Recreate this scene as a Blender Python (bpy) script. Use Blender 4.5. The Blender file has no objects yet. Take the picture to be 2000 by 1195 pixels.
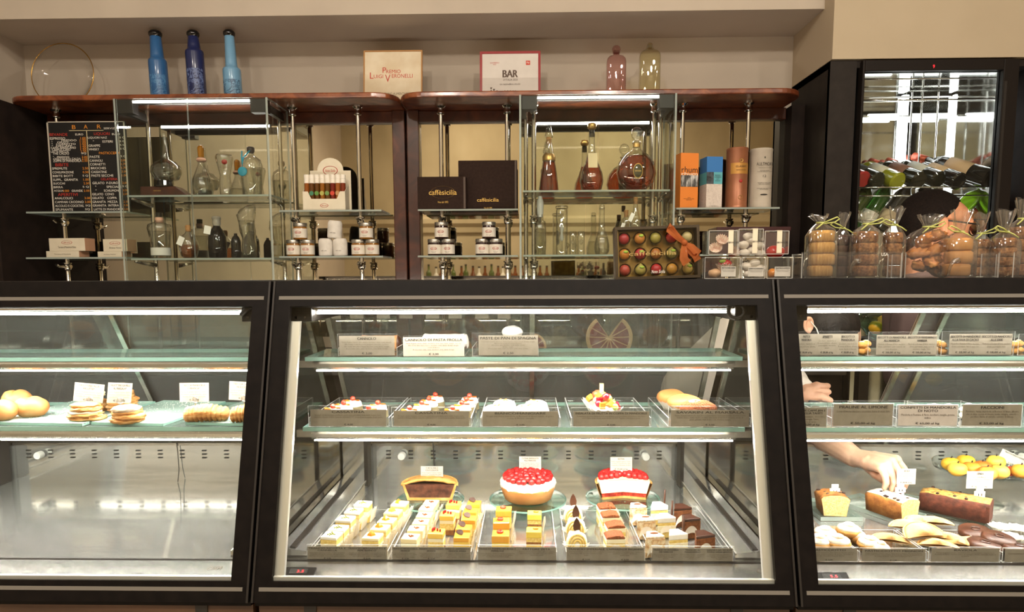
import bpy, bmesh, math, random
from mathutils import Vector, Matrix, noise, Euler

# ------------------------------------------------------------------ camera
F, CX, CY, ZC = 1280.0, 1000.0, 666.0, 1.32
PITCH, YAW, ROLL = math.radians(5.84), math.radians(1.26), math.radians(0.23)
FW = Vector((-math.sin(YAW) * math.cos(PITCH), math.cos(YAW) * math.cos(PITCH), -math.sin(PITCH)))
_rt = Vector((math.cos(YAW), math.sin(YAW), 0))
_up = _rt.cross(FW)
RT = _rt * math.cos(ROLL) - _up * math.sin(ROLL)
UP = RT.cross(FW)
EYE = Vector((0, 0, ZC))
scene = bpy.context.scene
COL = scene.collection
cam = bpy.data.cameras.new('camera')
cam.sensor_width = 36.0
cam.lens = F / 2000 * 36
cam.shift_y = (CY - 1195 / 2) / 2000
cam.clip_start = 0.02
camo = bpy.data.objects.new('camera', cam)
camo.matrix_world = Matrix(((RT.x, UP.x, -FW.x, 0), (RT.y, UP.y, -FW.y, 0), (RT.z, UP.z, -FW.z, ZC), (0, 0, 0, 1)))
COL.objects.link(camo)
scene.camera = camo

# ------------------------------------------------------------------ world, lamps of the room, exposure
w = bpy.data.worlds.new('room_air')
scene.world = w
w.use_nodes = True
w.node_tree.nodes['Background'].inputs[0].default_value = (1.0, 0.86, 0.68, 1)
w.node_tree.nodes['Background'].inputs[1].default_value = 0.10
def area(name, loc, rot, sx, sy, power, col):
    l = bpy.data.lights.new(name, 'AREA')
    l.shape = 'RECTANGLE'; l.size = sx; l.size_y = sy; l.energy = power; l.color = col
    o = bpy.data.objects.new(name, l); o.location = loc; o.rotation_euler = rot
    COL.objects.link(o)
    return o
def downlight(x, y, tilt, power, col):
    l = bpy.data.lights.new('ceiling_downlight', 'AREA'); l.shape = 'DISK'; l.size = 0.24; l.energy = power; l.color = col
    o = bpy.data.objects.new('ceiling_downlight', l); o.location = (x, y, 3.45); o.rotation_euler = (math.radians(tilt), 0, 0)
    COL.objects.link(o)
for _x, _y, _t, _p in ((1.5, 0.3, 16, 20), (-0.4, 0.3, 16, 16), (-1.9, 0.2, 16, 12), (0.9, -1.5, 42, 34), (-0.9, -1.5, 42, 30), (2.7, -0.6, 22, 18), (-0.8, -1.3, -30, 26), (1.2, -1.3, -30, 22)):
    downlight(_x, _y, _t, _p, (1.0, 0.90, 0.77))
vs = scene.view_settings
vs.view_transform = 'Standard'; vs.look = 'None'; vs.gamma = 1.0; vs.use_curve_mapping = False
vs.exposure = 0.55
scene.cycles.transparent_max_bounces = 32
scene.cycles.max_bounces = 9
scene.cycles.glossy_bounces = 5
scene.cycles.caustics_reflective = False
scene.cycles.caustics_refractive = False
scene.cycles.sample_clamp_indirect = 6.0

# ------------------------------------------------------------------ helpers: rays
def ray(x, y): return RT * ((x - CX) / F) + UP * (-(y - CY) / F) + FW
def P(x, y, Y):
    d = ray(x, y); return EYE + d * (Y / d.y)
def PZ(x, y, Z):
    d = ray(x, y); return EYE + d * ((Z - ZC) / d.z)
def PPL(x, y, p0, n):
    d = ray(x, y); return EYE + d * ((p0 - EYE).dot(n) / d.dot(n))
def pxm(Y): return Y * 1.0 / F      # about one pixel in metres at depth Y

# ------------------------------------------------------------------ helpers: materials
def lin(h):
    h = h.lstrip('#'); out = []
    for i in (0, 2, 4):
        c = int(h[i:i+2], 16) / 255
        out.append(c / 12.92 if c <= 0.04045 else ((c + 0.055) / 1.055) ** 2.4)
    return (*out, 1)
MATS = {}
def newmat(name):
    m = bpy.data.materials.new(name); m.use_nodes = True
    nt = m.node_tree
    return m, nt, nt.nodes['Principled BSDF']
def mat(name, hexc, rough=0.5, metal=0.0, emis=0.0, spec=0.5, trans=0.0, sss=0.0, coat=0.0, ior=1.45):
    if name in MATS: return MATS[name]
    m, nt, b = newmat(name)
    b.inputs['Base Color'].default_value = lin(hexc)
    b.inputs['Roughness'].default_value = rough
    b.inputs['Metallic'].default_value = metal
    b.inputs['Specular IOR Level'].default_value = spec
    b.inputs['IOR'].default_value = ior
    if trans: b.inputs['Transmission Weight'].default_value = trans
    if coat: b.inputs['Coat Weight'].default_value = coat; b.inputs['Coat Roughness'].default_value = 0.08
    if emis:
        b.inputs['Emission Color'].default_value = lin(hexc); b.inputs['Emission Strength'].default_value = emis
    MATS[name] = m
    return m
def nmat(name, stops, scale=30, detail=4, rough=0.6, metal=0.0, bump=0.0, bscale=None, stretch=(1, 1, 1), spec=0.4, coat=0.0, kind='noise', bdist=0.004, distort=0.0):
    """noise driven colour ramp in object space; stops = [(pos, hex), ...]"""
    if name in MATS: return MATS[name]
    m, nt, b = newmat(name)
    tc = nt.nodes.new('ShaderNodeTexCoord'); mp = nt.nodes.new('ShaderNodeMapping')
    mp.inputs['Scale'].default_value = stretch
    nt.links.new(tc.outputs['Object'], mp.inputs['Vector'])
    if kind == 'voronoi':
        tx = nt.nodes.new('ShaderNodeTexVoronoi'); out = tx.outputs['Distance']
    else:
        tx = nt.nodes.new('ShaderNodeTexNoise'); tx.inputs['Detail'].default_value = detail; out = tx.outputs['Fac']
        tx.inputs['Distortion'].default_value = distort
    tx.inputs['Scale'].default_value = scale
    nt.links.new(mp.outputs[0], tx.inputs['Vector'])
    r = nt.nodes.new('ShaderNodeValToRGB')
    e = r.color_ramp.elements
    e[0].position, e[0].color = stops[0][0], lin(stops[0][1])
    e[1].position, e[1].color = stops[-1][0], lin(stops[-1][1])
    for p, c in stops[1:-1]:
        k = e.new(p); k.color = lin(c)
    nt.links.new(out, r.inputs[0]); nt.links.new(r.outputs[0], b.inputs['Base Color'])
    b.inputs['Roughness'].default_value = rough; b.inputs['Metallic'].default_value = metal
    b.inputs['Specular IOR Level'].default_value = spec
    if coat: b.inputs['Coat Weight'].default_value = coat; b.inputs['Coat Roughness'].default_value = 0.1
    if bump:
        t2 = nt.nodes.new('ShaderNodeTexNoise'); t2.inputs['Scale'].default_value = bscale or scale * 2; t2.inputs['Detail'].default_value = 5
        nt.links.new(mp.outputs[0], t2.inputs['Vector'])
        bp = nt.nodes.new('ShaderNodeBump'); bp.inputs['Strength'].default_value = bump; bp.inputs['Distance'].default_value = bdist
        nt.links.new(t2.outputs['Fac'], bp.inputs['Height']); nt.links.new(bp.outputs[0], b.inputs['Normal'])
    MATS[name] = m
    return m
def glass(name, tint='#ffffff', refl=1.0, f0=0.04, power=5.0, rough=0.0, haze=0.0, hazecol='#ffffff'):
    """thin clear glass: transparency tinted by colour, mirror share rising towards grazing"""
    if name in MATS: return MATS[name]
    m = bpy.data.materials.new(name); m.use_nodes = True
    nt = m.node_tree; nt.nodes.clear()
    o = nt.nodes.new('ShaderNodeOutputMaterial'); mix = nt.nodes.new('ShaderNodeMixShader')
    tr = nt.nodes.new('ShaderNodeBsdfTransparent'); tr.inputs[0].default_value = lin(tint)
    gl = nt.nodes.new('ShaderNodeBsdfGlossy'); gl.inputs['Roughness'].default_value = rough
    lw = nt.nodes.new('ShaderNodeLayerWeight'); lw.inputs[0].default_value = 0.5
    pw = nt.nodes.new('ShaderNodeMath'); pw.operation = 'POWER'; pw.inputs[1].default_value = power
    ma = nt.nodes.new('ShaderNodeMath'); ma.operation = 'MULTIPLY_ADD'; ma.inputs[1].default_value = (1 - f0) * refl; ma.inputs[2].default_value = f0 * refl
    ma.use_clamp = True
    nt.links.new(lw.outputs['Facing'], pw.inputs[0]); nt.links.new(pw.outputs[0], ma.inputs[0]); nt.links.new(ma.outputs[0], mix.inputs[0])
    nt.links.new(tr.outputs[0], mix.inputs[1]); nt.links.new(gl.outputs[0], mix.inputs[2])
    last = mix
    if haze:
        df = nt.nodes.new('ShaderNodeBsdfDiffuse'); df.inputs[0].default_value = lin(hazecol)
        m2 = nt.nodes.new('ShaderNodeMixShader'); m2.inputs[0].default_value = haze
        nt.links.new(mix.outputs[0], m2.inputs[1]); nt.links.new(df.outputs[0], m2.inputs[2]); last = m2
    nt.links.new(last.outputs[0], o.inputs[0])
    MATS[name] = m
    return m

# ------------------------------------------------------------------ helpers: objects
WL = {}          # world offset of every unrotated object that may carry parts
def wl(o): return WL.get(o.name, Vector((0, 0, 0))) if o else Vector((0, 0, 0))
def tag(o, label, cat, group=None, kind=None):
    if label: o['label'] = label
    if cat: o['category'] = cat
    if group: o['group'] = group
    if kind: o['kind'] = kind
    return o
def thing(name, label, cat, loc=(0, 0, 0), group=None, rot=None):
    o = bpy.data.objects.new(name, None); o.empty_display_size = 0.02
    COL.objects.link(o); o.location = loc; WL[o.name] = Vector(loc)
    if rot: o.rotation_euler = rot
    return tag(o, label, cat, group)
def copy_tree(o, loc=None, rot=None, label=None, parent=None, scale=None):
    c = o.copy(); COL.objects.link(c)
    if parent is not None: c.parent = parent
    if loc is not None: c.location = loc
    if rot is not None: c.rotation_euler = rot
    if scale is not None: c.scale = scale
    if label: c['label'] = label
    for ch in [x for x in ALLCH.get(o.name, [])]:
        copy_tree(ch, parent=c)
    return c
ALLCH = {}
def setparent(o, p):
    o.parent = p; ALLCH.setdefault(p.name, []).append(o)

class MB:
    def __init__(s): s.v = []; s.f = []; s.m = []; s.cur = 0; s.M = None
    def add(s, vs, fs, mi=None):
        b = len(s.v)
        if s.M is not None: vs = [s.M @ Vector(v) for v in vs]
        s.v += [tuple(v) for v in vs]; s.f += [tuple(b + i for i in f) for f in fs]
        s.m += [s.cur if mi is None else mi] * len(fs)
        return s
    def box(s, a, b, mi=None):
        x0, y0, z0 = a; x1, y1, z1 = b
        return s.add([(x0,y0,z0),(x1,y0,z0),(x1,y1,z0),(x0,y1,z0),(x0,y0,z1),(x1,y0,z1),(x1,y1,z1),(x0,y1,z1)],
                     [(0,3,2,1),(4,5,6,7),(0,1,5,4),(1,2,6,5),(2,3,7,6),(3,0,4,7)], mi)
    def cbox(s, c, d, mi=None): return s.box([c[i]-d[i]/2 for i in range(3)], [c[i]+d[i]/2 for i in range(3)], mi)
    def hexa(s, q0, q1, mi=None):
        """solid between two quads"""
        return s.add(list(q0) + list(q1), [(3,2,1,0),(4,5,6,7),(0,1,5,4),(1,2,6,5),(2,3,7,6),(3,0,4,7)], mi)
    def lathe(s, prof, c=(0,0,0), seg=24, mi=None, a0=0.0, a1=None, sx=1.0, sy=1.0):
        full = a1 is None
        n = seg if full else seg + 1
        span = 2*math.pi if full else (a1 - a0)
        vs = []
        for (r, z) in prof:
            for i in range(n):
                a = a0 + span * i / seg
                vs.append((c[0]+r*sx*math.cos(a), c[1]+r*sy*math.sin(a), c[2]+z))
        fs = []
        for k in range(len(prof)-1):
            for i in range(seg):
                j = (i+1) % n if full else i+1
                fs.append((k*n+i, k*n+j, (k+1)*n+j, (k+1)*n+i))
        if full:
            if prof[0][0] > 1e-6: fs.append(tuple(reversed(range(n))))
            if prof[-1][0] > 1e-6: fs.append(tuple((len(prof)-1)*n+i for i in range(n)))
        return s.add(vs, fs, mi)
    def cyl(s, c, r, h, seg=20, mi=None, r2=None): return s.lathe([(r,0),(r if r2 is None else r2,h)], c, seg, mi)
    def tube(s, pts, r, seg=8, mi=None, cap=True):
        pts = [Vector(p) for p in pts]; n = len(pts)
        rs = r if isinstance(r, (list, tuple)) else [r]*n
        vs = []; prev = None
        for i, p in enumerate(pts):
            t = (pts[min(i+1,n-1)] - pts[max(i-1,0)]).normalized()
            if prev is None:
                a = Vector((0,0,1)) if abs(t.z) < 0.9 else Vector((1,0,0))
                u = t.cross(a).normalized()
            else:
                u = (prev - t*prev.dot(t)).normalized()
            prev = u; v = t.cross(u)
            for k in range(seg):
                a = 2*math.pi*k/seg
                vs.append(p + (u*math.cos(a)+v*math.sin(a))*rs[i])
        fs = []
        for i in range(n-1):
            for k in range(seg):
                k2 = (k+1) % seg
                fs.append((i*seg+k, i*seg+k2, (i+1)*seg+k2, (i+1)*seg+k))
        if cap: fs.append(tuple(reversed(range(seg)))); fs.append(tuple((n-1)*seg+k for k in range(seg)))
        return s.add(vs, fs, mi)
    def ring(s, c, R, r, n=28, seg=6, axis='z', mi=None, sx=1.0, sy=1.0):
        pts = []
        vs = []; fs = []
        for i in range(n):
            a = 2*math.pi*i/n
            for k in range(seg):
                b = 2*math.pi*k/seg
                q = ((R+r*math.cos(b))*math.cos(a)*sx, (R+r*math.cos(b))*math.sin(a)*sy, r*math.sin(b))
                if axis == 'y': q = (q[0], q[2], q[1])
                elif axis == 'x': q = (q[2], q[0], q[1])
                vs.append((c[0]+q[0], c[1]+q[1], c[2]+q[2]))
        for i in range(n):
            for k in range(seg):
                i2 = (i+1) % n; k2 = (k+1) % seg
                fs.append((i*seg+k, i2*seg+k, i2*seg+k2, i*seg+k2))
        return s.add(vs, fs, mi)
    def prism(s, poly, axis, t0, t1, mi=None):
        """poly: 2-d points; axis 'x': (y,z) points, 'y': (x,z), 'z': (x,y)"""
        def at(p, t):
            return {'x': (t, p[0], p[1]), 'y': (p[0], t, p[1]), 'z': (p[0], p[1], t)}[axis]
        n = len(poly)
        vs = [at(p, t0) for p in poly] + [at(p, t1) for p in poly]
        fs = [tuple(reversed(range(n))), tuple(range(n, 2*n))] + [(i, (i+1) % n, n+(i+1) % n, n+i) for i in range(n)]
        return s.add(vs, fs, mi)
    def sphere(s, c, r, seg=16, rings=10, fn=None, mi=None, z0=-1.0):
        rx, ry, rz = r if isinstance(r, (tuple, list)) else (r, r, r)
        vs = []
        for j in range(rings+1):
            th = math.pi*j/rings
            for i in range(seg):
                a = 2*math.pi*i/seg
                d = Vector((math.sin(th)*math.cos(a), math.sin(th)*math.sin(a), -math.cos(th)))
                k = fn(d) if fn else 1.0
                vs.append((c[0]+rx*d.x*k, c[1]+ry*d.y*k, c[2]+rz*max(d.z*k, z0)))
        fs = []
        for j in range(rings):
            for i in range(seg):
                i2 = (i+1) % seg
                fs.append((j*seg+i, j*seg+i2, (j+1)*seg+i2, (j+1)*seg+i))
        return s.add(vs, fs, mi)
    def mesh(s, name, mats, smooth):
        me = bpy.data.meshes.new(name)
        me.from_pydata(s.v, [], s.f)
        for m in mats: me.materials.append(m)
        if len(mats) > 1:
            me.polygons.foreach_set('material_index', s.m)
        bm = bmesh.new(); bm.from_mesh(me)
        bmesh.ops.remove_doubles(bm, verts=bm.verts, dist=1e-6)
        bmesh.ops.recalc_face_normals(bm, faces=bm.faces)
        bm.to_mesh(me); bm.free()
        if smooth: me.polygons.foreach_set('use_smooth', [True]*len(me.polygons))
        return me
    def build(s, name, m, parent=None, smooth=False, local=False, bevel=0.0, seg=2, label=None):
        mats = m if isinstance(m, (list, tuple)) else [m]
        o = bpy.data.objects.new(name, s.mesh(name, mats, smooth))
        COL.objects.link(o)
        if parent is not None:
            setparent(o, parent)
            if not local: o.location = -wl(parent); WL[o.name] = Vector((0, 0, 0))
            else: WL[o.name] = wl(parent)
        if bevel:
            b = o.modifiers.new('edge', 'BEVEL'); b.width = bevel; b.segments = seg; b.limit_method = 'ANGLE'; b.angle_limit = math.radians(40)
        if smooth == 'auto':
            pass
        if label: o['label'] = label
        return o
def struct(name, mb, m, parent=None, **k):
    o = mb.build(name, m, parent, **k)
    if parent is None: o['kind'] = 'structure'
    return o
def smooth_by_angle(o, deg=40):
    me = o.data
    me.polygons.foreach_set('use_smooth', [True]*len(me.polygons))
    try: me.set_sharp_from_angle(angle=math.radians(deg))
    except Exception: pass
    return o

# ------------------------------------------------------------------ helpers: lettering, sized to fit once everything is linked
FITS = []; BOLD = {}
def letters(body, parent, m, cx, cz, wd, ht, y=0.0, bold=0.0, align='CENTER', name='lettering', space=1.0, rot=(math.pi/2, 0, 0), shear=0.0, line=1.0):
    """lettering in the local x-z plane of parent, filling the box wd x ht about (cx, cz)"""
    c = bpy.data.curves.new(name, 'FONT')
    c.body = body; c.size = ht; c.align_x = align; c.resolution_u = 3 if len(body) < 40 else 1;  c.space_character = space; c.shear = shear
    c.space_line = line
    c.materials.append(m)
    o = bpy.data.objects.new(name, c); COL.objects.link(o)
    setparent(o, parent); o.rotation_euler = rot
    FITS.append((o, cx, y, cz, wd, ht))
    if bold: BOLD[o.name] = bold
    return o
def fit_letters():
    bpy.context.view_layer.update()
    dg = bpy.context.evaluated_depsgraph_get()
    done = []
    for o, cx, y, cz, wd, ht in FITS:
        me = bpy.data.meshes.new_from_object(o.evaluated_get(dg))
        if len(me.vertices) == 0: continue
        xs = [v.co.x for v in me.vertices]; ys = [v.co.y for v in me.vertices]
        x0, x1, y0, y1 = min(xs), max(xs), min(ys), max(ys)
        if x1-x0 < 1e-6 or y1-y0 < 1e-6: continue
        sx, sy = wd/(x1-x0), ht/(y1-y0)
        me.transform(Matrix.Translation((cx, y, cz)) @ o.rotation_euler.to_matrix().to_4x4() @ Matrix.Diagonal((sx, sy, 1, 1)) @ Matrix.Translation((-(x0+x1)/2, -(y0+y1)/2, 0)))
        if o.name in BOLD:          # heavier strokes: the same print laid down again a hair to the side
            bm = bmesh.new(); bm.from_mesh(me)
            dx = BOLD[o.name]*ht
            me.transform(Matrix.Translation((dx, -.00006, 0))); bm.from_mesh(me)
            me.transform(Matrix.Translation((-2*dx, .00003, 0))); bm.from_mesh(me)
            bm.to_mesh(me); bm.free()
        done.append((o, me))
    for o, me in done:
        nm, par = o.name, o.parent
        bpy.data.objects.remove(o)
        n = bpy.data.objects.new(nm, me); COL.objects.link(n); n.parent = par

# ------------------------------------------------------------------ shared materials
M_PANE = glass('clear_glass', '#fafdfb', 1.0, 0.014, 5)
M_CLEAR = glass('plain_clear', '#ffffff', 1.0, 0.015, 5)
M_SHELFG = glass('shelf_glass', '#f1f8f5', 1.0, 0.04, 5, haze=.05, hazecol='#cfe6de')
M_HAZED = glass('hazed_tray', '#e3f3ee', 1.0, 0.05, 4, haze=.30, hazecol='#cfe6df')  # pale haze mixed in stands for the bright reflection on the glass
M_PANE_FRONT = glass('front_glass', '#fbfcfa', 1.0, 0.02, 5)
M_ACR = glass('clear_acrylic', '#fdfdfd', 1.0, 0.03, 3.5, haze=0.012)
M_EDGE = mat('glass_edge_teal', '#a9d8cc', 0.15, 0.0, trans=0.35, coat=0.6)
M_EDGEP = mat('glass_edge_pale', '#c3d0c8', 0.12, 0.0, trans=0.5, coat=0.6)
M_ACREDGE = glass('acrylic_edge', '#ffffff', 1.0, 0.06, 3, haze=.38, hazecol='#f2f2ec')
M_CHROME = mat('chrome', '#d8d5cf', 0.10, 1.0)
M_STEEL = nmat('polished_steel', [(0.3, '#cfcfcc'), (0.7, '#e2e2df')], scale=6, detail=5, rough=0.09, metal=.86, bump=0.02, bscale=4, stretch=(1, 6, 6), bdist=0.01)
M_STEELB = nmat('brushed_steel', [(0.3, '#d2d2cf'), (0.7, '#e6e6e3')], scale=8, detail=5, rough=0.09, metal=.84, stretch=(.5, 6, 6))
M_BLACK = nmat('black_enamel', [(0.35, '#0e0b0a'), (0.7, '#15110f')], scale=40, rough=0.45, spec=0.10)
M_DARK = mat('dark_metal', '#26221f', 0.45, 0.2)
M_BACKDARK = nmat('dark_laminate', [(0.3, '#1c1714'), (0.7, '#28221e')], scale=12, rough=0.6, spec=.15)
M_LED = mat('led_tube', '#fff8f0', 0.5, emis=150.0)
M_LEDT = mat('led_top_tube', '#fff8f0', 0.5, emis=46.0)
M_LEDV = mat('led_bar', '#fff6ec', 0.5, emis=34.0)
M_TXT = mat('print_black', '#2b2723', 0.8)
M_TXT2 = mat('print_brown', '#574b3d', 0.8)
M_TXTW = mat('print_white', '#e8e2d6', 0.8)
M_TXTR = mat('print_red', '#b5382c', 0.8)
M_TXTO = mat('print_orange', '#d98a2b', 0.8)
M_GOLD = mat('gold_print', '#c9a356', 0.4, 0.6)
M_CARD = nmat('grey_card', [(0.3, '#7f786b'), (0.7, '#898275')], scale=60, rough=0.8)
M_CARDW = nmat('white_card', [(0.3, '#b8b3a8'), (0.7, '#c2bdb2')], scale=60, rough=0.8)
M_WHITE = mat('white_paper', '#efebe3', 0.8)
# ================================================================== the room
M_WALL = nmat('plaster_cream', [(0.3, '#b3a798'), (0.7, '#bdb1a1')], scale=3, rough=0.9, bump=0.12, bscale=140, bdist=0.002)
M_WALLW = nmat('plaster_warm', [(0.3, '#b0a188'), (0.7, '#b9aa92')], scale=2, rough=0.9, bump=0.12, bscale=140, bdist=0.002)
M_WALLO = nmat('plaster_aged', [(0.25, '#a89a7c'), (0.55, '#bcae8f'), (0.8, '#cabd9f')], scale=2.2, detail=8, rough=0.9, stretch=(1, 1, .5))
M_FLOOR = nmat('stone_floor', [(0.3, '#cbbfae'), (0.7, '#d8cdbc')], scale=4, rough=0.4)
ROOM_L, ROOM_R, ROOM_F, ROOM_B, ROOM_H = -2.56, 4.0, -2.6, 3.42, 3.6
XW = P(1622, 120, 3.0).x          # the plane of the niche's end wall
ZS = 2.488                       # soffit of the niche
struct('floor', MB().box((ROOM_L-.1, ROOM_F-.1, -.1), (ROOM_R+.1, ROOM_B+.1, 0)), M_FLOOR)
struct('ceiling', MB().box((ROOM_L-.1, ROOM_F-.1, ROOM_H), (ROOM_R+.1, ROOM_B+.1, ROOM_H+.1)), M_WALL)
struct('wall_back', MB().box((ROOM_L-.1, ROOM_B, 0), (XW, ROOM_B+.1, ROOM_H)), M_WALL)
struct('trim_1', MB().box((ROOM_L, 3.08, ZS), (XW, ROOM_B, ROOM_H)), M_WALL)          # bulkhead over the niche
struct('wall_left', MB().box((ROOM_L-.1, ROOM_F, 0), (ROOM_L, ROOM_B, ROOM_H)), M_WALL)
struct('wall_right', MB().box((ROOM_R, ROOM_F, 0), (ROOM_R+.1, ROOM_B, ROOM_H)), M_WALLW)
struct('wall_back_right', MB().box((XW, 2.985, P(1800, 117, 3.0).z+.003), (ROOM_R, ROOM_B+.1, ROOM_H)), M_WALLW)
o = struct('wall_front', MB().box((ROOM_L-.1, ROOM_F-.1, 0), (ROOM_R+.1, ROOM_F, ROOM_H)), M_WALLO)
mb = MB().prism([(ROOM_F, 2.12), (ROOM_F+.05, 2.12), (ROOM_F+.09, 2.08), (ROOM_F+.09, 2.02), (ROOM_F+.05, 1.97), (ROOM_F+.04, 1.9), (ROOM_F, 1.88)], 'x', ROOM_L, ROOM_R)
struct('trim_2', mb, M_WALLO)

# ================================================================== back bar: two wooden units with mirror
M_WOOD = nmat('burl_wood', [(0.2, '#3d1b10'), (0.45, '#69341d'), (0.62, '#8c4f2d'), (0.8, '#502616')], scale=7, detail=9, rough=0.28, stretch=(1, 1.4, 1.4), coat=0.3, distort=1.6)
M_WOODF = nmat('burl_wood_dark', [(0.25, '#2f160e'), (0.55, '#4a2416'), (0.8, '#63331f')], scale=9, detail=9, rough=0.35, coat=0.2, distort=1.2)
M_MIRROR = nmat('aged_mirror', [(0.0, '#b9b09c'), (0.6, '#cfc6b2'), (1.0, '#d8d0be')], scale=3, rough=0.02, metal=1.0)
YF, YH, YM = 3.05, 3.30, 3.325      # slab front, header face, mirror face
ZU, ZT = 2.118, 2.143              # slab under and upper face
M_BACKM = nmat('dark_matt_panel', [(0.3, '#1c1512'), (0.7, '#2a201b')], scale=12, rough=.8, spec=.15)
def round_slab(x0, x1, r, z0, z1):
    poly = [(x0, YM+.09), (x0, YF+r)]
    for k in range(9):
        a = math.pi + math.pi/2*k/8
        poly.append((x0+r+r*math.cos(a), YF+r+r*math.sin(a)))
    for k in range(9):
        a = -math.pi/2 + math.pi/2*k/8
        poly.append((x1-r+r*math.cos(a), YF+r+r*math.sin(a)))
    poly += [(x1, YM+.09)]
    return MB().prism(poly, 'z', z0, z1)
def glass_pane(parent, a, b, name='pane', thin=None, edge=None):
    """box pane between corners a and b: clear faces across the thin axis, tinted edges"""
    d = [abs(b[i]-a[i]) for i in range(3)]; ax = d.index(min(d))
    m = MB().box(a, b)
    fax = [2, 2, 1, 0, 1, 0]
    m.m = [0 if fax[i] == ax else 1 for i in range(6)]
    return m.build(name, [thin or M_PANE, edge or M_EDGEP], parent)
def unit(x0, x1, label, stile_left, stile_right, xm=None):
    xm = xm or x1-.02
    t = thing('back_bar_unit', label, 'bar shelving', ((x0+x1)/2, YM, 0.95), 'burl wood back bar units')
    round_slab(x0, x1, .11, ZU, ZT).build('top_board', M_WOOD, t, bevel=.006)
    MB().box((x0+.03, YH, 2.062), (min(xm-.01, x1+.05), YM+.02, ZU)).build('header_board', M_WOODF, t, bevel=.004)
    MB().box((x0+.02, YM, 0.95), (xm, YM+.012, 2.07)).build('mirror', M_MIRROR, t)
    for (a, b, ya) in (stile_left, stile_right):
        MB().box((a, ya, 0.95), (b, YM+.03, ZU)).build('stile', M_WOODF if ya > 3.26 else M_BACKM, t, bevel=.004)
    return t
u1 = unit(-2.41, -.590, 'dark burl wood back bar unit with mirror behind the price board', (-2.46, -2.385, 2.95), (-.655, -.594, 3.28))
u2 = unit(-.584, 1.255, 'dark burl wood back bar unit with mirror behind the brown gift boxes', (-.584, -.525, 3.28), (1.268, 1.338, 3.25), 1.272)

def post(parent, px, Y=3.2, clamps=(1.60, 1.385)):
    x = P(px, 380, Y).x
    m = MB().cyl((x, Y, .95), .0105, ZU-.95, 14)
    o = m.build('post', M_CHROME, parent, smooth=False); smooth_by_angle(o)
    f = MB().lathe([(.024, 0), (.024, -.006), (.015, -.014), (.015, -.03), (.018, -.034), (.018, -.04), (.0105, -.044)], (x, Y, ZU), 16)
    smooth_by_angle(f.build('flange', M_CHROME, o))
    for z in clamps:
        k = MB().lathe([(.0105, -.035), (.017, -.03), (.019, -.015), (.015, -.004), (.021, 0), (.021, .004), (.0105, .006)], (x, Y, z-.006), 16)
        k.tube([(x, Y-.015, z-.02), (x, Y-.055, z-.022), (x, Y-.075, z-.012)], [.009, .007, .006], 8)
        k.tube([(x, Y, z-.02), (x+.02, Y, z-.02)], [.012, .010], 8)
        smooth_by_angle(k.build('clamp', M_CHROME, o))
SH_A, SH_B = 1.622, 1.408
def shelf(parent, px0, px1, z, yf=3.09, yb=3.29, pyref=405):
    xa, xb = P(px0, pyref, yf).x, P(px1, pyref, yf).x
    return glass_pane(parent, (xa, yf, z-.008), (xb, yb, z), 'glass_shelf')
for px in (121, 577, 703): post(u1, px)
for px in (863, 991, 1043, 1275, 1330, 1457): post(u2, px)
shelf(u1, 50, 246, SH_A); shelf(u1, 50, 246, SH_B, pyref=498)
shelf(u1, 545, 745, SH_A); shelf(u1, 545, 748, SH_B, pyref=498)
shelf(u2, 816, 1012, SH_A); shelf(u2, 816, 1012, SH_B, pyref=498)
shelf(u2, 1321, 1523, SH_A)

# ---- two glass vitrines
def vitrine(pl, pr, plb, prb, label, split, led0, led1, zsh):
    yf, yb = 3.02, 3.27
    xl, xr = P(pl, 190, yf).x, P(pr, 190, yf).x
    t = thing('glass_vitrine', label, 'display cabinet', ((xl+xr)/2, yf, .95), 'lit glass vitrines of the back bar')
    zt = ZU-.004
    xs = P(split, 300, yf).x
    g = .006
    for a, b in ((xl+.012, xs-.002), (xs+.002, xr-.012)):
        glass_pane(t, (a, yf-.004, .95), (b, yf+.002, zt), 'door_pane')
    glass_pane(t, (xl, yf-.006, .95), (xl+g+.003, yb, zt), 'side_pane')
    glass_pane(t, (xr-g-.003, yf-.006, .95), (xr, yb, zt), 'side_pane')
    for z in zsh:
        glass_pane(t, (xl+.015, yf+.03, z-.008), (xr-.015, yb, z), 'glass_shelf')
    a, b = P(led0, 190, yf).x, P(led1, 190, yf).x
    for yy, dz in ((yf+.012, 0), (yb-.012, .062)):
        zl = zt-dz
        h = MB().box((a, yy-.008, zl-.022), (b, yy+.012, zl-.002)).build('light_housing', M_DARK, t)
        MB().box((a+.002, yy-.010, zl-.017), (b-.002, yy+.004, zl-.007)).build('led_strip', M_LEDV, h)
    for s0, s1 in ((xl+.010, a), (b, xr-.010)):
        MB().box((s0, yf+.004, zt-.062), (s1, yf+.05, zt-.001)).build('bracket', M_DARK, t, bevel=.002)
        MB().box((s0 if s0 < a else s1-.02, yf+.05, zt-.055), (s0+.02 if s0 < a else s1, yb-.03, zt-.02)).build('rail', M_DARK, t)
    for xx in (xl+.03, xr-.03):
        for z in zsh: MB().tube([(xx, yf+.04, z-.015), (xx, yb-.05, z-.03)], [.006, .012], 8).build('shelf_bracket', M_CHROME, t, smooth=True)
        smooth_by_angle(MB().cyl((xx, yb-.04, .95), .010, zt-.95, 14).build('post', M_CHROME, t))
    return t, xl, xr
VZ = (1.690, 1.400)
v1, v1l, v1r = vitrine(222, 523, 0, 0, 'lit glass vitrine with clear grappa decanters beside the price board', 371, 257, 487, VZ)
v2, v2l, v2r = vitrine(1014, 1322, 0, 0, 'lit glass vitrine with amber cognac decanters beside the orange box', 1168, 1049, 1288, (1.700, 1.408))

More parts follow.
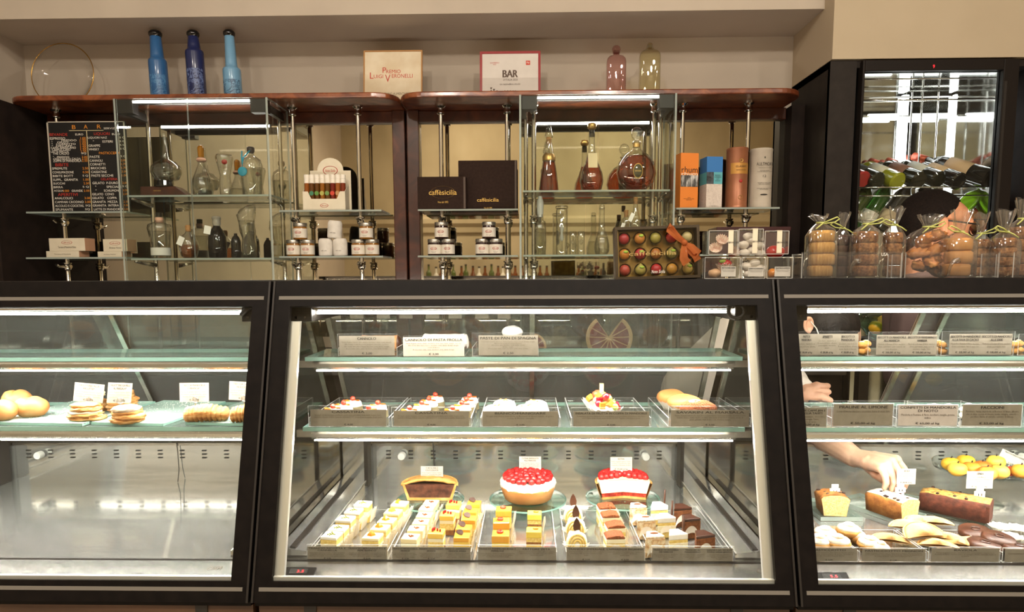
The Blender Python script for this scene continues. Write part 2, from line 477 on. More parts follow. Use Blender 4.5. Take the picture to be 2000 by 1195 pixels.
# ---- back counter under the mirror, seen through the display cases
cb = thing('back_counter', 'dark laminate back counter below the mirror, seen through the cases', 'counter', (-.4, 3.0, 0))
MB().box((-2.5, 2.74, 0), (1.32, 3.32, .90)).build('body', M_BACKDARK, cb, bevel=.004)
MB().box((-2.5, 2.70, .90), (1.32, 3.32, .945)).build('worktop', mat('worktop_steel', '#57534e', .35, .6), cb, bevel=.004)
# ================================================================== three refrigerated display cases
GT, GB = Vector((0, 1.38, 1.308)), Vector((0, 1.2, .698))
GN = Vector((0, -(GT.z-GB.z), GT.y-GB.y)).normalized()      # outward, towards the camera
def PG(x, y): return PPL(x, y, GT, GN)
def gz(z): return GB.y + (GT.y-GB.y)*(z-GB.z)/(GT.z-GB.z)
SEAM_L, SEAM_R = -.5355, .5165
DECK, DF, DB = .727, 1.305, 1.835
S1Z, S1F, S1B = 1.136, 1.45, 1.62
S2Z, S2F, S2B = .983, 1.42, 1.705
M_SIDE = mat('mirror_steel', '#a7a49d', 0.05, 1.0)
M_PROFILE = mat('satin_profile', '#e4e1da', 0.3, 0.6)
M_STRIP = mat('silver_strip', '#67625a', 0.6, 0.0)
M_REAR = glass('rear_glass', '#dcddd9', 1.0, 0.05, 4, haze=.12, hazecol='#a6a6a4')
M_RAIL = nmat('brushed_rail', [(0.3, '#b5b2aa'), (0.7, '#d0cdc6')], scale=8, rough=0.22, metal=1.0, stretch=(.3, 4, 4))
M_PLINTH = nmat('plinth_wood', [(0.3, '#3d2a1d'), (0.7, '#5d4230')], scale=10, rough=0.5, stretch=(.3, 4, 4))
M_PLATE = mat('mirror_plate', '#e0dfdb', .24, 1.0)
M_LEDFILL = mat('added_fill_led', '#fff1e0', .5, emis=44.0)  # glow of the added strip behind the case tops
M_SLOT = mat('slot_black', '#141210', 0.8)
def on_plane(m, x0, x1, z0, z1, n0, n1):
    """slab lying along the tilted front between heights z0, z1 and offsets n0, n1 along its normal"""
    q = []
    for n in (n0, n1):
        q.append([Vector((x, gz(z), z)) + GN*n for (x, z) in ((x0, z0), (x1, z0), (x1, z1), (x0, z1))])
    m.hexa(q[0], q[1])
    return m
ZTB = PG(1000, 597).z; ZST0, ZST1 = PG(1000, 584).z, PG(1000, 577).z
ZBB = PG(1000, 1138).z; ZSB0, ZSB1 = PG(1000, 1158).z, PG(1000, 1150).z
ZGB = .690
def make_case(x0, x1, label, doors, profiles=(0, 1)):
    """x0..x1 outer width"""
    t = thing('display_case', label, 'display case', ((x0+x1)/2, 1.5, 0), 'refrigerated pastry display cases')
    g = .004; B = .036
    a, b = x0+g, x1-g
    MB().box((a, gz(1.30)+.01, 1.288), (b, 1.66, 1.3075)).build('top_panel', M_BLACK, t, bevel=.002)
    # front door: clear pane with a black border and two silver strips
    d = on_plane(MB(), a+B, b-B, ZBB, ZTB, -.006, 0).build('front_glass', M_PANE_FRONT, t)
    fr = MB()
    on_plane(fr, a, b, ZTB, 1.3075, -.012, 0); on_plane(fr, a, b, ZGB, ZBB, -.012, 0)
    on_plane(fr, a, a+B, ZBB, ZTB, -.012, 0); on_plane(fr, b-B, b, ZBB, ZTB, -.012, 0)
    fr = fr.build('front_frame', M_BLACK, t)
    on_plane(MB(), a+.012, b-.012, ZST0, ZST1, 0, .0012).build('silver_strip', M_STRIP, fr)
    on_plane(MB(), a+.012, b-.012, ZSB0, ZSB1, 0, .0012).build('silver_strip', M_STRIP, fr)
    on_plane(MB(), a-.001, a+.003, ZGB, 1.306, 0, .003).build('edge_seal', M_DARK, fr)
    on_plane(MB(), b-.003, b+.001, ZGB, 1.306, 0, .003).build('edge_seal', M_DARK, fr)
    # inside
    i0, i1 = a+.012, b-.012
    for s, xx in ((0, i0), (1, i1)):
        m = MB(); xa, xb = (xx-.008, xx) if s == 0 else (xx, xx+.008)
        poly = [(gz(.70)+.02, .70), (DB+.02, .70), (DB+.03, .845), (1.57, 1.288), (gz(1.288)+.02, 1.288)]
        m.prism(poly, 'x', xa, xb).build('side_wall', M_SIDE, t)
        # bright profile along the front edge of the side wall
        m = MB(); xa, xb = (xx, xx+.042) if s == 0 else (xx-.042, xx)
        q0 = [Vector((x, gz(z)+.016, z)) for (x, z) in ((xa, ZBB), (xb, ZBB), (xb, 1.222), (xa, 1.222))]
        q1 = [v + Vector((0, .010, 0)) for v in q0]
        if s in profiles: m.hexa(q0, q1).build('front_profile', M_PROFILE, t)
        # gutter beside the deck
        m = MB(); xa, xb = (xx+.002, xx+.07) if s == 0 else (xx-.07, xx-.002)
        xi = xb if s == 0 else xa; xo = xa if s == 0 else xb
        m.prism([(xo, DECK-.01), (xo, DECK+.026), (xi, DECK+.016), (xi, DECK-.01)], 'y', DF+.005, DB-.02).build('side_gutter', M_STEEL, t)
        xs = xo+(xi-xo)*.38
        MB().prism([(xs-.006, DECK+.018), (xs-.006, DECK+.0255), (xs+.006, DECK+.0245), (xs+.006, DECK+.018)], 'y', DF+.01, DB-.05).build('gutter_seam', M_DARK, t)
        MB().box((min(xi, xi-(xi-xo)*.04), DF+.005, DECK+.014), (max(xi, xi-(xi-xo)*.04), DB-.02, DECK+.0185)).build('gutter_edge', M_PROFILE, t)
        MB().box((min(xo, xi), DB-.05, DECK), (max(xo, xi), DB-.012, DECK+.16)).build('corner_post', M_STEEL, t, bevel=.003)
        MB().box((xi-.005, DB-.055, DECK+.002), (xi+.005, DB-.013, DECK+.16)).build('post_seam', M_DARK, t)
    MB().box((i0, DF, DECK-.012), (i1, DB+.01, DECK)).build('deck', M_STEEL, t)
    zf = PG(1000, 1137).z
    m = MB(); y0 = gz(zf)+.012
    m.prism([(y0, zf), (DF-.004, DECK+.002), (DF+.002, DECK+.002), (DF+.002, DECK-.012), (y0, zf-.012)], 'x', i0, i1).build('front_plate', M_PLATE, t)
    MB().box((i0, y0-.004, zf-.004), (i1, y0+.003, zf+.004)).build('front_lip', M_PROFILE, t)
    MB().box((i0, DF-.006, DECK+.001), (i1, DF-.002, DECK+.004)).build('deck_groove', M_DARK, t)
    # upright back panel with three rows of air slots
    zb = P(1000, 868, DB).z
    bp = MB().box((i0, DB, DECK-.01), (i1, DB+.012, zb)).build('back_panel', M_STEELB, t)
    MB().box((i0, DB-.006, zb-.003), (i1, DB+.014, zb+.004)).build('ledge', M_RAIL, bp)
    n = 13; sl = None
    for k in range(n):
        for r in range(3):
            cx = i0+.09+(i1-i0-.18)*(k+.5)/n; cz = zb-.019-r*.0105
            if sl is None:
                sl = MB().cbox((0, 0, 0), (.013, .003, .003)).build('air_slot', M_SLOT, bp, local=True)
                sl.location = (cx, DB-.001, cz)
            else:
                c = sl.copy(); COL.objects.link(c); c.location = (cx, DB-.001, cz)
    for kx in (.16, .84):
        smooth_by_angle(MB().lathe([(0, -.022), (.0095, -.022), (.011, -.019), (.011, -.004), (.006, 0)], (0, 0, 0), 16).build('knob', M_WHITE, bp, local=True))
        k = ALLCH[bp.name][-1]; k.rotation_euler = (-math.pi/2, 0, 0); k.location = (i0+(i1-i0)*kx, DB-.002, zb-.03)
    # rear sliding doors, leaning forward
    rb, rt = Vector((0, DB+.016, zb+.004)), Vector((0, 1.575, 1.285))
    xm = (i0+i1)/2
    for k, (xa, xb, off) in enumerate(doors or ((i0+.02, xm+.03, 0), (xm-.03, i1-.02, .012))):
        q = lambda x, f, o=0: Vector((x, rb.y+(rt.y-rb.y)*f+off+o, rb.z+(rt.z-rb.z)*f))
        d = MB().hexa([q(xa, 0), q(xb, 0), q(xb, 1), q(xa, 1)], [q(xa, 0, .005), q(xb, 0, .005), q(xb, 1, .005), q(xa, 1, .005)]).build('rear_door', M_REAR, t)
        for (xc, xd) in ((xa, xa+.012), (xb-.012, xb)):
            MB().hexa([q(xc, 0, -.004), q(xd, 0, -.004), q(xd, 1, -.004), q(xc, 1, -.004)], [q(xc, 0, .008), q(xd, 0, .008), q(xd, 1, .008), q(xc, 1, .008)]).build('door_stile', M_RAIL, d)
    # lamp under the top
    lp = P(1000, 608, 1.425)
    h = MB().prism([(1.40, 1.287), (1.40, lp.z+.006), (1.43, lp.z+.004), (1.46, lp.z-.004), (1.47, lp.z-.004), (1.47, 1.287)], 'x', i0+.05, i1-.05).build('lamp_housing', M_RAIL, t)
    MB().box((i0+.064, 1.414, lp.z-.004), (i1-.064, 1.424, lp.z+.002)).build('led_tube', M_LEDT, h)
    for s in (0, 1):
        xa, xb = (i0+.012, i0+.060) if s == 0 else (i1-.060, i1-.012)
        br = MB().box((xa, 1.392, 1.220), (xb, 1.63, 1.287)).build('lamp_bracket', M_DARK, t, bevel=.002)
        for kx in (.3, .7):
            MB().cbox((xa+(xb-xa)*kx, 1.3915, 1.229), (.005, .002, .005)).build('screw', M_CHROME, br)
    # added strip on the staff side, in place of light thrown up by the deck
    wh = MB().prism([(1.661, 1.262), (1.661, 1.3055), (1.665, 1.3055), (1.667, 1.272), (1.69, 1.262)], 'x', i0+.04, i1-.04).build('added_fill_housing', M_DARK, t)
    MB().prism([(1.6675, 1.2725), (1.6695, 1.2755), (1.6895, 1.2655), (1.6885, 1.2635)], 'x', i0+.05, i1-.05).build('added_fill_strip', M_LEDFILL, wh)
    # shelves
    for (z, f, bk) in ((S1Z, S1F, S1B), (S2Z, S2F, S2B)):
        sh = glass_pane(t, (i0+.022, f, z-.009), (i1-.022, bk, z), 'glass_shelf', thin=M_SHELFG, edge=M_EDGE)
        zr = z-.009
        MB().prism([(f+.002, zr), (f-.001, zr-.006), (f, zr-.014), (f+.006, zr-.020), (f+.018, zr-.022), (f+.024, zr-.018), (f+.03, zr)], 'x', i0+.04, i1-.04).build('shelf_rail', M_RAIL, sh, smooth=False)
        MB().box((i0+.045, f+.008, zr-.0235), (i1-.045, f+.017, zr-.0215)).build('led_strip', M_LED, sh)
        for xx in (i0+.004, i1-.040):
            MB().box((xx, f+.01, zr-.016), (xx+.036, f+.024, zr)).build('shelf_support', M_RAIL, sh)
    # base
    MB().box((a+.002, 1.225, .12), (b-.002, 1.84, .672)).build('base', M_PLINTH, t)
    MB().box((a+.02, 1.24, 0), (b-.02, 1.78, .12)).build('plinth', M_DARK, t)
    MB().box((a, 1.212, .676), (b, 1.84, .688)).build('base_rail', M_BLACK, t)
    for kx in (.10, .90):
        MB().box((a+(b-a)*kx-.012, 1.222, .655), (a+(b-a)*kx+.012, 1.226, .672)).build('bolt_plate', M_DARK, t)
    return t
case_l = make_case(SEAM_L-1.052, SEAM_L, 'display case with an empty steel deck and one shelf of pastries', None, (0,))
case_c = make_case(SEAM_L, SEAM_R, 'display case filled with cake slices, three cakes and cassatas', None)
case_r = make_case(SEAM_R, SEAM_R+1.052, 'display case with loaf cakes, raviole and almond biscuits', ((SEAM_R+.50, SEAM_R+1.02, 0), (SEAM_R+.45, SEAM_R+.98, .012)), (1,))
# ================================================================== things on the back bar
def RC(p0, p1, q0, q1, Y):
    """pixel rectangle -> x0, x1, z_bottom, z_top at depth Y"""
    a, b = P(p0, q1, Y), P(p1, q0, Y)
    return a.x, b.x, a.z, b.z
ZTOP = ZT
# ---- glass plate with a gold rim
t = thing('glass_plate', 'clear round glass plate with a thin gold rim standing on the top board', 'plate', (P(127, 150, 3.30).x, 3.36, ZTOP))
r = .155
MB().lathe([(0, 0), (r*.55, 0), (r*.62, .008), (r-.003, .016), (r-.003, .019), (r*.61, .011), (r*.55, .003), (0, .003)], (0, 0, 0), 40).build('dish', M_CLEAR, t, smooth=True, local=True)
MB().ring((0, 0, .017), r, .0022, 48, 6).build('gold_rim', mat('gold_rim', '#c79b45', .2, 1.0), t, smooth=True, local=True)
t.rotation_euler = (math.radians(84), 0, 0); t.location.z += r+.001
t.location.y -= .06
# ---- three blue bottles
def blue_bottle(pc, pb, ycap, ysh, w_n, w_b, c1, c2, label):
    Y = 3.2; base = P(pb, 176, Y); s = (Y+.1)/F
    top = P(pc, ycap, Y).z
    t = thing('ceramic_bottle', label, 'bottle', (base.x, Y, ZTOP), 'blue ceramic bottles on the top board')
    H = top-ZTOP; zs = P(pc, ysh, Y).z-ZTOP
    rb, rn = w_b*s/2, w_n*s/2
    smooth_by_angle(MB().lathe([(rb*.98, 0), (rb, .004), (rb, zs-.012), (rb*.96, zs-.003), (rb*.88, zs), (rn*1.28, zs+.006), (rn*1.2, zs+.02), (rn, H-.022), (rn*.9, H-.020)], (0, 0, 0), 28).build('body', mat('blue_'+c1, c1, .3, coat=.4), t, local=True), 50)
    smooth_by_angle(MB().lathe([(0, H-.024), (rn*1.05, H-.024), (rn*1.22, H-.016), (rn*1.25, H-.006), (rn*.9, H+.004), (0, H+.007)], (0, 0, 0), 20).build('stopper', mat('black_gloss', '#0c0b0b', .1, coat=.5), t, local=True), 60)
    m = nmat('etch_'+c1, [(0.42, c1), (0.5, c2), (0.58, c1)], scale=38, detail=3, rough=.4, distort=1.5)
    MB().lathe([(rb+.0005, .005), (rb+.0005, zs*.62)], (0, 0, 0), 20, a0=math.radians(200), a1=math.radians(340)).build('picture_band', m, t, local=True, smooth=True)
    t.rotation_euler = (0, math.radians(-1.6), 0)
    return t
blue_bottle(305, 313, 62, 117, 19, 32, '#2c5c8f', '#5587b3', 'medium blue ceramic bottle with black stopper, nearest the glass plate')
blue_bottle(380, 386, 62, 99, 18, 32, '#1b2450', '#6a7ba8', 'navy blue ceramic bottle with black stopper, middle of three')
blue_bottle(452, 456, 61, 134, 17, 32, '#6c9abb', '#29415f', 'pale blue long-necked ceramic bottle with black stopper')
# ---- two framed certificates
def certificate(p0, p1, q0, q1, Y, fw, fm, sm, label):
    x0, x1, z0, z1 = RC(p0, p1, q0, q1, Y)
    W, H = x1-x0, z1-ZTOP
    t = thing('framed_certificate', label, 'certificate', ((x0+x1)/2, Y, ZTOP+.001), 'framed certificates on the top board', rot=(math.radians(-7), 0, 0))
    m = MB().box((-W/2, 0, 0), (W/2, .012, fw)).box((-W/2, 0, H-fw), (W/2, .012, H)).box((-W/2, 0, fw), (-W/2+fw, .012, H-fw)).box((W/2-fw, 0, fw), (W/2, .012, H-fw))
    m.build('frame', fm, t, local=True)
    MB().box((-W/2+fw, .003, fw), (W/2-fw, .009, H-fw)).build('sheet', sm, t, local=True)
    return t, W, H
t, W, H = certificate(709, 823, 93, 177, 3.2, .006, mat('tan_frame', '#a5763f', .5), nmat('cream_sheet', [(0.35, '#cdbb9c'), (0.6, '#d9ccb2')], scale=9, rough=.7), 'cream award certificate in a thin tan frame on the top board')
def cpx(px, py, b, W, H): return ((px-b[0])/(b[1]-b[0])-.5)*W, (1-(py-b[2])/(b[3]-b[2]))*H
b = (709, 823, 93, 177)
for s, x, y, w_, h_ in (('P', 749.5, 126, 7, 9), ('REMIO', 767, 128.5, 28, 6), ('L', 725, 135, 7, 10.5), ('UIGI', 738, 136.5, 18, 6), ('V', 756, 140, 10, 12.5), ('ERONELLI', 784, 136, 40, 6.5)):
    cx, cz = cpx(x, y, b, W, H); letters(s, t, M_TXTR, cx, cz, w_*W/114, h_*H/84, y=.0025)
cx, cz = cpx(762, 166, b, W, H); letters('MIGLIOR ARTIGIANO ALIMENTARE 2020', t, M_TXT2, cx, cz, 92*W/114, 4.2*H/84, y=.0025)
t, W, H = certificate(937, 1056, 95, 171, 3.2, .011, mat('red_frame', '#8e1418', .4, coat=.3), nmat('white_sheet', [(0.3, '#c9c2ba'), (0.7, '#d3ccc4')], scale=12, rough=.6), 'white coffee bar certificate in a red frame on the top board')
b = (937, 1056, 95, 171); dk = mat('print_mocha', '#5a4a40', .8)
for s, x, y, w_, h_, m_, bo in (('BAR', 996.5, 130.5, 29, 11.5, dk, .012), ("D'ITALIA 2020", 997, 140, 28, 3.4, dk, .0), ('tre tazzine&tre chicchi', 996, 147, 40, 3.2, dk, .0), ('Caffè Sicilia*', 996, 158.5, 23, 4.2, dk, .0), ('NOTO (SR)', 996, 163.4, 10, 1.7, dk, 0), ('GAMBERO', 966, 113, 18, 2.2, M_TXTR, 0), ('ROSSO', 966, 115.6, 6, 1.8, M_TXTR, 0)):
    cx, cz = cpx(x, y, b, W, H); letters(s, t, m_, cx, cz, w_*W/119, h_*H/76, y=.0025, bold=.05 if bo else 0)
cx, cz = cpx(1031.5, 113.5, b, W, H)
e = MB().cbox((cx, .0022, cz), (.020, .0012, .020)).build('red_logo_square', mat('logo_red', '#c0402e', .6), t, local=True)
letters('illy', t, M_TXTW, cx, cz, .013, .011, y=.0012)
for i in range(3):
    cx, cz = cpx(959+i*5.6, 153.5+i*2.4, b, W, H)
    MB().prism([(cx-.0042, cz+.0035), (cx+.0055, cz+.0035), (cx+.001, cz-.0045), (cx-.002, cz-.0045)], 'y', .001, .0026).build('cup_mark', dk, t, local=True)
    m = MB(); m.sphere((cx+.0005, .0025, cz-.012), (.0036, .0008, .0042), 10, 6); m.build('bean_mark', dk, t, local=True)
# ---- pink and yellow flasks
def flask(p0, p1, q0, qsh, qb, Y, hexc, label, hb):
    x0, x1, z0, z1 = RC(p0, p1, q0, qb, Y)
    W = x1-x0; H = z1-ZTOP; zs = P(0, qsh, Y).z-ZTOP
    t = thing('glass_flask', label, 'bottle', ((x0+x1)/2, Y, ZTOP), 'coloured glass flasks on the top board')
    g = glass('flask_'+hexc, hexc, 1.0, .06, 2.5)
    m = MB(); hw, d = W/2, .03
    def sect(k, z): return [(hw*k*math.copysign(abs(math.cos(a))**.45, math.cos(a)), d*k*math.copysign(abs(math.sin(a))**.45, math.sin(a)), z) for a in [2*math.pi*i/20 for i in range(20)]]
    prof = [(.96, 0), (1, .006), (1, zs-.022), (.94, zs-.008), (.72, zs+.004), (.34, zs+.010), (.3, zs+.03), (.3, H-.034), (.42, H-.030)]
    vs = []; fs = []
    for k, z in prof: vs += sect(k, z)
    for j in range(len(prof)-1):
        for i in range(20):
            i2 = (i+1) % 20; fs.append((j*20+i, j*20+i2, (j+1)*20+i2, (j+1)*20+i))
    fs.append(tuple(range(20)))
    m.add(vs, fs).build('body', g, t, smooth=True, local=True)
    m = MB(); m.sphere((0, 0, H-.016), hb, 16, 10).build('ball_stopper', g, t, smooth=True, local=True)
flask(1184, 1223, 90, 126, 167, 3.2, '#efd6d6', 'dusty pink square glass flask with ball stopper', .021)
flask(1248, 1290, 82, 116, 165, 3.2, '#f3f0da', 'pale yellow square glass flask with ball stopper', .014)

# ---- price board
MENU_L = [  # text, x0, x1, y, h, colour (pixels of a six-fold enlargement)
 ('B', 292, 330, 163, 44, 'o'), ('A', 418, 458, 160, 44, 'o'), ('R', 560, 600, 160, 44, 'o'), ('SERVIZIO', 630, 790, 181, 20, 'w'),
 ('BEVANDE', 46, 238, 246, 32, 'r'), ('EURO', 322, 406, 246, 22, 'w'), ('LIQUORI', 522, 690, 243, 36, 'r'), ('EURO', 715, 800, 246, 22, 'w'),
 ('ESPRESSO', 46, 210, 289, 26, 'w'), ('"        FREDDO', 60, 330, 311, 22, 'w'), ('"    ORZO', 60, 240, 332, 20, 'w'), ('"   CORRETTO', 60, 318, 353, 22, 'w'),
 ('"  DECAFF.', 60, 290, 374, 22, 'w'), ('CAFFE AMERICANO', 50, 318, 395, 24, 'w'), ('CAPPUCCINO', 60, 258, 416, 24, 'w'), ('LATTE MACCH.', 48, 240, 438, 22, 'w'), ('THE CALDO', 66, 240, 460, 24, 'w'),
 ('"   FREDDO', 66, 240, 499, 22, 'w'), ('CIOCCOLATA CALDA', 66, 362, 520, 22, 'w'), ('ZUPPA DI MANDORLA', 64, 370, 543, 26, 'w'),
 ('BIBITE', 84, 226, 587, 34, 'r'), ('SPREMUTE', 46, 208, 629, 26, 'w'), ('CONSUMAZIONE', 48, 276, 672, 26, 'w'), ('BIBITE BOTT', 48, 268, 714, 24, 'w'),
 ('SUPPL.  GRANITA', 48, 316, 757, 26, 'w'), ('SUCCHI', 48, 172, 799, 24, 'w'), ('BIRRA', 48, 148, 841, 24, 'w'), ('ACQUA', 48, 150, 884, 24, 'w'), ('100', 152, 212, 884, 24, 'o'), ('GRANDE', 240, 358, 884, 24, 'w'),
 ('APERITIVI', 88, 302, 926, 34, 'r'), ('ANALCOLICI', 50, 246, 968, 26, 'w'), ('CAMPARI CRODINO', 52, 360, 1012, 26, 'w'), ('ALCOLICI E COCKTAIL', 50, 362, 1055, 26, 'w'), ('SPUMANTE', 52, 240, 1098, 26, 'w'),
 ('1.00', 374, 430, 289, 26, 'o'), ('1.20', 366, 430, 311, 22, 'o'), ('1.20', 366, 430, 332, 22, 'o'), ('1.50', 366, 430, 353, 22, 'o'), ('1.20', 366, 430, 374, 22, 'o'), ('1.20', 366, 430, 395, 22, 'o'), ('1.50', 366, 430, 416, 22, 'o'), ('1.50', 372, 430, 438, 22, 'o'), ('SQ', 372, 426, 460, 24, 'w'),
 ('2.00', 374, 434, 499, 22, 'o'), ('2.50', 374, 434, 520, 22, 'o'), ('2.50', 374, 434, 543, 24, 'o'), ('2.50', 374, 434, 629, 26, 'o'), ('0.50', 374, 434, 672, 26, 'o'), ('S Q', 370, 430, 714, 24, 'w'), ('1.00', 374, 434, 757, 26, 'o'), ('2.50', 374, 434, 799, 26, 'o'), ('S Q', 362, 430, 841, 24, 'w'), ('2.00', 370, 434, 884, 24, 'o'), ('3.00', 374, 434, 968, 26, 'o'), ('3.00', 374, 434, 1012, 26, 'o'), ('SQ', 378, 430, 1055, 24, 'w'), ('SQ', 372, 424, 1098, 24, 'w'),
 ('LIQUORI NAZ', 454, 658, 286, 26, 'w'), ('"        ESTERI', 506, 716, 328, 26, 'w'), ('GRAPPE', 456, 580, 374, 26, 'w'), ('WHISKY', 456, 566, 415, 26, 'w'), ('PASTICCERIA', 562, 790, 458, 28, 'o'), ('PASTE', 460, 566, 500, 26, 'w'),
 ('CANNOLI', 458, 594, 543, 26, 'w'), ('CORNETTI', 458, 620, 585, 26, 'w'), ('BRIOCHES', 464, 626, 628, 26, 'w'), ('CASSATINE', 464, 632, 671, 26, 'w'), ('PASTE SECCHE', 464, 700, 713, 26, 'w'), ('GELATERIA', 564, 742, 753, 28, 'r'),
 ('GELATO  P-DURO', 470, 746, 797, 26, 'w'), ('"          SPECIALE', 498, 776, 841, 26, 'w'), ('"         SCHIUMONE', 500, 764, 884, 26, 'w'), ('GELATO  CONO', 460, 694, 925, 26, 'w'), ('GELATO    COPPA', 458, 722, 968, 26, 'w'), ('GRANITA  MEZZA', 458, 728, 1012, 26, 'w'), ('GRANITA  INTERA', 458, 740, 1054, 26, 'w'), ('LATTE DI MANDORLA', 466, 786, 1098, 26, 'w'),
] + [(s, 792, 850, y, 24, c) for s, y, c in (('S Q', 286, 'w'), ('S Q', 328, 'w'), ('S Q', 370, 'w'), ('S Q', 412, 'w'), ('S Q', 497, 'w'), ('2.00', 541, 'o'), ('1.70', 584, 'o'), ('1.70', 626, 'o'), ('3.00', 669, 'o'), ('1.00', 712, 'o'), ('2.00', 797, 'o'), ('S Q', 838, 'w'), ('3.00', 882, 'o'), ('2.00', 924, 'o'), ('2.50', 1012, 'o'), ('3.00', 1054, 'o'), ('2.00', 1096, 'o'))]
Y = 3.14
x0, x1, z0, z1 = RC(104, 243, 237, 409, Y)
W, H = x1-x0, z1-SH_A
t = thing('price_board', 'black bar price board with white, red and orange lettering in a white frame', 'sign', ((x0+x1)/2, Y, SH_A+.001))
MB().box((-W/2, 0, 0), (W/2, .012, H)).build('board', mat('board_black', '#0d0c0c', .5), t, local=True)
MB().box((-W/2+.004, .012, .004), (W/2-.004, .014, H-.004)).build('added_backing', mat('pale_back', '#a58f6c', .8), t, local=True)  # pale back added to lighten the board's reflection in the mirror
f = .006
for a_, b_ in (((-W/2, -.003, 0), (-W/2+f, .001, H)), ((W/2-f, -.003, 0), (W/2, .001, H)), ((-W/2, -.003, H-.004), (W/2, .001, H))):
    MB().box(a_, b_).build('frame_bar', mat('board_white', '#bdb4a5', .6), t, local=True)
def mpx(X, Yp): return (100+X/5.973-104)/139*W-W/2, H-(220+Yp/5.973-237)/172*H
cx, cz = mpx(445, 660); MB().box((cx-.0014, -.002, .002), (cx+.0014, .001, mpx(0, 203)[1])).build('rule', mat('board_rule', '#cdbf96', .6), t, local=True)
cx0, cz = mpx(258, 203); cx1, _ = mpx(625, 203); MB().box((cx0, -.002, cz-.0012), (cx1, .001, cz+.0012)).build('rule', mat('board_rule', '#cdbf96', .6), t, local=True)
bm_ = {'w': M_TXTW, 'r': M_TXTR, 'o': M_TXTO}
for s, xa, xb, yy, hh, c in MENU_L:
    ca, cz = mpx(xa, yy); cb_, _ = mpx(xb, yy)
    letters(s, t, bm_[c], (ca+cb_)/2, cz, cb_-ca, hh/5.973*H/172, y=-.0012)

# ---- cream gift boxes in two stacks on the lower shelf
M_CREAM = nmat('cream_cardboard', [(0.3, '#d6cbb2'), (0.7, '#e0d6bf')], scale=20, rough=.7)
M_PEACH = mat('peach_cardboard', '#c99a78', .7)
def cream_box(p0, p1, q0, q1, Y, z, label, dep=.07, lines=()):
    x0, x1, _, _ = RC(p0, p1, q0, q1, Y); h = P(p0, q0, Y).z-P(p0, q1, Y).z; W = x1-x0
    t = thing('sweets_box', label, 'box', ((x0+x1)/2, Y, z), 'cream sweets boxes on the lower shelf', rot=(0, 0, math.radians(-3)))
    m = MB().box((-W/2, 0, 0), (W/2, dep, h)); m.m = [0, 0, 0, 1, 0, 1]
    m.build('carton', [M_CREAM, M_PEACH], t, local=True, bevel=.001)
    if len(lines) > 1: MB().ring((0, -.0004, h*.66), .026, .0012, 30, 4, 'y', sy=.34).build('oval_logo', M_TXTR, t, local=True)
    k = .3 if len(lines) > 1 else .5
    letters(lines[0], t, M_TXT2, 0, h*k, W*.5, h*.16, y=-.0008)
    if len(lines) > 1: letters(lines[1], t, M_TXTR, 0, h*.66, .036, .006, y=-.0008)
    return z+h
zz = cream_box(89, 155, 486, 498, 3.13, SH_B+.001, 'flat cream sweets box under a taller one, nearest the dark end panel', lines=('Torrone di Mandorle',))
cream_box(95, 166, 461, 486, 3.13, zz+.0005, 'tall cream sweets box with red oval logo, nearest the dark end panel', lines=('Torrone di Mandorle di Noto', 'caffè sicilia'))
zz = cream_box(190, 238, 487, 498, 3.15, SH_B+.001, 'flat cream sweets box under a taller one, beside the vitrine', lines=('Antica Noto',))
cream_box(201, 248, 463, 487, 3.15, zz+.0005, 'tall cream sweets box with red oval logo, beside the vitrine', lines=('Antica Noto', 'caffè sicilia'))

# ---- decanters and bottles
G_CLR = glass('decanter_glass', '#fafbf9', 1.0, .11, 1.7)
G_COG = glass('cognac', '#e2914a', 1.0, .05, 3)
G_WAT = glass('clear_spirit', '#f2f3ee', 1.0, .04, 2.5)
G_BLK = mat('black_glass', '#15120f', .06, coat=.5)
M_CORK = nmat('cork', [(0.3, '#9a6c3f'), (0.7, '#b98a58')], scale=200, rough=.8)
def prof_px(prof, zbase, Y, q_base):
    """[(half width px, y px)] -> [(r, z)]"""
    s = (Y+.1)/F
    return [(r*s, max(0.0, P(0, y, Y).z-P(0, q_base, Y).z)) for r, y in prof]
def decanter(px, qb, Y, z, parts, label, group, cat='bottle', sy=1.0, name='decanter'):
    t = thing(name, label, cat, (P(px, qb, Y).x, Y, z+.0005), group)
    for nm, m, prof in parts:
        o = MB().lathe(prof_px(prof, z, Y, qb), (0, 0, 0), 24, sy=sy).build(nm, m, t, local=True)
        smooth_by_angle(o, 55)
    return t
VA, VB = VZ
Yd = 3.13
# upper shelf, first vitrine
def stand_wood(p0, p1, q0, q1, Y, z):
    x0, x1, _, _ = RC(p0, p1, q0, q1, Y); W = x1-x0; h = P(0, q0, Y).z-P(0, q1, Y).z
    t = thing('wooden_stand', 'dark red wooden wedge stand under the globe decanter', 'stand', ((x0+x1)/2, Y, z+.0005))
    MB().prism([(-W/2, 0), (W/2, 0), (W*.22, h), (-W/2, h)], 'y', -.035, .035).build('wedge', M_WOODF, t, local=True, bevel=.003)
    MB().lathe([(.05, 0), (.05, .004), (.038, .006), (.034, .028), (.03, .030)], (-W*.06, 0, h), 20).build('socket', mat('black_gloss', '#0c0b0b', .1), t, local=True)
    letters('GRAPPA RISERVA', t, M_GOLD, -W*.15, h*.55, .035, .005, y=-.0355)
    return h
hw_ = stand_wood(282, 375, 353, 372, Yd, VA)
decanter(325, 345, Yd, VA+hw_+.026, [('glass', G_CLR, [(8, 345), (22, 341), (28, 328), (27, 317), (18, 307), (8, 303), (6, 296), (3, 270), (2.2, 255), (3, 250)]), ('spirit', G_WAT, [(6, 344), (21, 340), (26, 328), (25.5, 320), (0, 320)])], 'globe shaped clear decanter with a tall thin neck on the wooden stand', 'clear decanters in the first vitrine', sy=.8)
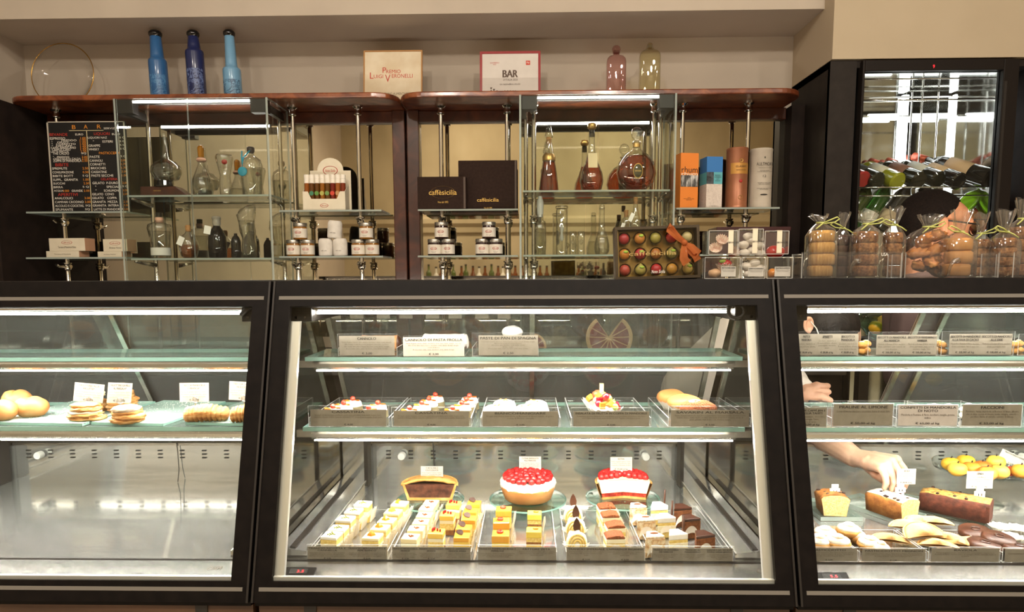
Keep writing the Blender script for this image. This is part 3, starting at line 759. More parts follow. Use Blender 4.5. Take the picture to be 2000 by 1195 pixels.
t = decanter(396, 374, Yd, VA, [('glass', G_CLR, [(12, 374), (18, 368), (20, 356), (18, 344), (11, 325), (6, 312), (5, 300), (6, 297)]), ('spirit', G_WAT, [(11, 373), (17, 367), (18.5, 356), (15, 338), (0, 338)]), ('stopper', mat('amber_glass', '#d08a1e', .05, trans=.6), [(5, 306), (5.5, 290), (6, 280), (5, 276), (2, 274)]), ('bow', mat('peach_ribbon', '#d8a78e', .6), [(7, 306), (9, 303), (7, 299), (5, 299)])], 'teardrop clear decanter with an amber stopper', 'clear decanters in the first vitrine')
decanter(441, 375, Yd, VA, [('glass', G_CLR, [(8, 375), (10, 372), (11, 350), (9, 335), (13, 315), (16, 300), (14, 294), (4, 293)]), ('cherry', mat('red_bead', '#b3201e', .1, coat=.5), [(0, 313), (4, 311), (5.5, 308), (4, 304), (0, 302)]), ('foot', G_BLK, [(20, 376.5), (20, 374.5), (9, 373)])], 'flared clear decanter with a red bead on a black foot', 'clear decanters in the first vitrine')
t = decanter(493, 374, Yd, VA, [('glass', G_CLR, [(15, 374), (17, 370), (19, 340), (20, 315), (17, 303), (9, 297), (5, 293), (5, 288)]), ('spirit', G_WAT, [(14, 373), (16, 369), (18, 340), (18.5, 322), (0, 322)]), ('stopper', mat('dark_cork', '#2b201a', .5), [(5, 290), (7, 286), (7, 280), (5, 278)])], 'broad shouldered clear bottle with a turquoise pendant', 'clear decanters in the first vitrine')
mT = mat('turquoise_glass', '#2aa3c0', .05, trans=.3, coat=.5)
s_ = (Yd)/F
MB().lathe([(0, 0), (8*s_, 0), (9*s_, .004), (8*s_, .008), (0, .008)], (0, 0, 0), 18).build('pendant', mT, t, local=True, smooth=True)
o = ALLCH[t.name][-1]; o.rotation_euler = (math.pi/2, 0, 0); o.location = (-8*s_, -.052, P(0, 329, Yd).z-P(0, 374, Yd).z)
MB().tube([(-11*s_, -.035, .203), (-9*s_, -.052, .17), (-8*s_, -.054, .13), (-6*s_, -.052, .17), (4*s_, -.035, .205)], .0035, 6).build('cord', mT, t, local=True, smooth=True)
# lower shelf
decanter(315, 499, Yd, VB, [('glass', G_CLR, [(15, 499), (17, 495), (17, 480), (18, 460), (22, 440), (20, 433), (9, 428), (6.5, 424), (6, 418)]), ('spirit', G_WAT, [(14, 498), (16, 495), (16, 480), (17, 462), (20, 446), (0, 446)]), ('label_band', mat('frost_label', '#d8d5cc', .6), [(17.5, 493), (17.5, 478), (17.8, 478)]), ('collar', mat('peach_ribbon', '#d8a78e', .6), [(7, 429), (7, 420), (6, 419)]), ('stopper', G_BLK, [(6, 419), (6, 410), (4, 409)])], 'flared clear grappa bottle with a black stopper', 'bottles on the lower shelf of the first vitrine')
def hang_tag(t, x, y, z, w_, h_, tilt):
    MB().box((-w_/2, 0, -h_), (w_/2, .001, 0)).build('paper_tag', M_WHITE, t, local=True)
    o = ALLCH[t.name][-1]; o.location = (x, y, z); o.rotation_euler = (0, math.radians(tilt), 0)
t = decanter(370, 498, Yd, VB, [('glass', G_CLR, [(8, 498), (14, 494), (17, 480), (17, 468), (12, 455), (6, 449), (4.5, 444)]), ('spirit', glass('pale_amber', '#e2b58a', 1.0, .05, 3), [(7, 497), (13, 493), (16, 480), (16, 472), (0, 472)]), ('stopper', M_CORK, [(4.5, 446), (5, 436), (3.5, 433)])], 'small pale amber flask with a white paper tag', 'bottles on the lower shelf of the first vitrine')
hang_tag(t, -3*s_, -.045, .10, .028, .042, 25)
t = decanter(426, 498, Yd, VB, [('bottle', G_BLK, [(14, 498), (16, 496), (17, 475), (16, 455), (11, 444), (7, 438), (6, 434)]), ('stopper', mat('clear_plastic', '#cfc8ba', .1, trans=.6), [(6, 436), (8, 430), (7, 424), (9, 420), (7, 417)])], 'black liqueur bottle with a white tag and clear stopper', 'bottles on the lower shelf of the first vitrine')
hang_tag(t, -8*s_, -.046, .15, .032, .038, 12)
decanter(462, 498, Yd, VB, [('bottle', G_BLK, [(8, 498), (9, 496), (9, 465), (6, 457), (3, 454), (3, 450)])], 'small plain black bottle beside the twisted glass decanter', 'bottles on the lower shelf of the first vitrine')
m = MB(); vs = []; fs = []
rows = [(0, 13, 498, 0), (.2, 15, 490, 0), (.4, 15, 475, 1), (.7, 12, 460, 1), (1.0, 14, 445, -1), (1.4, 16, 430, -3), (1.8, 17, 415, -3), (2.2, 14, 403, 1), (2.6, 8, 396, 8), (2.8, 2, 394, 12)]
for (tw, r, q, dx) in rows:
    z = P(0, q, Yd).z-P(0, 498, Yd).z
    for i in range(20):
        a = 2*math.pi*i/20; k = 1+.14*math.cos(4*(a+tw*1.4))
        vs.append((dx*s_+r*s_*k*math.cos(a), r*s_*k*.8*math.sin(a), z))
for j in range(len(rows)-1):
    for i in range(20):
        i2 = (i+1) % 20; fs.append((j*20+i, j*20+i2, (j+1)*20+i2, (j+1)*20+i))
fs.append(tuple(range(20)))
t = thing('decanter', 'twisted wave shaped clear glass decanter', 'bottle', (P(487, 498, Yd).x, Yd, VB+.0005), 'bottles on the lower shelf of the first vitrine')
m.add(vs, fs).build('glass', G_CLR, t, smooth=True, local=True)
MB().add([Vector(v)*.86+Vector((0, 0, .004)) for v in vs[:140]], [f for f in fs if max(f) < 140]+[tuple(range(120, 140))]).build('spirit', G_WAT, t, smooth=True, local=True)
# ---- second vitrine
V2A, V2B = 1.700, 1.408
decanter(1072, 386, Yd, V2A, [('glass', G_CLR, [(17, 386), (18, 382), (15, 350), (11, 325), (8, 305), (5, 290), (5, 285)]), ('cognac', G_COG, [(16, 385), (17, 381), (14, 350), (11, 328), (0, 328)]), ('collar', mat('gold_collar', '#b8945a', .3, .8), [(12, 326), (12.3, 318), (9.5, 313), (8.5, 313)]), ('cork', M_CORK, [(5, 293), (5, 282), (4.5, 281)]), ('spire_stopper', G_CLR, [(7, 281), (7.5, 277), (6, 272), (4, 262), (.5, 253)])], 'conical cognac decanter with a pointed glass stopper', 'cognac decanters in the second vitrine')
t = decanter(1155, 386, Yd, V2A, [('glass', G_CLR, [(12, 386), (19, 381), (22, 366), (20, 350), (12, 330), (6.5, 310), (5.5, 290), (6, 275)]), ('cognac', G_COG, [(11, 385), (18, 380), (20.5, 366), (18.5, 350), (11, 331), (6, 312), (0, 311)]), ('seal', G_BLK, [(5, 280), (5, 268), (4.5, 268)]), ('ring_stopper', mat('gold_collar', '#b8945a', .3, .8), [(4, 268), (8, 264), (8.5, 259), (7, 255), (3, 254)])], 'pear shaped cognac decanter with a cream neck tag', 'cognac decanters in the second vitrine')
MB().box((-.021, 0, -.07), (.021, .001, 0)).build('neck_tag', mat('cream_tag', '#dcc9a0', .7), t, local=True)
o = ALLCH[t.name][-1]; o.location = (0, -.045, .17); o.rotation_euler = (math.radians(-14), 0, 0)
t = decanter(1242, 385, Yd, V2A, [('glass', G_CLR, [(10, 385), (18, 382), (32, 368), (37, 350), (33, 330), (22, 315), (9, 306), (6.5, 300), (6.5, 295), (9, 292)]), ('cognac', G_COG, [(9, 384), (17, 381), (30, 368), (35, 350), (31, 331), (20, 317), (0, 314)]), ('collar', mat('gold_collar', '#b8945a', .3, .8), [(6.8, 300), (6.8, 292), (6.5, 292)]), ('stopper', G_CLR, [(6, 293), (9, 290), (5, 288), (9, 281), (11, 273), (8, 265), (3, 262)])], 'round ringed cognac decanter with an oval gold label', 'cognac decanters in the second vitrine', sy=.55)
for k in range(1, 5):
    MB().ring((0, -.036+.004*k, .086), .018+.0155*k, .0022, 30, 5, 'y').build('glass_ring', G_CLR, t, local=True, smooth=True)
m = MB(); m.sphere((0, 0, 0), (.021, .003, .033), 20, 10).build('oval_label', mat('olive_label', '#3d3518', .5, .3), t, local=True, smooth=True); ALLCH[t.name][-1].location = (0, -.046, .088)
MB().ring((0, -.049, .088), .021, .0014, 30, 5, 'y', sy=1.55).build('label_rim', M_GOLD, t, local=True, smooth=True)
letters('GRAN RISERVA', t, M_GOLD, 0, .088, .028, .006, y=-.0505)
GRP = 'clear glass bottles on the lower shelf of the second vitrine'
decanter(1055, 497, Yd, V2B, [('glass', G_CLR, [(10, 497), (10.5, 495), (11.5, 470), (11, 445), (10, 433), (6, 430), (5.5, 418)]), ('spirit', G_WAT, [(9, 496), (9.5, 494), (10.5, 470), (10, 447), (0, 447)]), ('ground_stopper', mat('frosted_glass', '#d7d6cf', .4, trans=.4), [(5, 424), (6, 415), (6.5, 395), (3, 384)])], 'six sided clear bottle with a tall frosted stopper', GRP)
decanter(1097, 497, Yd, V2B, [('glass', G_CLR, [(10.5, 497), (10.8, 495), (10.8, 412), (9, 408)]), ('lid', G_CLR, [(11.5, 408), (12, 405), (11, 403), (0, 402.5)]), ('etched_flower', mat('frosted_glass', '#d7d6cf', .4, trans=.4), [(2, 470), (4, 465), (2, 455), (4, 445), (1, 440)])], 'tall clear cylinder bottle with a frosted flower inside', GRP)
for i, (px, wq) in enumerate(((1119, 6.2), (1135, 6.2))):
    decanter(px, 497, Yd, V2B, [('glass', G_CLR, [(wq-.4, 497), (wq, 495), (wq, 454), (wq-.5, 452)]), ('bubble', G_CLR, [(0, 478), (3.5, 474), (3.5, 470), (0, 466)])], ('slim tubular shot glass nearest the cylinder bottle', 'slim tubular shot glass nearest the round flask')[i], GRP, 'glass', name='shot_glass')
decanter(1175, 497, Yd, V2B, [('glass', G_CLR, [(10, 497), (14, 490), (14.5, 478), (11, 463), (6, 450), (5, 430), (5, 410), (5.5, 407)]), ('spirit', G_WAT, [(9, 496), (13, 489), (13.5, 478), (10, 464), (0, 462)]), ('stopper', G_CLR, [(4, 410), (5, 405), (4.5, 402), (0, 401)])], 'conical clear flask with a star emblem and long neck', GRP)
t = decanter(1240, 497, Yd, V2B, [('glass', G_CLR, [(10, 497), (11, 490), (11, 440), (8, 425), (4.5, 412), (4, 395)]), ('cork', M_CORK, [(4, 400), (4, 388), (3.5, 387)])], 'clear bottle with a hanging white tag behind the gift box', GRP)
hang_tag(t, -6*s_, -.03, .19, .018, .04, 25)
t = decanter(1222, 497, 3.2, V2B, [('glass', G_CLR, [(9, 497), (10, 490), (10, 445), (7, 430), (4, 420)]), ('cork', M_CORK, [(4, 424), (4.2, 412), (4, 411)])], 'corked clear bottle half hidden behind the gift box', GRP)
hang_tag(t, -6*s_, -.03, .15, .016, .035, 20)

# ---- sample tubes in a cardboard display
Y = 3.12
x0, x1, z0, z1 = RC(593, 671, 308, 408, Y); W = x1-x0; s = (Y+.07)/F
t = thing('counter_display', 'cream cardboard counter display with an arched back card', 'display box', ((x0+x1)/2, Y, SH_A+.001))
D = .075; hf = 35*s; hb = 67*s
poly = [(-W/2, 0), (W/2, 0), (W/2, hf), (W/2-.022, hf), (W/2-.038, hf-.034), (-W/2+.038, hf-.034), (-W/2+.022, hf), (-W/2, hf)]
MB().prism(poly, 'y', 0, .002).build('front_card', M_CREAM, t, local=True)
arch = [(-W/2+.018, 0), (W/2+.018, 0), (W/2+.018, 83*s*.98)] + [(W*.1+.31*W*math.cos(a), 76*s+24*s*math.sin(a)) for a in [math.pi*k/14 for k in range(15)]] + [(-W/2+.018, 81*s*.98)]
arch = [(-W/2, 0), (W/2, 0), (W/2, 78*s)] + [(.32*W*math.cos(a), 78*s+24*s*math.sin(a)) for a in [math.pi*k/14 for k in range(15)]] + [(-W/2, 78*s)]
MB().prism([(p[0]+.012, p[1]) for p in arch], 'y', D, D+.002).build('back_card', M_CREAM, t, local=True)
for sx in (-1, 1):
    xx = sx*W/2
    MB().hexa([(xx, 0, 0), (xx, D, 0), (xx, D, hf*1.5), (xx, 0, hf)], [(xx+.002*sx, 0, 0), (xx+.002*sx, D, 0), (xx+.002*sx, D, hf*1.5), (xx+.002*sx, 0, hf)]).build('side_card', M_CREAM, t, local=True)
MB().box((-W/2, .001, 0), (W/2, D, .002)).build('bottom_card', M_CREAM, t, local=True)
MB().ring((.0, -.0004, .022), .018, .0012, 28, 4, 'y', sy=.5).build('oval_logo', M_TXTR, t, local=True)
letters('caffè sicilia', t, M_TXTR, 0, .022, .026, .006, y=-.0008)
MB().ring((.012, D-.0008, 78*s), .034, .0018, 28, 4, 'y', sy=.62).build('oval_logo', M_TXTR, t, local=True)
letters('Noto Sicilia', t, M_TXTR, .012, 78*s, .05, .013, y=D-.0012, shear=.3)
letters('dolci di Noto', t, M_TXT2, .012, 66*s, .03, .004, y=D-.0012)
tubes = ['#8a4a16', '#5b3410', '#5a3308', '#8a5214', '#5e3a10', '#6e1a10', '#97531e', '#742a12']; dots = ['#c9bd7a', '#3f7a5a', '#5d8a3a', '#a9a652', '#6f8f4a', '#c8402c', '#b98a5a', '#9a6a4a']
tn = ['amber', 'dark brown with green seal', 'dark brown with lime seal', 'golden with yellow seal', 'olive brown', 'dark red', 'light amber', 'reddish brown']
for i in range(8):
    xx = (x0+x1)/2-W/2+.012+(W-.024)*i/7; yy = Y+.014
    rr = W/8*.47
    u = thing('sample_tube', f'{tn[i]} filled glass sample tube with white cap, number {i+1} from the chrome post', 'tube', (xx, yy+.008, SH_A+.004), 'sample tubes in the cardboard display')
    u['label'] = f'{tn[i]} honey tube with white cap in the cream counter display'
    smooth_by_angle(MB().cyl((0, 0, 0), rr, 50*s, 16).build('glass_tube', mat('tube_'+tubes[i], tubes[i], .08, coat=.5), u, local=True))
    c = smooth_by_angle(MB().lathe([(rr*1.08, 50*s), (rr*1.08, 57*s), (rr*1.02, 57.3*s), (rr*1.02, 58*s), (rr*1.08, 58.3*s), (rr*1.08, 65*s), (rr*.95, 66*s)], (0, 0, 0), 16).build('cap', mat('cap_white', '#e9e1d2', .5), u, local=True))
    if i not in (0, 7):
        MB().lathe([(0, 0), (rr*.9, 0), (rr*.9, .001)], (0, 0, 0), 16).build('seal_dot', mat('dot_'+dots[i], dots[i], .6), u, local=True)
        k = ALLCH[u.name][-1]; k.rotation_euler = (math.pi/2, 0, 0); k.location = (0, -rr*1.0, 31*s)

# ---- jam jars and white paper rolls
M_LABEL = nmat('jar_label', [(0.3, '#d9d0c0'), (0.7, '#e4dccd')], scale=30, rough=.7)
M_LID = mat('jar_lid', '#a9a59c', .3, .9)
def jar(px, qb, Y, z, fill, label, group, brand='caffè sicilia'):
    s = (Y+.07)/F; r = 13*s; h = 31*s
    t = thing('jam_jar', label, 'jar', (P(px, qb, Y).x, Y, z+.0005), group)
    smooth_by_angle(MB().lathe([(r*.9, 0), (r, .004), (r, h*.70), (r*.93, h*.76), (r*.93, h*.8)], (0, 0, 0), 24).build('jar_glass', mat('jar_'+fill, fill, .08, coat=.6), t, local=True), 50)
    smooth_by_angle(MB().lathe([(r*.98, h*.78), (r*1.0, h*.8), (r*1.0, h*.97), (r*.94, h), (0, h)], (0, 0, 0), 24).build('lid', M_LID, t, local=True), 40)
    lb = MB().lathe([(r*1.006, h*.1), (r*1.006, h*.66)], (0, 0, 0), 22, a0=math.radians(165), a1=math.radians(375)).build('paper_label', M_LABEL, t, local=True, smooth=True)
    MB().ring((0, -r*1.01, h*.42), r*.42, .0010, 22, 4, 'y', sy=.5).build('oval_logo', M_TXTR, t, local=True)
    letters(brand, t, M_TXTR, 0, h*.42, r*.62, h*.1, y=-r*1.015)
    letters('Confettura di\nMandorle', t, M_TXT2, 0, h*.2, r*.7, h*.12, y=-r*1.012)
    return h
names = (('honey', '#8a5a1e', 'beside the first vitrine', 587, ((560+587)/2, (588+615)/2)), ('honey', '#8a5a1e', 'beside the dark wood pillar', 715.5, (700.5, 727.5)))
for fill_n, fc, where, pt, (pa, pb) in names:
    g = 'honey jars '+where
    h = jar(pa, 498, 3.14, SH_B, fc, f'outer silver lidded {fill_n} jar under another, {where}' if where.startswith('beside the first') else f'silver lidded {fill_n} jar under another, nearest the white rolls', g)
    jar(pb, 498, 3.14, SH_B, fc, f'silver lidded {fill_n} jar under another, nearest the white rolls from the vitrine side' if where.startswith('beside the first') else f'silver lidded {fill_n} jar under another, nearest the wood pillar', g)
    jar(pt, 467, 3.14, SH_B+h+.001, fc, f'silver lidded {fill_n} jar on top of two, {where}', g)
for where, pt, pa, pb in (('under the small brown box', 862.5, 849, 875), ('under the large brown box', 955, 942, 968.5)):
    g = 'dark jars '+where
    h = jar(pa, 497, 3.14, SH_B, '#2e1710', f'dark spread jar lower, pillar side of the pile {where}', g)
    jar(pb, 497, 3.14, SH_B, '#2e1710', f'dark spread jar lower, vitrine side of the pile {where}', g)
    jar(pt, 467, 3.14, SH_B+h+.001, '#2e1710', f'dark spread jar on top of the pile {where}', g)
M_ROLL = nmat('white_wrap', [(0.3, '#cfc8bd'), (0.7, '#e6e0d6')], scale=25, rough=.8, bump=.4, bscale=18)
def roll(px, qb, z, tilt, label):
    Y = 3.13; s = (Y+.07)/F; r = 13.5*s; h = 33*s
    t = thing('wrapped_jar', label, 'wrapped jar', (P(px, qb, Y).x, Y, z+.0005), 'white paper wrapped jars', rot=(0, math.radians(tilt), 0))
    m = MB(); vs = []; fs = []
    prof = [(.93, 0), (1, .08), (1, .8), (.95, .9), (.8, 1.0), (0, .97)]
    for j, (k, zz) in enumerate(prof):
        for i in range(24):
            a = 2*math.pi*i/24; kk = k*(1+.025*math.sin(5*a+j))
            vs.append((r*kk*math.cos(a), r*kk*math.sin(a), h*zz))
    for j in range(len(prof)-1):
        for i in range(24):
            i2 = (i+1) % 24; fs.append((j*24+i, j*24+i2, (j+1)*24+i2, (j+1)*24+i))
    fs.append(tuple(range(24)))
    m.add(vs, fs).build('paper_wrap', M_ROLL, t, smooth=True, local=True)
    letters('caffè sicilia', t, M_TXT2, 0, h*.3, r*.8, h*.06, y=-r*1.03)
    return h
h = roll(637, 498, SH_B, 0, 'white paper wrapped jar below, nearest the honey jars on the vitrine side')
roll(665, 498, SH_B, 0, 'white paper wrapped jar below, nearest the pillar side honey jars')
roll(653, 466, SH_B+h+.001, 5, 'white paper wrapped jar resting on two others')

# ---- two brown gift boxes
M_BROWN = nmat('brown_box', [(0.3, '#261812'), (0.7, '#2e1f17')], scale=90, rough=.75, spec=.15)
def brown(p0, p1, q0, Y, dep, label, lc, lw, lh, sub):
    x0, x1, z0, z1 = RC(p0, p1, q0, 405, Y); W = x1-x0; H = z1-SH_A
    t = thing('gift_box', label, 'box', ((x0+x1)/2, Y, SH_A+.001), 'brown gift boxes on the glass shelf')
    MB().box((-W/2, 0, 0), (W/2, dep, H)).build('carton', M_BROWN, t, local=True, bevel=.002)
    MB().box((W/2-.012, -.0012, .002), (W/2-.003, .001, H-.002)).build('lid_edge', mat('brown_edge', '#4a382c', .5), t, local=True)
    bx = lambda px, py: (((px-p0)/(p1-p0)-.5)*W, (405-py)/(405-q0)*H)
    cx, cz = bx(*lc)
    letters('caffèsicilia', t, M_GOLD, cx, cz, lw*W/(p1-p0), lh*W/(p1-p0), y=-.0012, bold=.0)
    letters('Viva dal 1892', t, M_GOLD, cx, bx(*sub)[1], lw*.38*W/(p1-p0), lh*.4*W/(p1-p0), y=-.0012)
    if lw > 50: MB().ring((cx, -.0005, cz), .056, .0007, 40, 4, 'y', sy=.5).build('oval_logo', M_GOLD, t, local=True)
brown(816, 910, 345, 3.10, .05, 'small dark brown gift box with gold lettering in front', (865, 374), 54, 9.5, (865, 392))
brown(896, 1010, 313, 3.16, .06, 'large dark brown gift box with gold lettering behind', (953, 386), 42, 7, (955, 401))

# ---- spirit cartons beside the second vitrine
Y = 3.13; s = (Y+.07)/F
def carton(p0, p1, q0, label, rotz, dep, bands):
    x0, x1, z0, z1 = RC(p0, p1, q0, 402, Y); W = x1-x0; H = z1-SH_A
    t = thing('spirit_carton', label, 'box', ((x0+x1)/2, Y, SH_A+.001), 'spirit cartons on the glass shelf', rot=(0, 0, math.radians(rotz)))
    for nm, m, f0, f1 in bands:
        MB().box((-W/2, 0, H*f0), (W/2, dep, H*f1)).build(nm, m, t, local=True)
    return t, W, H
M_OR = mat('orange_card', '#e0802a', .5)
t, W, H = carton(1327, 1366, 299, 'orange rum carton with a black and white cane picture', 10, .09, [('carton', M_OR, 0, 1)])
MB().box((-W/2+.001, -.001, H*.39), (W/2-.001, .0005, H*.60)).build('picture', nmat('cane_picture', [(0.35, '#1c1a19'), (0.5, '#5a5856'), (0.65, '#c9c5c0')], scale=60, detail=6, rough=.6, stretch=(1, 1, .3)), t, local=True)
letters('rhum', t, M_TXT, 0, H*.70, W*.9, H*.11, y=-.0012); letters('rhum', t, M_TXTW, 0, H*.625, W*.9, H*.055, y=-.0014)
letters('RHUM\nRHUM AGRICOLE VIEUX\nMARTINIQUE', t, M_TXT, 0, H*.17, W*.6, H*.06, y=-.001)
t, W, H = carton(1378, 1413, 306, 'blue and white rum carton with a turquoise label', 8, .085, [('lower_band', nmat('white_swirl', [(0.45, '#d3c6ba'), (0.5, '#c2b4a8'), (0.55, '#d3c6ba')], scale=20, rough=.6, distort=3), 0, .47), ('middle_band', mat('teal_card', '#5aa7b0', .5), .47, .70), ('upper_band', mat('blue_card', '#2f72b4', .5), .70, 1)])
MB().box((-W/2, -.001, H*.47), (-W/2+.034, .0005, H*.70)).build('portrait_panel', nmat('dark_portrait', [(0.4, '#1c1b1c'), (0.6, '#4a5258')], scale=40, rough=.6), t, local=True)
letters('BLENDED\nCARIBBEAN\nRUM\nRESERVE', t, M_TXT, W*.2, H*.585, W*.42, H*.13, y=-.001)
letters('RESERVE RUM', t, M_TXT2, 0, H*.04, W*.4, H*.015, y=-.001)
def canister(px, w_, q0, label, m, tm):
    r = w_/2*s; H = P(0, q0+3, Y).z-SH_A
    t = thing('spirit_canister', label, 'canister', (P(px, 402, Y).x, Y+.03, SH_A+.001), 'spirit canisters on the glass shelf')
    smooth_by_angle(MB().lathe([(r, 0), (r, .012), (r*.985, .013), (r*.985, H-.012), (r, H-.011), (r, H-.002), (r*.96, H), (0, H)], (0, 0, 0), 32).build('tube', m, t, local=True))
    return t, r, H
M_COPPER = nmat('copper_card', [(0.3, '#8f5a3e'), (0.7, '#a86d4c')], scale=10, rough=.38, metal=.35)
t, r, H = canister(1441, 40, 297, 'copper brown whisky canister with a gold label', M_COPPER, M_TXT)
MB().lathe([(r*1.005, H*.56), (r*1.005, H*.74)], (0, 0, 0), 16, a0=math.radians(220), a1=math.radians(330)).build('gold_label', mat('gold_label', '#b9863f', .4, .3), t, local=True, smooth=True)
letters('CLASSIC', t, M_TXT, .004, H*.68, r*1.0, H*.03, y=-r*1.02); letters('SINGLE MALT SCOTCH WHISKY', t, M_TXT, .004, H*.62, r*.9, H*.018, y=-r*1.02)
MB().ring((.004, -r*1.01, H*.775), .007, .0018, 18, 5, 'y').build('gold_ring', M_GOLD, t, local=True)
m = MB(); m.sphere((.004, -r*1.0, H*.44), (.008, .002, .008), 14, 8).build('red_seal', mat('seal_red', '#a5231c', .5), t, local=True, smooth=True)
MB().ring((.004, -r*1.0, H*.17), .009, .0009, 18, 4, 'y').build('embossed_ring', M_GOLD, t, local=True)
t, r, H = canister(1488, 41, 299, 'pale grey whisky canister with dark lettering', nmat('grey_canister', [(0.3, '#aea392'), (0.7, '#bdb2a1')], scale=14, rough=.55), M_TXT)
for s_txt, f, wd, ht in (('AULTMORE', .725, 1.5, .055), ('SPEYSIDE SINGLE MALT SCOTCH WHISKY', .66, 1.1, .012), ('FOGGIE MOSS\nA RARE SINGLE MALT', .605, 1.3, .03), ('12', .525, .28, .035), ('MATURED IN OAK CASKS\nNON CHILL FILTERED', .40, 1.2, .04), ('DISTILLED AND BOTTLED\nIN SCOTLAND', .31, 1.3, .03)):
    letters(s_txt, t, M_TXT, 0, H*f, r*wd, H*ht, y=-r*1.03)
m = MB(); m.sphere((0, -r*1.0, H*.835), (.0025, .001, .005), 8, 6).build('emblem', M_TXT, t, local=True)
m = MB(); m.sphere((0, -r*.99, H*.215), (.017, .0015, .0035), 12, 6).build('ship_mark', M_TXT, t, local=True)
shelf(u2, 1321, 1523, SH_B, pyref=498)
x0, x1, z0, z1 = RC(1398, 1540, 443, 470, 3.12)
t = thing('wooden_casket', 'dark maroon casket on the lower glass shelf behind the clear boxes', 'box', ((x0+x1)/2, 3.12, SH_B+.001))
hh = z1-SH_B
MB().box((x0, 3.1, SH_B+.001), (x1, 3.24, SH_B+hh-.02)).build('body', mat('maroon_lacquer', '#3a1518', .35, coat=.4), t, bevel=.003)
MB().box((x0-.004, 3.096, SH_B+hh-.019), (x1+.004, 3.244, z1)).build('lid', mat('maroon_lacquer', '#3a1518', .35), t, bevel=.003)

# ---- opposite counter with bottles, seen in the mirror
oc = thing('opposite_counter', 'dark counter across the room that shows in the mirror', 'counter', (0, -2.3, 0))
MB().box((-2.3, -2.55, 0), (2.6, -2.05, 1.10)).build('body', M_BACKDARK, oc)
MB().box((-2.32, -2.58, 1.10), (2.62, -2.02, 1.14)).build('worktop', M_WOODF, oc, bevel=.004)
random.seed(4)
BP = []
for i, (gc, lc, prof) in enumerate((('#4d5a2a', '#d8d0bd', [(.036, 0), (.037, .01), (.037, .19), (.030, .215), (.014, .235), (.0135, .29)]), ('#d9d5c6', '#e7e0d0', [(.040, 0), (.041, .01), (.041, .16), (.02, .19), (.014, .2), (.014, .26)]), ('#6d3a14', '#c9b98e', [(.037, 0), (.038, .01), (.034, .18), (.018, .205), (.015, .27)]), ('#20180f', '#c98a3a', [(.038, 0), (.039, .01), (.039, .2), (.015, .235), (.014, .3)]))):
    t = thing('liquor_bottle', 'x', 'bottle', (0, 0, 0), 'liquor bottles on the opposite counter')
    smooth_by_angle(MB().lathe(prof, (0, 0, 0), 14).build('glass', mat('liq_'+gc, gc, .1, coat=.5), t, local=True))
    MB().lathe([(prof[1][0]*1.01, .05), (prof[1][0]*1.01, .12)], (0, 0, 0), 14).build('paper_label', mat('liql_'+lc, lc, .7), t, local=True)
    MB().cyl((0, 0, prof[-1][1]), .015, .022, 12).build('cap', M_DARK, t, local=True)
    BP.append(t)
LB = ['green wine style liquor bottle reflected in the mirror', 'clear squat liquor bottle reflected in the mirror', 'amber liquor bottle reflected in the mirror', 'black liquor bottle reflected in the mirror']
for i in range(36):
    k = random.randrange(4) if i > 3 else i
    loc = (-1.3+i*.083+random.uniform(-.01, .01), -2.15-.14*(i % 2), 1.1405)
    if i < 4: BP[i].location = loc; BP[i]['label'] = LB[i]
    else: copy_tree(BP[k], loc, label=LB[k])
# ================================================================== contents of the cases
ORD = ['frontmost', 'second', 'third', 'fourth', 'fifth', 'sixth']
def ordl(i, n): return 'frontmost' if i == 0 else ('rearmost' if i == n-1 else ORD[i]+' from the front')
# ---- materials of the pastries
M_SPONGE = nmat('sponge', [(0.3, '#d9b45c'), (0.55, '#e9cb78'), (0.75, '#f2dc95')], scale=160, rough=.85, bump=.5, bscale=220, bdist=.002)
M_SPONGEB = nmat('sponge_brown', [(0.3, '#7a4a22'), (0.7, '#a06a36')], scale=160, rough=.85, bump=.5, bscale=220, bdist=.002)
M_CREAM2 = nmat('pastry_cream', [(0.3, '#efe3bd'), (0.7, '#f7efd2')], scale=40, rough=.5, bump=.15, bscale=60)
M_WHITEC = nmat('white_cream', [(0.3, '#ece7da'), (0.7, '#f6f2e9')], scale=40, rough=.5, bump=.25, bscale=70)
M_YGLAZE = mat('yellow_glaze', '#f0c75a', .25, coat=.5)
M_OGLAZE = mat('orange_glaze', '#e9a83f', .25, coat=.5)
M_PALEGL = mat('ivory_glaze', '#f3e2b0', .35, coat=.3)
M_CHOC = nmat('dark_chocolate', [(0.3, '#3a2016'), (0.7, '#54301f')], scale=60, rough=.4, bump=.2, bscale=90)
M_CHOC2 = nmat('cocoa_dust', [(0.35, '#6b3519'), (0.65, '#8f4d27')], scale=300, rough=.9, bump=.5, bscale=300)
M_PIST = nmat('pistachio_crumb', [(0.3, '#6d7a2c'), (0.7, '#a3a64e')], scale=300, rough=.8)
M_JAM = mat('red_jelly', '#a81e22', .12, coat=.6)
M_STRAW = nmat('strawberry', [(0.35, '#b3161c'), (0.6, '#cf2a28'), (0.75, '#dd5a45')], scale=90, rough=.22, coat=.6)
M_ORANGEF = mat('candied_orange', '#ee8a2c', .2, coat=.5)
M_PAPER = glass('pastry_paper', '#fbf6ea', .5, .03, 3, haze=.55, hazecol='#f4ecdc')
M_CRUST = nmat('shortcrust', [(0.3, '#b9803c'), (0.55, '#d39c54'), (0.75, '#e2b673')], scale=45, rough=.7, bump=.4, bscale=110, bdist=.003)
M_CRUST2 = nmat('golden_bun', [(0.3, '#b07038'), (0.6, '#c98d52'), (0.8, '#dcae78')], scale=14, rough=.5, bump=.12, bscale=60)
M_SUGAR = nmat('icing_sugar', [(0.35, '#cfae85'), (0.5, '#efe6d8'), (0.7, '#f8f4ee')], scale=26, rough=.9, bump=.3, bscale=90)
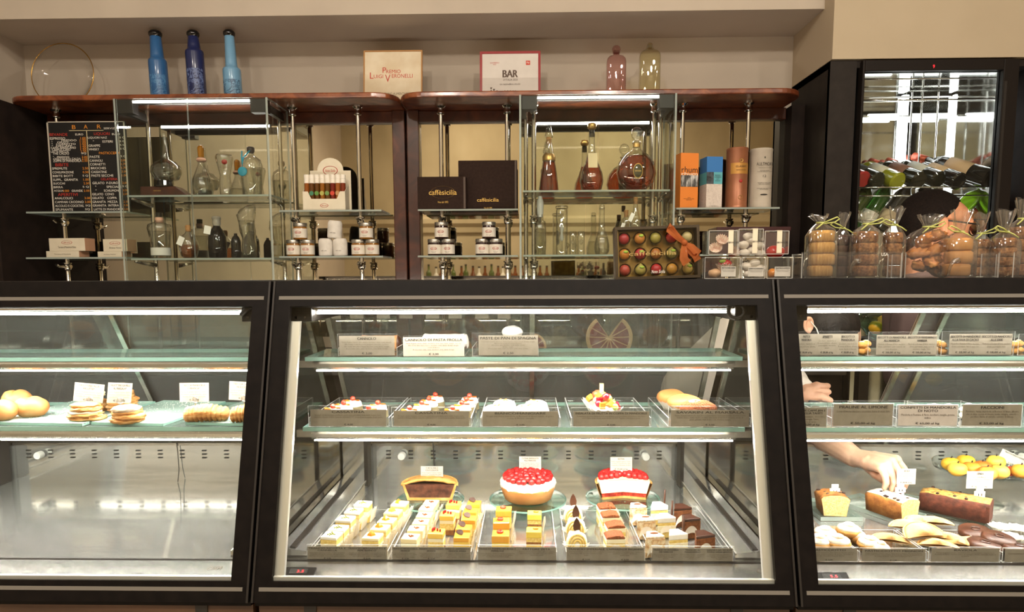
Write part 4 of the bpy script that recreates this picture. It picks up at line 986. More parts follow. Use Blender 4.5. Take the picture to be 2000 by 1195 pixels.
M_PUFF = nmat('puff_pastry', [(0.25, '#a8662e'), (0.5, '#d29a58'), (0.75, '#ecc78e')], scale=22, rough=.7, bump=.5, bscale=50, stretch=(1, 1, 6), bdist=.004)
M_LOAFIN = nmat('loaf_crumb', [(0.3, '#c7a562'), (0.6, '#d6bb80'), (0.8, '#e2cf9e')], scale=200, rough=.9, bump=.7, bscale=260, bdist=.002)
M_RAISIN = mat('raisin', '#2e1711', .5)
def jit(seed, amp, sc=1.0):
    def f(d): return 1+amp*noise.noise(Vector((d.x*sc+seed*7.3, d.y*sc-seed*3.1, d.z*sc+seed*1.7)))
    return f
def box_soft(m, W, D, z0, z1, mi=0, n=1):
    m.box((-W/2, -D/2, z0), (W/2, D/2, z1), mi)
# ---- price cards
def price_card(parent, cx, z0, W, H, y, cols, mcard=None, price_cut=False, tx=None, name='price_card'):
    """a printed card in the local x-z plane; cols = [(title, body, price)]"""
    c = MB().box((cx-W/2, y, z0), (cx+W/2, y+.0008, z0+H)).build(name, mcard or M_CARD, parent, local=True)
    n = len(cols); w1 = W/n
    for i, (ti, bo, pr) in enumerate(cols):
        x = cx-W/2+w1*(i+.5)
        two = '\n' in ti
        k = min(.94, max(len(l) for l in ti.split('\n'))*(.048 if n == 1 else .058))
        hh = H*(.27 if two else .13)
        letters(ti, c, M_TXT, x, z0+H*(.98-.03)-hh/2-.02*H, w1*k, hh, y=y-.0006, name='title_lettering', bold=(.012 if two else .03))
        if bo:
            nl = bo.count('\n')+1
            bh = H*min(.42, .12*nl)
            letters(bo, c, M_TXT2, x, z0+H*(.93-.03)-hh-.05*H-bh/2, w1*.9, bh, y=y-.0006, name='small_lettering')
        if pr:
            pw = min(w1*.6, len(pr)*H*.085)
            letters(pr, c, M_TXT, x, z0+H*.11, pw, H*.12, y=y-.0006, name='price_lettering', bold=.03)
    return c
def acr(parent, a, b, name):
    d = [abs(b[i]-a[i]) for i in range(3)]; ax = d.index(min(d))
    m = MB().box(a, b); fax = [2, 2, 1, 0, 1, 0]; m.m = [0 if fax[i] == ax else 1 for i in range(6)]
    o = m.build(name, [M_ACR, M_ACREDGE], parent, local=True)
    return o
def acrylic_tray(p0, p1, q0, q1, Y, z, dep, cols, label, group, mcard=None, cardfrac=(.03, .97, .0, .80), back=.02, roty=0.0, side=.35):
    """clear tray whose front upright fills the pixel rectangle; the card sits in the upright"""
    x0, x1 = P(p0, q1, Y).x, P(p1, q1, Y).x
    H = P(p0, q0, Y).z-z-.001; W = x1-x0
    t = thing('acrylic_tray', label, 'tray', ((x0+x1)/2, Y, z+.0008), group, rot=(0, 0, math.radians(roty)))
    acr(t, (-W/2, 0, 0), (W/2, .0022, H), 'front_panel')
    acr(t, (-W/2, .0022, 0), (W/2, dep, .0018), 'base_panel')
    for s in (-1, 1):
        xa = s*(W/2-.002)
        m = MB().hexa([(xa, .0022, .0018), (xa, dep, .0018), (xa, dep, back), (xa, .0022, max(back, H*side))], [(xa+.002*s, .0022, .0018), (xa+.002*s, dep, .0018), (xa+.002*s, dep, back), (xa+.002*s, .0022, max(back, H*side))])
        m.m = [1, 1, 1, 1, 1, 1]; m.m[0] = 0; m.m[1] = 0
        m.build('side_panel', [M_ACR, M_ACREDGE], t, local=True)
    if back > .015: acr(t, (-W/2, dep, 0), (W/2, dep+.002, back), 'back_panel')
    if cols:
        f = cardfrac
        price_card(t, W*((f[0]+f[1])/2-.5), H*f[2]+.001, W*(f[1]-f[0]), H*(f[3]-f[2]), -.0012, cols, mcard)
    return t
TRAYG = 'clear acrylic trays with price cards'
# ---- centre case, upper shelf
zA = S1Z
acrylic_tray(660, 776, 652, 694, S1F+.004, zA, .13, [('CANNOLO', 'Farina di grano tenero, vino, strutto, zucchero, cacao, uova, cannella.\nAlla ricotta: ricotta di pecora, zucchero, cioccolato fondente.\nAlla crema: latte intero fresco, zucchero, uova, amido, vaniglia.\nAl cioccolato: latte, cacao, zucchero, uova, amido di mais.', '€ 3,00')], 'clear tray of cannoli with a grey CANNOLO card', TRAYG, cardfrac=(.03, .96, .03, .90))
acrylic_tray(788, 907, 656, 699, S1F+.002, zA, .13, [('CANNOLO DI PASTA FROLLA', 'Farina di grano tenero, burro, zucchero, uova, latte, miele, vaniglia, cannella.\nAlla crema: latte intero fresco, zucchero, uova, amido di mais, vaniglia.\nscorza di limone.\nAl cioccolato: latte, cacao, zucchero, uova, amido di mais.', '€ 3,00')], 'clear tray of shortcrust cannoli, middle of the upper shelf', TRAYG, mcard=nmat('light_card', [(0.3, '#c3bcae'), (0.7, '#cec7ba')], scale=60, rough=.8), cardfrac=(.0, 1.0, .0, .92))
acrylic_tray(922, 1052, 650, 697, S1F+.004, zA, .13, [('PASTE DI PAN DI SPAGNA', 'Uova intere fresche, zucchero, farina di grano tenero, amido di mais, vaniglia.\nAlla ricotta: ricotta di pecora, zucchero.\nAlla crema: latte, zucchero, uova, amido, scorza.\nlimone, vaniglia.\nAl cioccolato: latte, cacao, zucchero, uova, amido di mais.', '€ 2,50')], 'clear tray of sponge pastries with a creased grey card', TRAYG, cardfrac=(.10, .99, .03, .88))
def cannolo(px, py, zt, label, m_shell, m_end, L=.10, rot=0):
    c = P(px, py, 1.535); r = (c.z-S1Z-.003)/2.06
    t = thing('cannolo', label, 'pastry', (c.x, c.y, S1Z+.003), 'cannoli on the upper shelf', rot=(0, 0, math.radians(rot)))
    m = MB(); vs = []; fs = []; N = 20
    for j in range(9):
        x = -L/2+L*j/8
        for i in range(N):
            a = 2*math.pi*i/N; rr = r*(1+.05*noise.noise(Vector((x*60, math.cos(a)*2, math.sin(a)*2+px))))*(1.0 if 0 < j < 8 else 1.06)
            vs.append((x, rr*math.cos(a), r*1.06+rr*math.sin(a)))
    for j in range(8):
        for i in range(N):
            i2 = (i+1) % N; fs.append((j*N+i, j*N+i2, (j+1)*N+i2, (j+1)*N+i))
    m.add(vs, fs).build('shell', m_shell, t, smooth=True, local=True)
    for s in (-1, 1):
        mm = MB(); mm.sphere((s*L/2, 0, r*1.06), (.009, r*.97, r*.97), 14, 8, jit(px+s, .15, 3)).build('filling', m_end, t, smooth=True, local=True)
zc = S1Z+.040
cannolo(742, 655, zc, 'cannolo with a chocolate dipped end behind the CANNOLO card', M_CRUST2, M_CHOC, .085)
cannolo(722, 648+8, zc, 'plain brown cannolo behind the chocolate dipped one', M_CRUST2, M_WHITEC, .07, 12)
cannolo(869, 652, zc, 'sugared shortcrust cannolo on the middle upper tray', M_WHITEC, M_WHITEC, .095)
c = P(998, 645, 1.53)
t = thing('sponge_pastry', 'round sugared sponge pastry resting on the upper tray', 'pastry', (c.x, c.y, S1Z+.003))
m = MB(); m.sphere((0, 0, .014), (.030, .026, .014), 20, 10, jit(3, .08, 2)).build('lower_half', M_WHITEC, t, smooth=True, local=True)
m = MB(); m.sphere((.003, 0, .046), (.025, .024, .015), 20, 10, jit(4, .08, 2)).build('upper_half', M_WHITEC, t, smooth=True, local=True)
m = MB(); m.sphere((.001, 0, .031), (.023, .023, .007), 20, 8, jit(5, .1, 3)).build('filling', M_CRUST, t, smooth=True, local=True)

# ---- centre case, middle shelf
zB = S2Z
Yb = S2F+.003
ing = 'Zucchero, ricotta di pecora, uova fresche intere, uova pastorizzate, farina, amido di grano, burro,\nmandorla cv Romana di Noto, pistacchio di Bronte D.O.P., scorza di arancia candita, ciliegia candita'
acrylic_tray(603, 760, 792, 838, Yb, zB, .24, [('CASSATINA', ing, '€ 4,00')], 'clear tray with a CASSATINA card nearest the empty case', TRAYG)
acrylic_tray(765, 921, 795, 837, Yb, zB, .24, [('CASSATINA', ing, '€ 4,00')], 'clear tray with a CASSATINA card beside the blancmanges', TRAYG)
acrylic_tray(938, 1095, 796, 837, Yb, zB, .24, [('BIANCOMANGIARE', 'Acqua, zucchero, mandorla cv Romana di Noto, amido di grano,\nscorza di limone, cannella', '€ 3,00')], 'clear tray with a BIANCOMANGIARE card', TRAYG)
acrylic_tray(1115, 1272, 796, 837, Yb, zB, .24, [('INSALATA DI FRUTTA IN COPPA DI MANDORLE', 'Frutta fresca, zucchero, mandorla cv Romana di Noto, uova pastorizzate, panna fresca, latte fresco\nintero, farina di riso, fecola, amido di mais, olio EVO Tagettes, colla di pesce, spezie', '€ 4,00')], 'clear tray with an almond cup fruit salad card', TRAYG)
acrylic_tray(1305, 1467, 793, 837, Yb, zB, .24, [('SAVARIN AL MARSALA', "Farina di grano tenero 00, latte fresco pastorizzato, uova pastorizzate, zucchero, uova\nfresche, burro, lievito madre, alcolato, una stalda di Panelleria moscato, amido di\ngrano, gelatina, semi di lino, colla di pesce, vaniglia", '€ 3,50')], 'clear tray with a SAVARIN AL MARSALA card', TRAYG)
def slice_orange(parent, x, y, z, r, a):
    m = MB().lathe([(0, 0), (r, 0), (r, .003), (0, .003)], (0, 0, 0), 12, a0=0, a1=math.pi)
    m.build('orange_slice', M_ORANGEF, parent, local=True); o = ALLCH[parent.name][-1]; o.location = (x, y, z); o.rotation_euler = (0, 0, a)
def cassatina_proto():
    t = thing('cassatina', 'x', 'pastry', (0, 0, 0), 'cassatine on the middle shelf')
    m = MB(); m.lathe([(.030, 0), (.033, .004), (.031, .020), (.028, .036), (.024, .041), (0, .042)], (0, 0, 0), 24)
    m.build('iced_cake', mat('royal_icing', '#f3eee2', .35, coat=.3), t, smooth=True, local=True)
    MB().lathe([(.0335, .002), (.0322, .024), (.0325, .024)], (0, 0, 0), 24).build('almond_band', M_PALEGL, t, smooth=True, local=True)
    slice_orange(t, -.012, -.006, .0415, .013, 2.4); slice_orange(t, .013, -.004, .0415, .013, .2)
    m = MB(); m.sphere((0, 0, .049), .0085, 14, 9).build('cherry', mat('candied_cherry', '#d43a26', .12, coat=.7), t, smooth=True, local=True)
    return t
cp = cassatina_proto(); first = True
CAS = [((650, 793), (671, 786), (689, 778)), ((720, 796), (738, 786)), ((800, 796), (824, 786), (838, 778), (850, 770)), ((884, 796), (902, 786), (911, 779), (917, 772))]
CN = ['row nearest the empty case', 'short row beside the middle tray', 'first row, middle tray', 'row beside the blancmanges']
for rrow, nm in zip(CAS, CN):
    for i, (px, py) in enumerate(rrow):
        c = PZ(px, py, S2Z+.0375)
        lab = f'white iced cassatina with a red cherry, {ordl(i, len(rrow))}, {nm}'
        rot = (0, 0, random.uniform(-.5, .5))
        if first: cp.location = (c.x, c.y, S2Z+.003); cp['label'] = lab; cp.scale = (.72, .72, .70); first = False
        else: copy_tree(cp, (c.x, c.y, S2Z+.003), rot, lab)
for i, (px, py) in enumerate(((968, 793), (985, 783), (1028, 793), (1047, 784))):
    c = PZ(px, py, S2Z+.036)
    t = thing('blancmange', ['white blancmange dome beside the second cassatina tray, in front', 'white blancmange dome beside the second cassatina tray, behind', 'white blancmange dome near the fruit cups, in front', 'white blancmange dome near the fruit cups, behind'][i], 'dessert', (c.x, c.y, S2Z+.003), 'blancmange domes on the middle shelf')
    MB().lathe([(.032, 0), (.031, .012), (.025, .030), (.018, .034), (0, .035)], (0, 0, 0), 24).build('dome', M_WHITEC, t, smooth=True, local=True)
    random.seed(i)
    for k in range(4):
        m = MB(); m.sphere((random.uniform(-.012, .012), random.uniform(-.012, .012), .036), (.003, .0025, .0015), 8, 5).build('nut_crumb', M_CRUST, t, local=True, smooth=True)
def petal_cup(t, r, h, m=None, n=12):
    vs = []; fs = []
    prof = [(.62, 0), (.75, .35), (1.0, .8), (1.12, 1.0)]
    N = n*4
    for j, (k, z) in enumerate(prof):
        for i in range(N):
            a = 2*math.pi*i/N; kk = k*(1+.07*(j/3)*math.cos(n*a)); zz = z*h*(1+.10*(j == 3)*math.cos(n*a))
            vs.append((r*kk*math.cos(a), r*kk*math.sin(a), zz))
    for j in range(3):
        for i in range(N):
            i2 = (i+1) % N; fs.append((j*N+i, j*N+i2, (j+1)*N+i2, (j+1)*N+i))
    fs.append(tuple(range(N)))
    MB().add(vs, fs).build('paper_cup', m or M_PAPER, t, smooth=True, local=True)
random.seed(11)
for i, (px, py) in enumerate(((1183, 790), (1168, 775))):
    c = PZ(px, py, S2Z+.040)
    t = thing('fruit_cup', ['almond cup of fruit salad with red grapes and kiwi in front', 'almond cup of fruit salad piled with melon cubes behind'][i], 'dessert', (c.x, c.y, S2Z+.003), 'fruit salad cups on the middle shelf')
    petal_cup(t, .034, .030, M_WHITEC)
    cols = [['#b3152a', '#c9302c', '#7f9a2f', '#e0a23c', '#d9c063', '#9a1b30'], ['#e2a33c', '#e7c568', '#d46a44', '#c43c30', '#efd88a', '#d98a3a']][i]
    for k in range(16):
        a = random.uniform(0, 6.28); rr = random.uniform(0, .026); z = .030+.030*(1-rr/.03)*random.uniform(.4, 1)
        cc = cols[k % len(cols)]
        m = MB()
        if k % 3: m.sphere((0, 0, 0), (.009, .008, .0085), 10, 7, jit(k, .2, 2))
        else: m.box((-.007, -.006, -.006), (.007, .006, .006))
        m.build('fruit_piece', mat('fruit_'+cc, cc, .15, coat=.6), t, smooth=bool(k % 3), local=True)
        o = ALLCH[t.name][-1]; o.location = (rr*math.cos(a), rr*math.sin(a), z); o.rotation_euler = (random.uniform(0, 3), random.uniform(0, 3), random.uniform(0, 3))
    if i == 1:
        MB().box((-.005, -.005, 0), (.005, .005, .03)).build('fruit_piece', mat('fruit_#efd88a', '#efd88a', .15), t, local=True); ALLCH[t.name][-1].location = (.008, 0, .040)
for i, (px, py, w_, m_, lab) in enumerate(((1311, 766, .036, M_CRUST2, 'golden savarin bun at the back of the tray'), (1337, 776, .040, M_CRUST2, 'golden savarin bun in the middle of the tray'), (1364, 787, .042, M_CHOC2, 'chocolate brown savarin bun dusted with sugar in front'))):
    c = PZ(px, py, S2Z+.045)
    t = thing('savarin_bun', lab, 'pastry', (c.x, c.y, S2Z+.003), 'savarin buns on the middle shelf', rot=(0, 0, math.radians(-12)))
    petal_cup(t, w_*.8, .022, M_PAPER, 14)
    m = MB(); m.sphere((0, 0, .030), (w_, .026, .020), 24, 14, jit(i+9, .06, 1.5)).build('bun', m_, t, smooth=True, local=True)
    if i == 2: m = MB(); m.sphere((-.006, -.002, .0335), (w_*.6, .018, .0175), 20, 10, jit(i+2, .08, 3)).build('sugar_dusting', nmat('sugar_dust_brown', [(0.4, '#6b3a1f'), (0.7, '#e9dcc8')], scale=60, rough=.9), t, smooth=True, local=True)

# ---- left case, middle shelf: glass trays and breakfast pastries
for i, (p0, p1, rz) in enumerate(((-60, 138, 4), (146, 300, 5), (338, 470, 5))):
    a, b = PZ(p0, 832, S2Z+.01), PZ(p1, 832, S2Z+.01)
    t = thing('glass_tray', ['green edged glass tray under the round rolls', 'green edged glass tray under the ricotta and apple puffs', 'green edged glass tray under the braided pastries'][i], 'tray', ((a.x+b.x)/2, S2F+.012, S2Z+.0008), 'glass trays on the middle shelf', rot=(0, 0, math.radians(-rz)))
    W = b.x-a.x
    glass_pane(t, (-W/2, 0, 0), (W/2, .26, .006), 'plate', thin=M_HAZED, edge=M_EDGE); o = ALLCH[t.name][-1]; o.location = (0, 0, 0)
    random.seed(i+3)
    m = MB()
    for k in range(260):
        x, y = random.gauss(0, W*.25), random.uniform(.01, .24)
        if abs(x) < W/2-.005: m.cbox((x, y, .0063), (.0012, .0012, .0006))
    o = m.build('sugar_grains', M_WHITE, t, local=True); o['kind'] = 'stuff'
zt = S2Z+.0075
def roll_bun(px, py, rx, rz_, label, seed):
    c = PZ(px, py, zt)
    t = thing('bread_roll', label, 'bread', (c.x, c.y, zt), 'round bread rolls in the empty case')
    def f(d):
        k = 1+.05*noise.noise(Vector((d.x*2+seed, d.y*2, d.z*2)))
        cr = math.exp(-((d.x+.35*d.z-.1)**2)/.02)*.16*max(0, d.z+.35)
        return k-cr
    m = MB(); m.sphere((0, 0, rz_*.8), (rx, rx*.85, rz_), 28, 16, f, z0=-.8).build('crumb', M_CRUST2, t, smooth=True, local=True)
    m = MB(); m.sphere((-rx*.42, -.004, rz_*.98), (rx*.62, rx*.6, rz_*.78), 22, 14, jit(seed, .08, 2)).build('upper_lobe', M_CRUST2, t, smooth=True, local=True)
roll_bun(64, 812, .036, .026, 'large round golden roll with a cleft beside the ricotta puff', 1)
roll_bun(37, 800, .033, .028, 'round golden roll behind the cleft one', 4)
roll_bun(4, 819, .034, .026, 'round golden roll cut off by the edge of the view', 2)
def puff(px, py, L, H, label, rot, layers, m_, mtop, seed, dusted=False, fold=False):
    c = PZ(px, py, zt)
    t = thing('puff_pastry', label, 'pastry', (c.x, c.y+.02, zt), 'breakfast puff pastries in the empty case', rot=(0, 0, math.radians(rot)))
    for k in range(layers):
        z = H*(k+.5)/layers
        n0 = jit(seed+k, .22, 3.2)
        def f(d, n0=n0): return n0(d)*(1+.30*(1-(abs(d.x)**3+abs(d.y)**3+abs(d.z)**3)))
        m = MB(); m.sphere((.004*math.sin(k*2.1+seed), .002*math.cos(k*3.1+seed), z), (L/2*(.86-.05*k), .027*(1-.05*k), H/layers*.98), 34, 12, f).build('pastry_layer', mtop if k == layers-1 else m_, t, smooth=True, local=True)
    return t
t = puff(157, 822, .088, .036, 'flaky ricotta puff with cream between its layers', 6, 5, M_PUFF, M_PUFF, 1); ALLCH[t.name][2].data.materials[0] = M_WHITEC
t = puff(172, 806, .07, .046, 'tall pale puff behind the ricotta puff', 3, 5, M_PUFF, M_CREAM2, 5)
t = puff(232, 806, .085, .05, 'layered apple puff behind the sugared one', -6, 6, M_PUFF, M_PUFF, 8)
t = puff(240, 827, .080, .034, 'sugar dusted apple and marsala puff', 8, 4, M_PUFF, M_SUGAR, 12)
def braid(px, py, L, label, rot, seed, dark=None):
    c = PZ(px, py, zt)
    t = thing('braided_pastry', label, 'pastry', (c.x, c.y+.02, zt), 'braided pastries in the empty case', rot=(0, 0, math.radians(rot)))
    m = MB(); n = 9
    for k in range(n):
        x = -L/2+L*(k+.5)/n; r = .021*(1-.35*abs((k+.5)/n-.45)*1.2)
        mm = MB(); mm.sphere((x, 0, r*.9), (L/n*.95, r*1.25, r), 16, 10, jit(seed+k, .12, 2)).build('braid_ridge', M_PUFF, t, smooth=True, local=True)
        ALLCH[t.name][-1].rotation_euler = (0, 0, .0)
    m = MB(); m.sphere((-L/2+.004, -.003, .016), (.006, .013, .010), 12, 8).build('filling', dark or M_CHOC2, t, smooth=True, local=True)
braid(396, 825, .088, 'golden braided almond and orange pastry', 10, 3)
braid(478, 826, .07, 'braided pastry with dark cocoa filling at the case frame', 12, 7, M_CHOC)
def pin_card(p0, p1, q0, q1, Y, title, body, price, label, roty, rotz, pin, mcard=M_CARD):
    x0, x1, z0, z1 = RC(p0, p1, q0, q1, Y); W, H = x1-x0, z1-z0
    t = thing('price_tag', label, 'price tag', ((x0+x1)/2, Y, z0), 'price tags on wire pins', rot=(math.radians(-6), math.radians(roty), math.radians(rotz)))
    price_card(t, 0, 0, W, H, 0, [(title, body, price)], mcard)
    m = MB().ring((W*.05, -.0022, H*.12), .007, .0007, 18, 5, 'y')
    m.build('wire_loop', M_CHROME, t, local=True, smooth=True)
    MB().tube([(W*.05, -.0022, H*.12-.007), (W*.05, -.001, -pin)], .0007, 5).build('wire_pin', M_CHROME, t, local=True)
Yt = 1.505
b4 = 'Farina di grano tenero, burro,\nzucchero, uova fresche, latte,\nricotta di pecora, cannella'
pin_card(144, 197, 749, 785, Yt, 'FAGOTTINO ALLA\nRICOTTA*', b4, '€ 1,70', 'FAGOTTINO ALLA RICOTTA price tag above the ricotta puff', 6, 4, .02)
pin_card(212, 250, 748, 787, Yt, 'FAGOTTINO DI MELE\nAL MARSALA*', b4, '€ 1,70', 'tilted apple and marsala price tag above the sugared puff', 7, 30, .02)
pin_card(350, 407, 748, 785, Yt, 'TRECCIA MANDORLA\nE ARANCIA*', b4, '€ 1,70', 'TRECCIA MANDORLA E ARANCIA price tag above the braided pastry', -1, -3, .02)
pin_card(445, 503, 746, 782, Yt, 'TRECCIA CACAO E\nNOCCIOLA*', b4, '€ 1,70', 'cocoa and hazelnut price tag half hidden by the frame', 2, -6, .02)

# ---- centre case, deck: five trays of slices
TD = DECK+.0005
tz = TD+.0036
def T5(p0, p1, q0, cols, lab):
    return acrylic_tray(p0, p1, q0, 1098, DF+.001, TD, .29, cols, lab, TRAYG, cardfrac=(.012, .988, .0, .86), back=.012, side=.55)
T5(600, 758, 1063, [('TRANCIO RICOTTA E\nCANNELLA', 'Farina di grano tenero, uova fresche, zucchero, panna fresca\nricotta di pecora, cannella, mandorla cv Romana di Noto,\nlatte fresco intero, amido di mais, vaniglia, gelatina, pistacchio', '€ 3,50'), ('TRANCIO BERGAMOTTO E\nPEPE BIANCO', 'Uova fresche, zucchero, farina di grano tenero, succo di\nbergamotto, burro, panna fresca, pepe bianco, amido di\nmais, colla di pesce, vaniglia, scorza di agrumi', '€ 3,50')], 'clear tray of ricotta and bergamot slices')
T5(765, 921, 1064, [('TRANCIO PISTACCHIO E\nARANCIA', 'Uova fresche intere, zucchero,\npistacchio di Bronte D.O.P., farina,\nburro, panna fresca, arancia,\nlatte fresco intero, vaniglia', '€ 3,50'), ('TRANCIO CIOCCOLATO E\nARANCIA', 'Cioccolato fondente, zucchero,\nuova, panna fresca, arancia,\nburro, mandorla cv Romana,\namido di mais, gelatina', '€ 3,50'), ('TRANCIO ZAFFERANO E\nARANCIA AMARA', 'Zucchero, uova fresche, farina,\nzafferano, arancia amara,\npanna, burro, latte fresco,\nmiele, vaniglia, colla di pesce', '')], 'clear tray of pistachio, chocolate and saffron slices')
T5(932, 1088, 1064, [('TRANCIO POMPELMO ROSA E\nPEPERONE', 'Uova fresche intere, zucchero, pompelmo rosa, peperone,\nburro, panna fresca, farina, amido di mais, gelatina\nmandorla cv Romana di Noto, vaniglia', ''), ('FATTORE ZETA', 'Zucchero, uova fresche intere, farina, zafferano, zenzero,\npanna fresca, burro, latte intero, miele, amido di mais,\ncolla di pesce, vaniglia', '')], 'half empty clear tray of grapefruit and zeta slices')
T5(1105, 1260, 1064, [('TRANCIO IMPERIALE', 'Farina di grano tenero, uova fresche, burro, zucchero,\npanna fresca, caffè, cioccolato fondente, nocciola\nvaniglia', '€ 3,50'), ("L'APPARENZA INGANNA", 'Uova fresche, zucchero, farina di grano tenero, mascarpone,\npanna fresca, cacao amaro, caffè, Marsala,\ngelatina, vaniglia', '€ 3,50')], 'clear tray of cream roll and cocoa slices')
T5(1272, 1432, 1066, [('TRANCIO DI NOCCIOLA\nDEI NEBRODI', 'Nocciola dei Nebrodi, zucchero,\nuova fresche, panna fresca,\nburro, farina, vaniglia\ngelatina', ''), ('TRANCIO AL\nMANDARINO', 'Uova fresche, zucchero, mandarino,\npanna fresca, burro, farina,\namido di mais, vaniglia\ncolla di pesce', ''), ('GIANDUJA SICILIA\nDolce senza glutine', 'Cioccolato fondente,\nnocciola, zucchero, uova,\nburro, mandorla,\nvaniglia', '')], 'clear tray of hazelnut, mandarin and gianduja slices')
SW, SD, SHh = .040, .040, .040
def slice_parts(t, layers, paper=True):
    """layers = [(name, material, z0, z1, inset)] stacked box layers with softly uneven edges"""
    for nm, m_, z0, z1, ins in layers:
        W, D = SW-ins, SD-ins
        vs = []; fs = []; n = 5
        ring = []
        for k in range(n): ring.append((-W/2+W*k/n, -D/2))
        for k in range(n): ring.append((W/2, -D/2+D*k/n))
        for k in range(n): ring.append((W/2-W*k/n, D/2))
        for k in range(n): ring.append((-W/2, D/2-D*k/n))
        N = len(ring)
        for zz in (z0, (z0+z1)/2, z1):
            for (x, y) in ring:
                e = .0007*noise.noise(Vector((x*180, y*180, zz*230+len(nm))))
                sc = 1+e*18+(.0 if zz == z0 else .0)
                vs.append((x*sc, y*sc, zz))
        for j in range(2):
            for i in range(N):
                i2 = (i+1) % N; fs.append((j*N+i, j*N+i2, (j+1)*N+i2, (j+1)*N+i))
        fs.append(tuple(reversed(range(N)))); fs.append(tuple(2*N+i for i in range(N)))
        MB().add(vs, fs).build(nm, m_, t, local=True, bevel=.0016 if nm in ('glaze', 'top_cream') else 0)
    if paper:
        vs = []; fs = []
        N = 24
        for j in range(3):
            for i in range(N+1):
                y = -SD/2+SD*1.06*i/N; x = SW/2+.003+.0025*math.sin(i*1.9)+.003*j
                vs.append((x, y, [.001, .014, .026][j]*(1+.12*math.sin(i*2.7))))
        for j in range(2):
            for i in range(N): fs.append((j*(N+1)+i, j*(N+1)+i+1, (j+1)*(N+1)+i+1, (j+1)*(N+1)+i))
        MB().add(vs, fs).build('pleated_paper', M_PAPER, t, local=True)
def blobs(t, name, m_, pts, r, seed=0, sq=1.0):
    for i, (x, y, z) in enumerate(pts):
        m = MB(); m.sphere((x, y, z), (r, r, r*sq), 10, 7, jit(seed+i, .25, 2)).build(name, m_, t, smooth=True, local=True)
def crumbs(t, name, m_, n, spread, z, r, seed):
    random.seed(seed)
    for k in range(n):
        x, y = random.gauss(0, spread), random.gauss(0, spread*.7)
        m = MB(); m.sphere((x, y, z), (r*random.uniform(.6, 1.2), r*random.uniform(.6, 1.2), r*.6), 7, 5).build(name, m_, t, smooth=True, local=True)
def proto_ricotta():
    t = thing('ricotta_slice', '', 'cake slice', (0, 0, 0), 'ricotta and cinnamon slices')
    slice_parts(t, [('sponge', M_SPONGE, 0, .012, .001), ('cream', M_CREAM2, .012, .024, .0015), ('upper_sponge', M_SPONGE, .024, .033, .001), ('top_cream', M_WHITEC, .033, .039, 0)])
    crumbs(t, 'pistachio_crumb', M_PIST, 9, .006, .0395, .0024, 5); return t
def proto_berg():
    t = thing('bergamot_slice', '', 'cake slice', (0, 0, 0), 'bergamot and white pepper slices')
    slice_parts(t, [('sponge', M_SPONGE, 0, .012, .001), ('cream', M_CREAM2, .012, .023, .0015), ('upper_sponge', M_SPONGE, .023, .031, .001), ('glaze', M_PALEGL, .031, .037, 0)])
    m = MB(); m.lathe([(0, .037), (.011, .037), (.008, .041), (0, .046)], (-.004, .002, 0), 5); m.build('orange_peel', M_ORANGEF, t, local=True); return t
def proto_pist():
    t = thing('pistachio_slice', '', 'cake slice', (0, 0, 0), 'pistachio and orange slices')
    slice_parts(t, [('sponge', M_SPONGE, 0, .014, .001), ('cream', M_CREAM2, .014, .026, .0012), ('glaze', M_PALEGL, .026, .036, 0)])
    crumbs(t, 'almond_flake', M_CHOC2, 6, .004, .0365, .0028, 6); return t
def proto_cioc():
    t = thing('chocolate_orange_slice', '', 'cake slice', (0, 0, 0), 'chocolate and orange slices')
    slice_parts(t, [('chocolate_sponge', M_SPONGEB, 0, .012, .001), ('sponge', M_SPONGE, .012, .027, .001), ('cream', M_CREAM2, .027, .034, .001), ('glaze', M_YGLAZE, .034, .046, 0)])
    random.seed(8)
    for k in range(5):
        MB().cbox((random.uniform(-.012, .010), random.uniform(-.008, .008), .049), (.005, .005, .005)).build('jelly_cube', M_JAM, t, local=True)
    return t
def proto_zaff():
    t = thing('saffron_slice', '', 'cake slice', (0, 0, 0), 'saffron and bitter orange slices')
    slice_parts(t, [('sponge', M_SPONGE, 0, .016, .001), ('cream', M_YGLAZE, .016, .028, .001), ('glaze', M_OGLAZE, .028, .038, 0)])
    m = MB()
    pts = [(.010*math.cos(a)*(1-.25*math.cos(a)), .007*math.sin(a)) for a in [2*math.pi*k/16 for k in range(16)]]
    m.prism(pts, 'z', .0, .0018).build('chocolate_leaf', M_CHOC, t, local=True); o = ALLCH[t.name][-1]; o.location = (-.004, .004, .043); o.rotation_euler = (.75, .2, .5); return t
def proto_pomp():
    t = thing('grapefruit_slice', '', 'cake slice', (0, 0, 0), 'pink grapefruit slices')
    slice_parts(t, [('sponge', M_SPONGE, 0, .012, .001), ('cream', M_YGLAZE, .012, .024, .001), ('glaze', M_OGLAZE, .024, .038, 0)])
    MB().ring((-.002, .002, .040), .0055, .0028, 14, 6).build('candied_curl', mat('candied_pink', '#e0492e', .12, coat=.6), t, smooth=True, local=True); return t
def proto_zeta():
    t = thing('zeta_slice', '', 'cake slice', (0, 0, 0), 'fattore zeta slices')
    slice_parts(t, [('sponge', M_YGLAZE, 0, .013, .001), ('crumb_layer', M_SPONGEB, .013, .018, .001), ('upper_sponge', M_SPONGE, .018, .027, .001), ('glaze', mat('lemon_glaze', '#f2d35a', .22, coat=.5), .027, .041, 0)])
    m = MB(); m.sphere((.004, .002, .0425), (.008, .004, .003), 10, 6, jit(2, .3, 2)).build('orange_peel', M_ORANGEF, t, smooth=True, local=True); return t
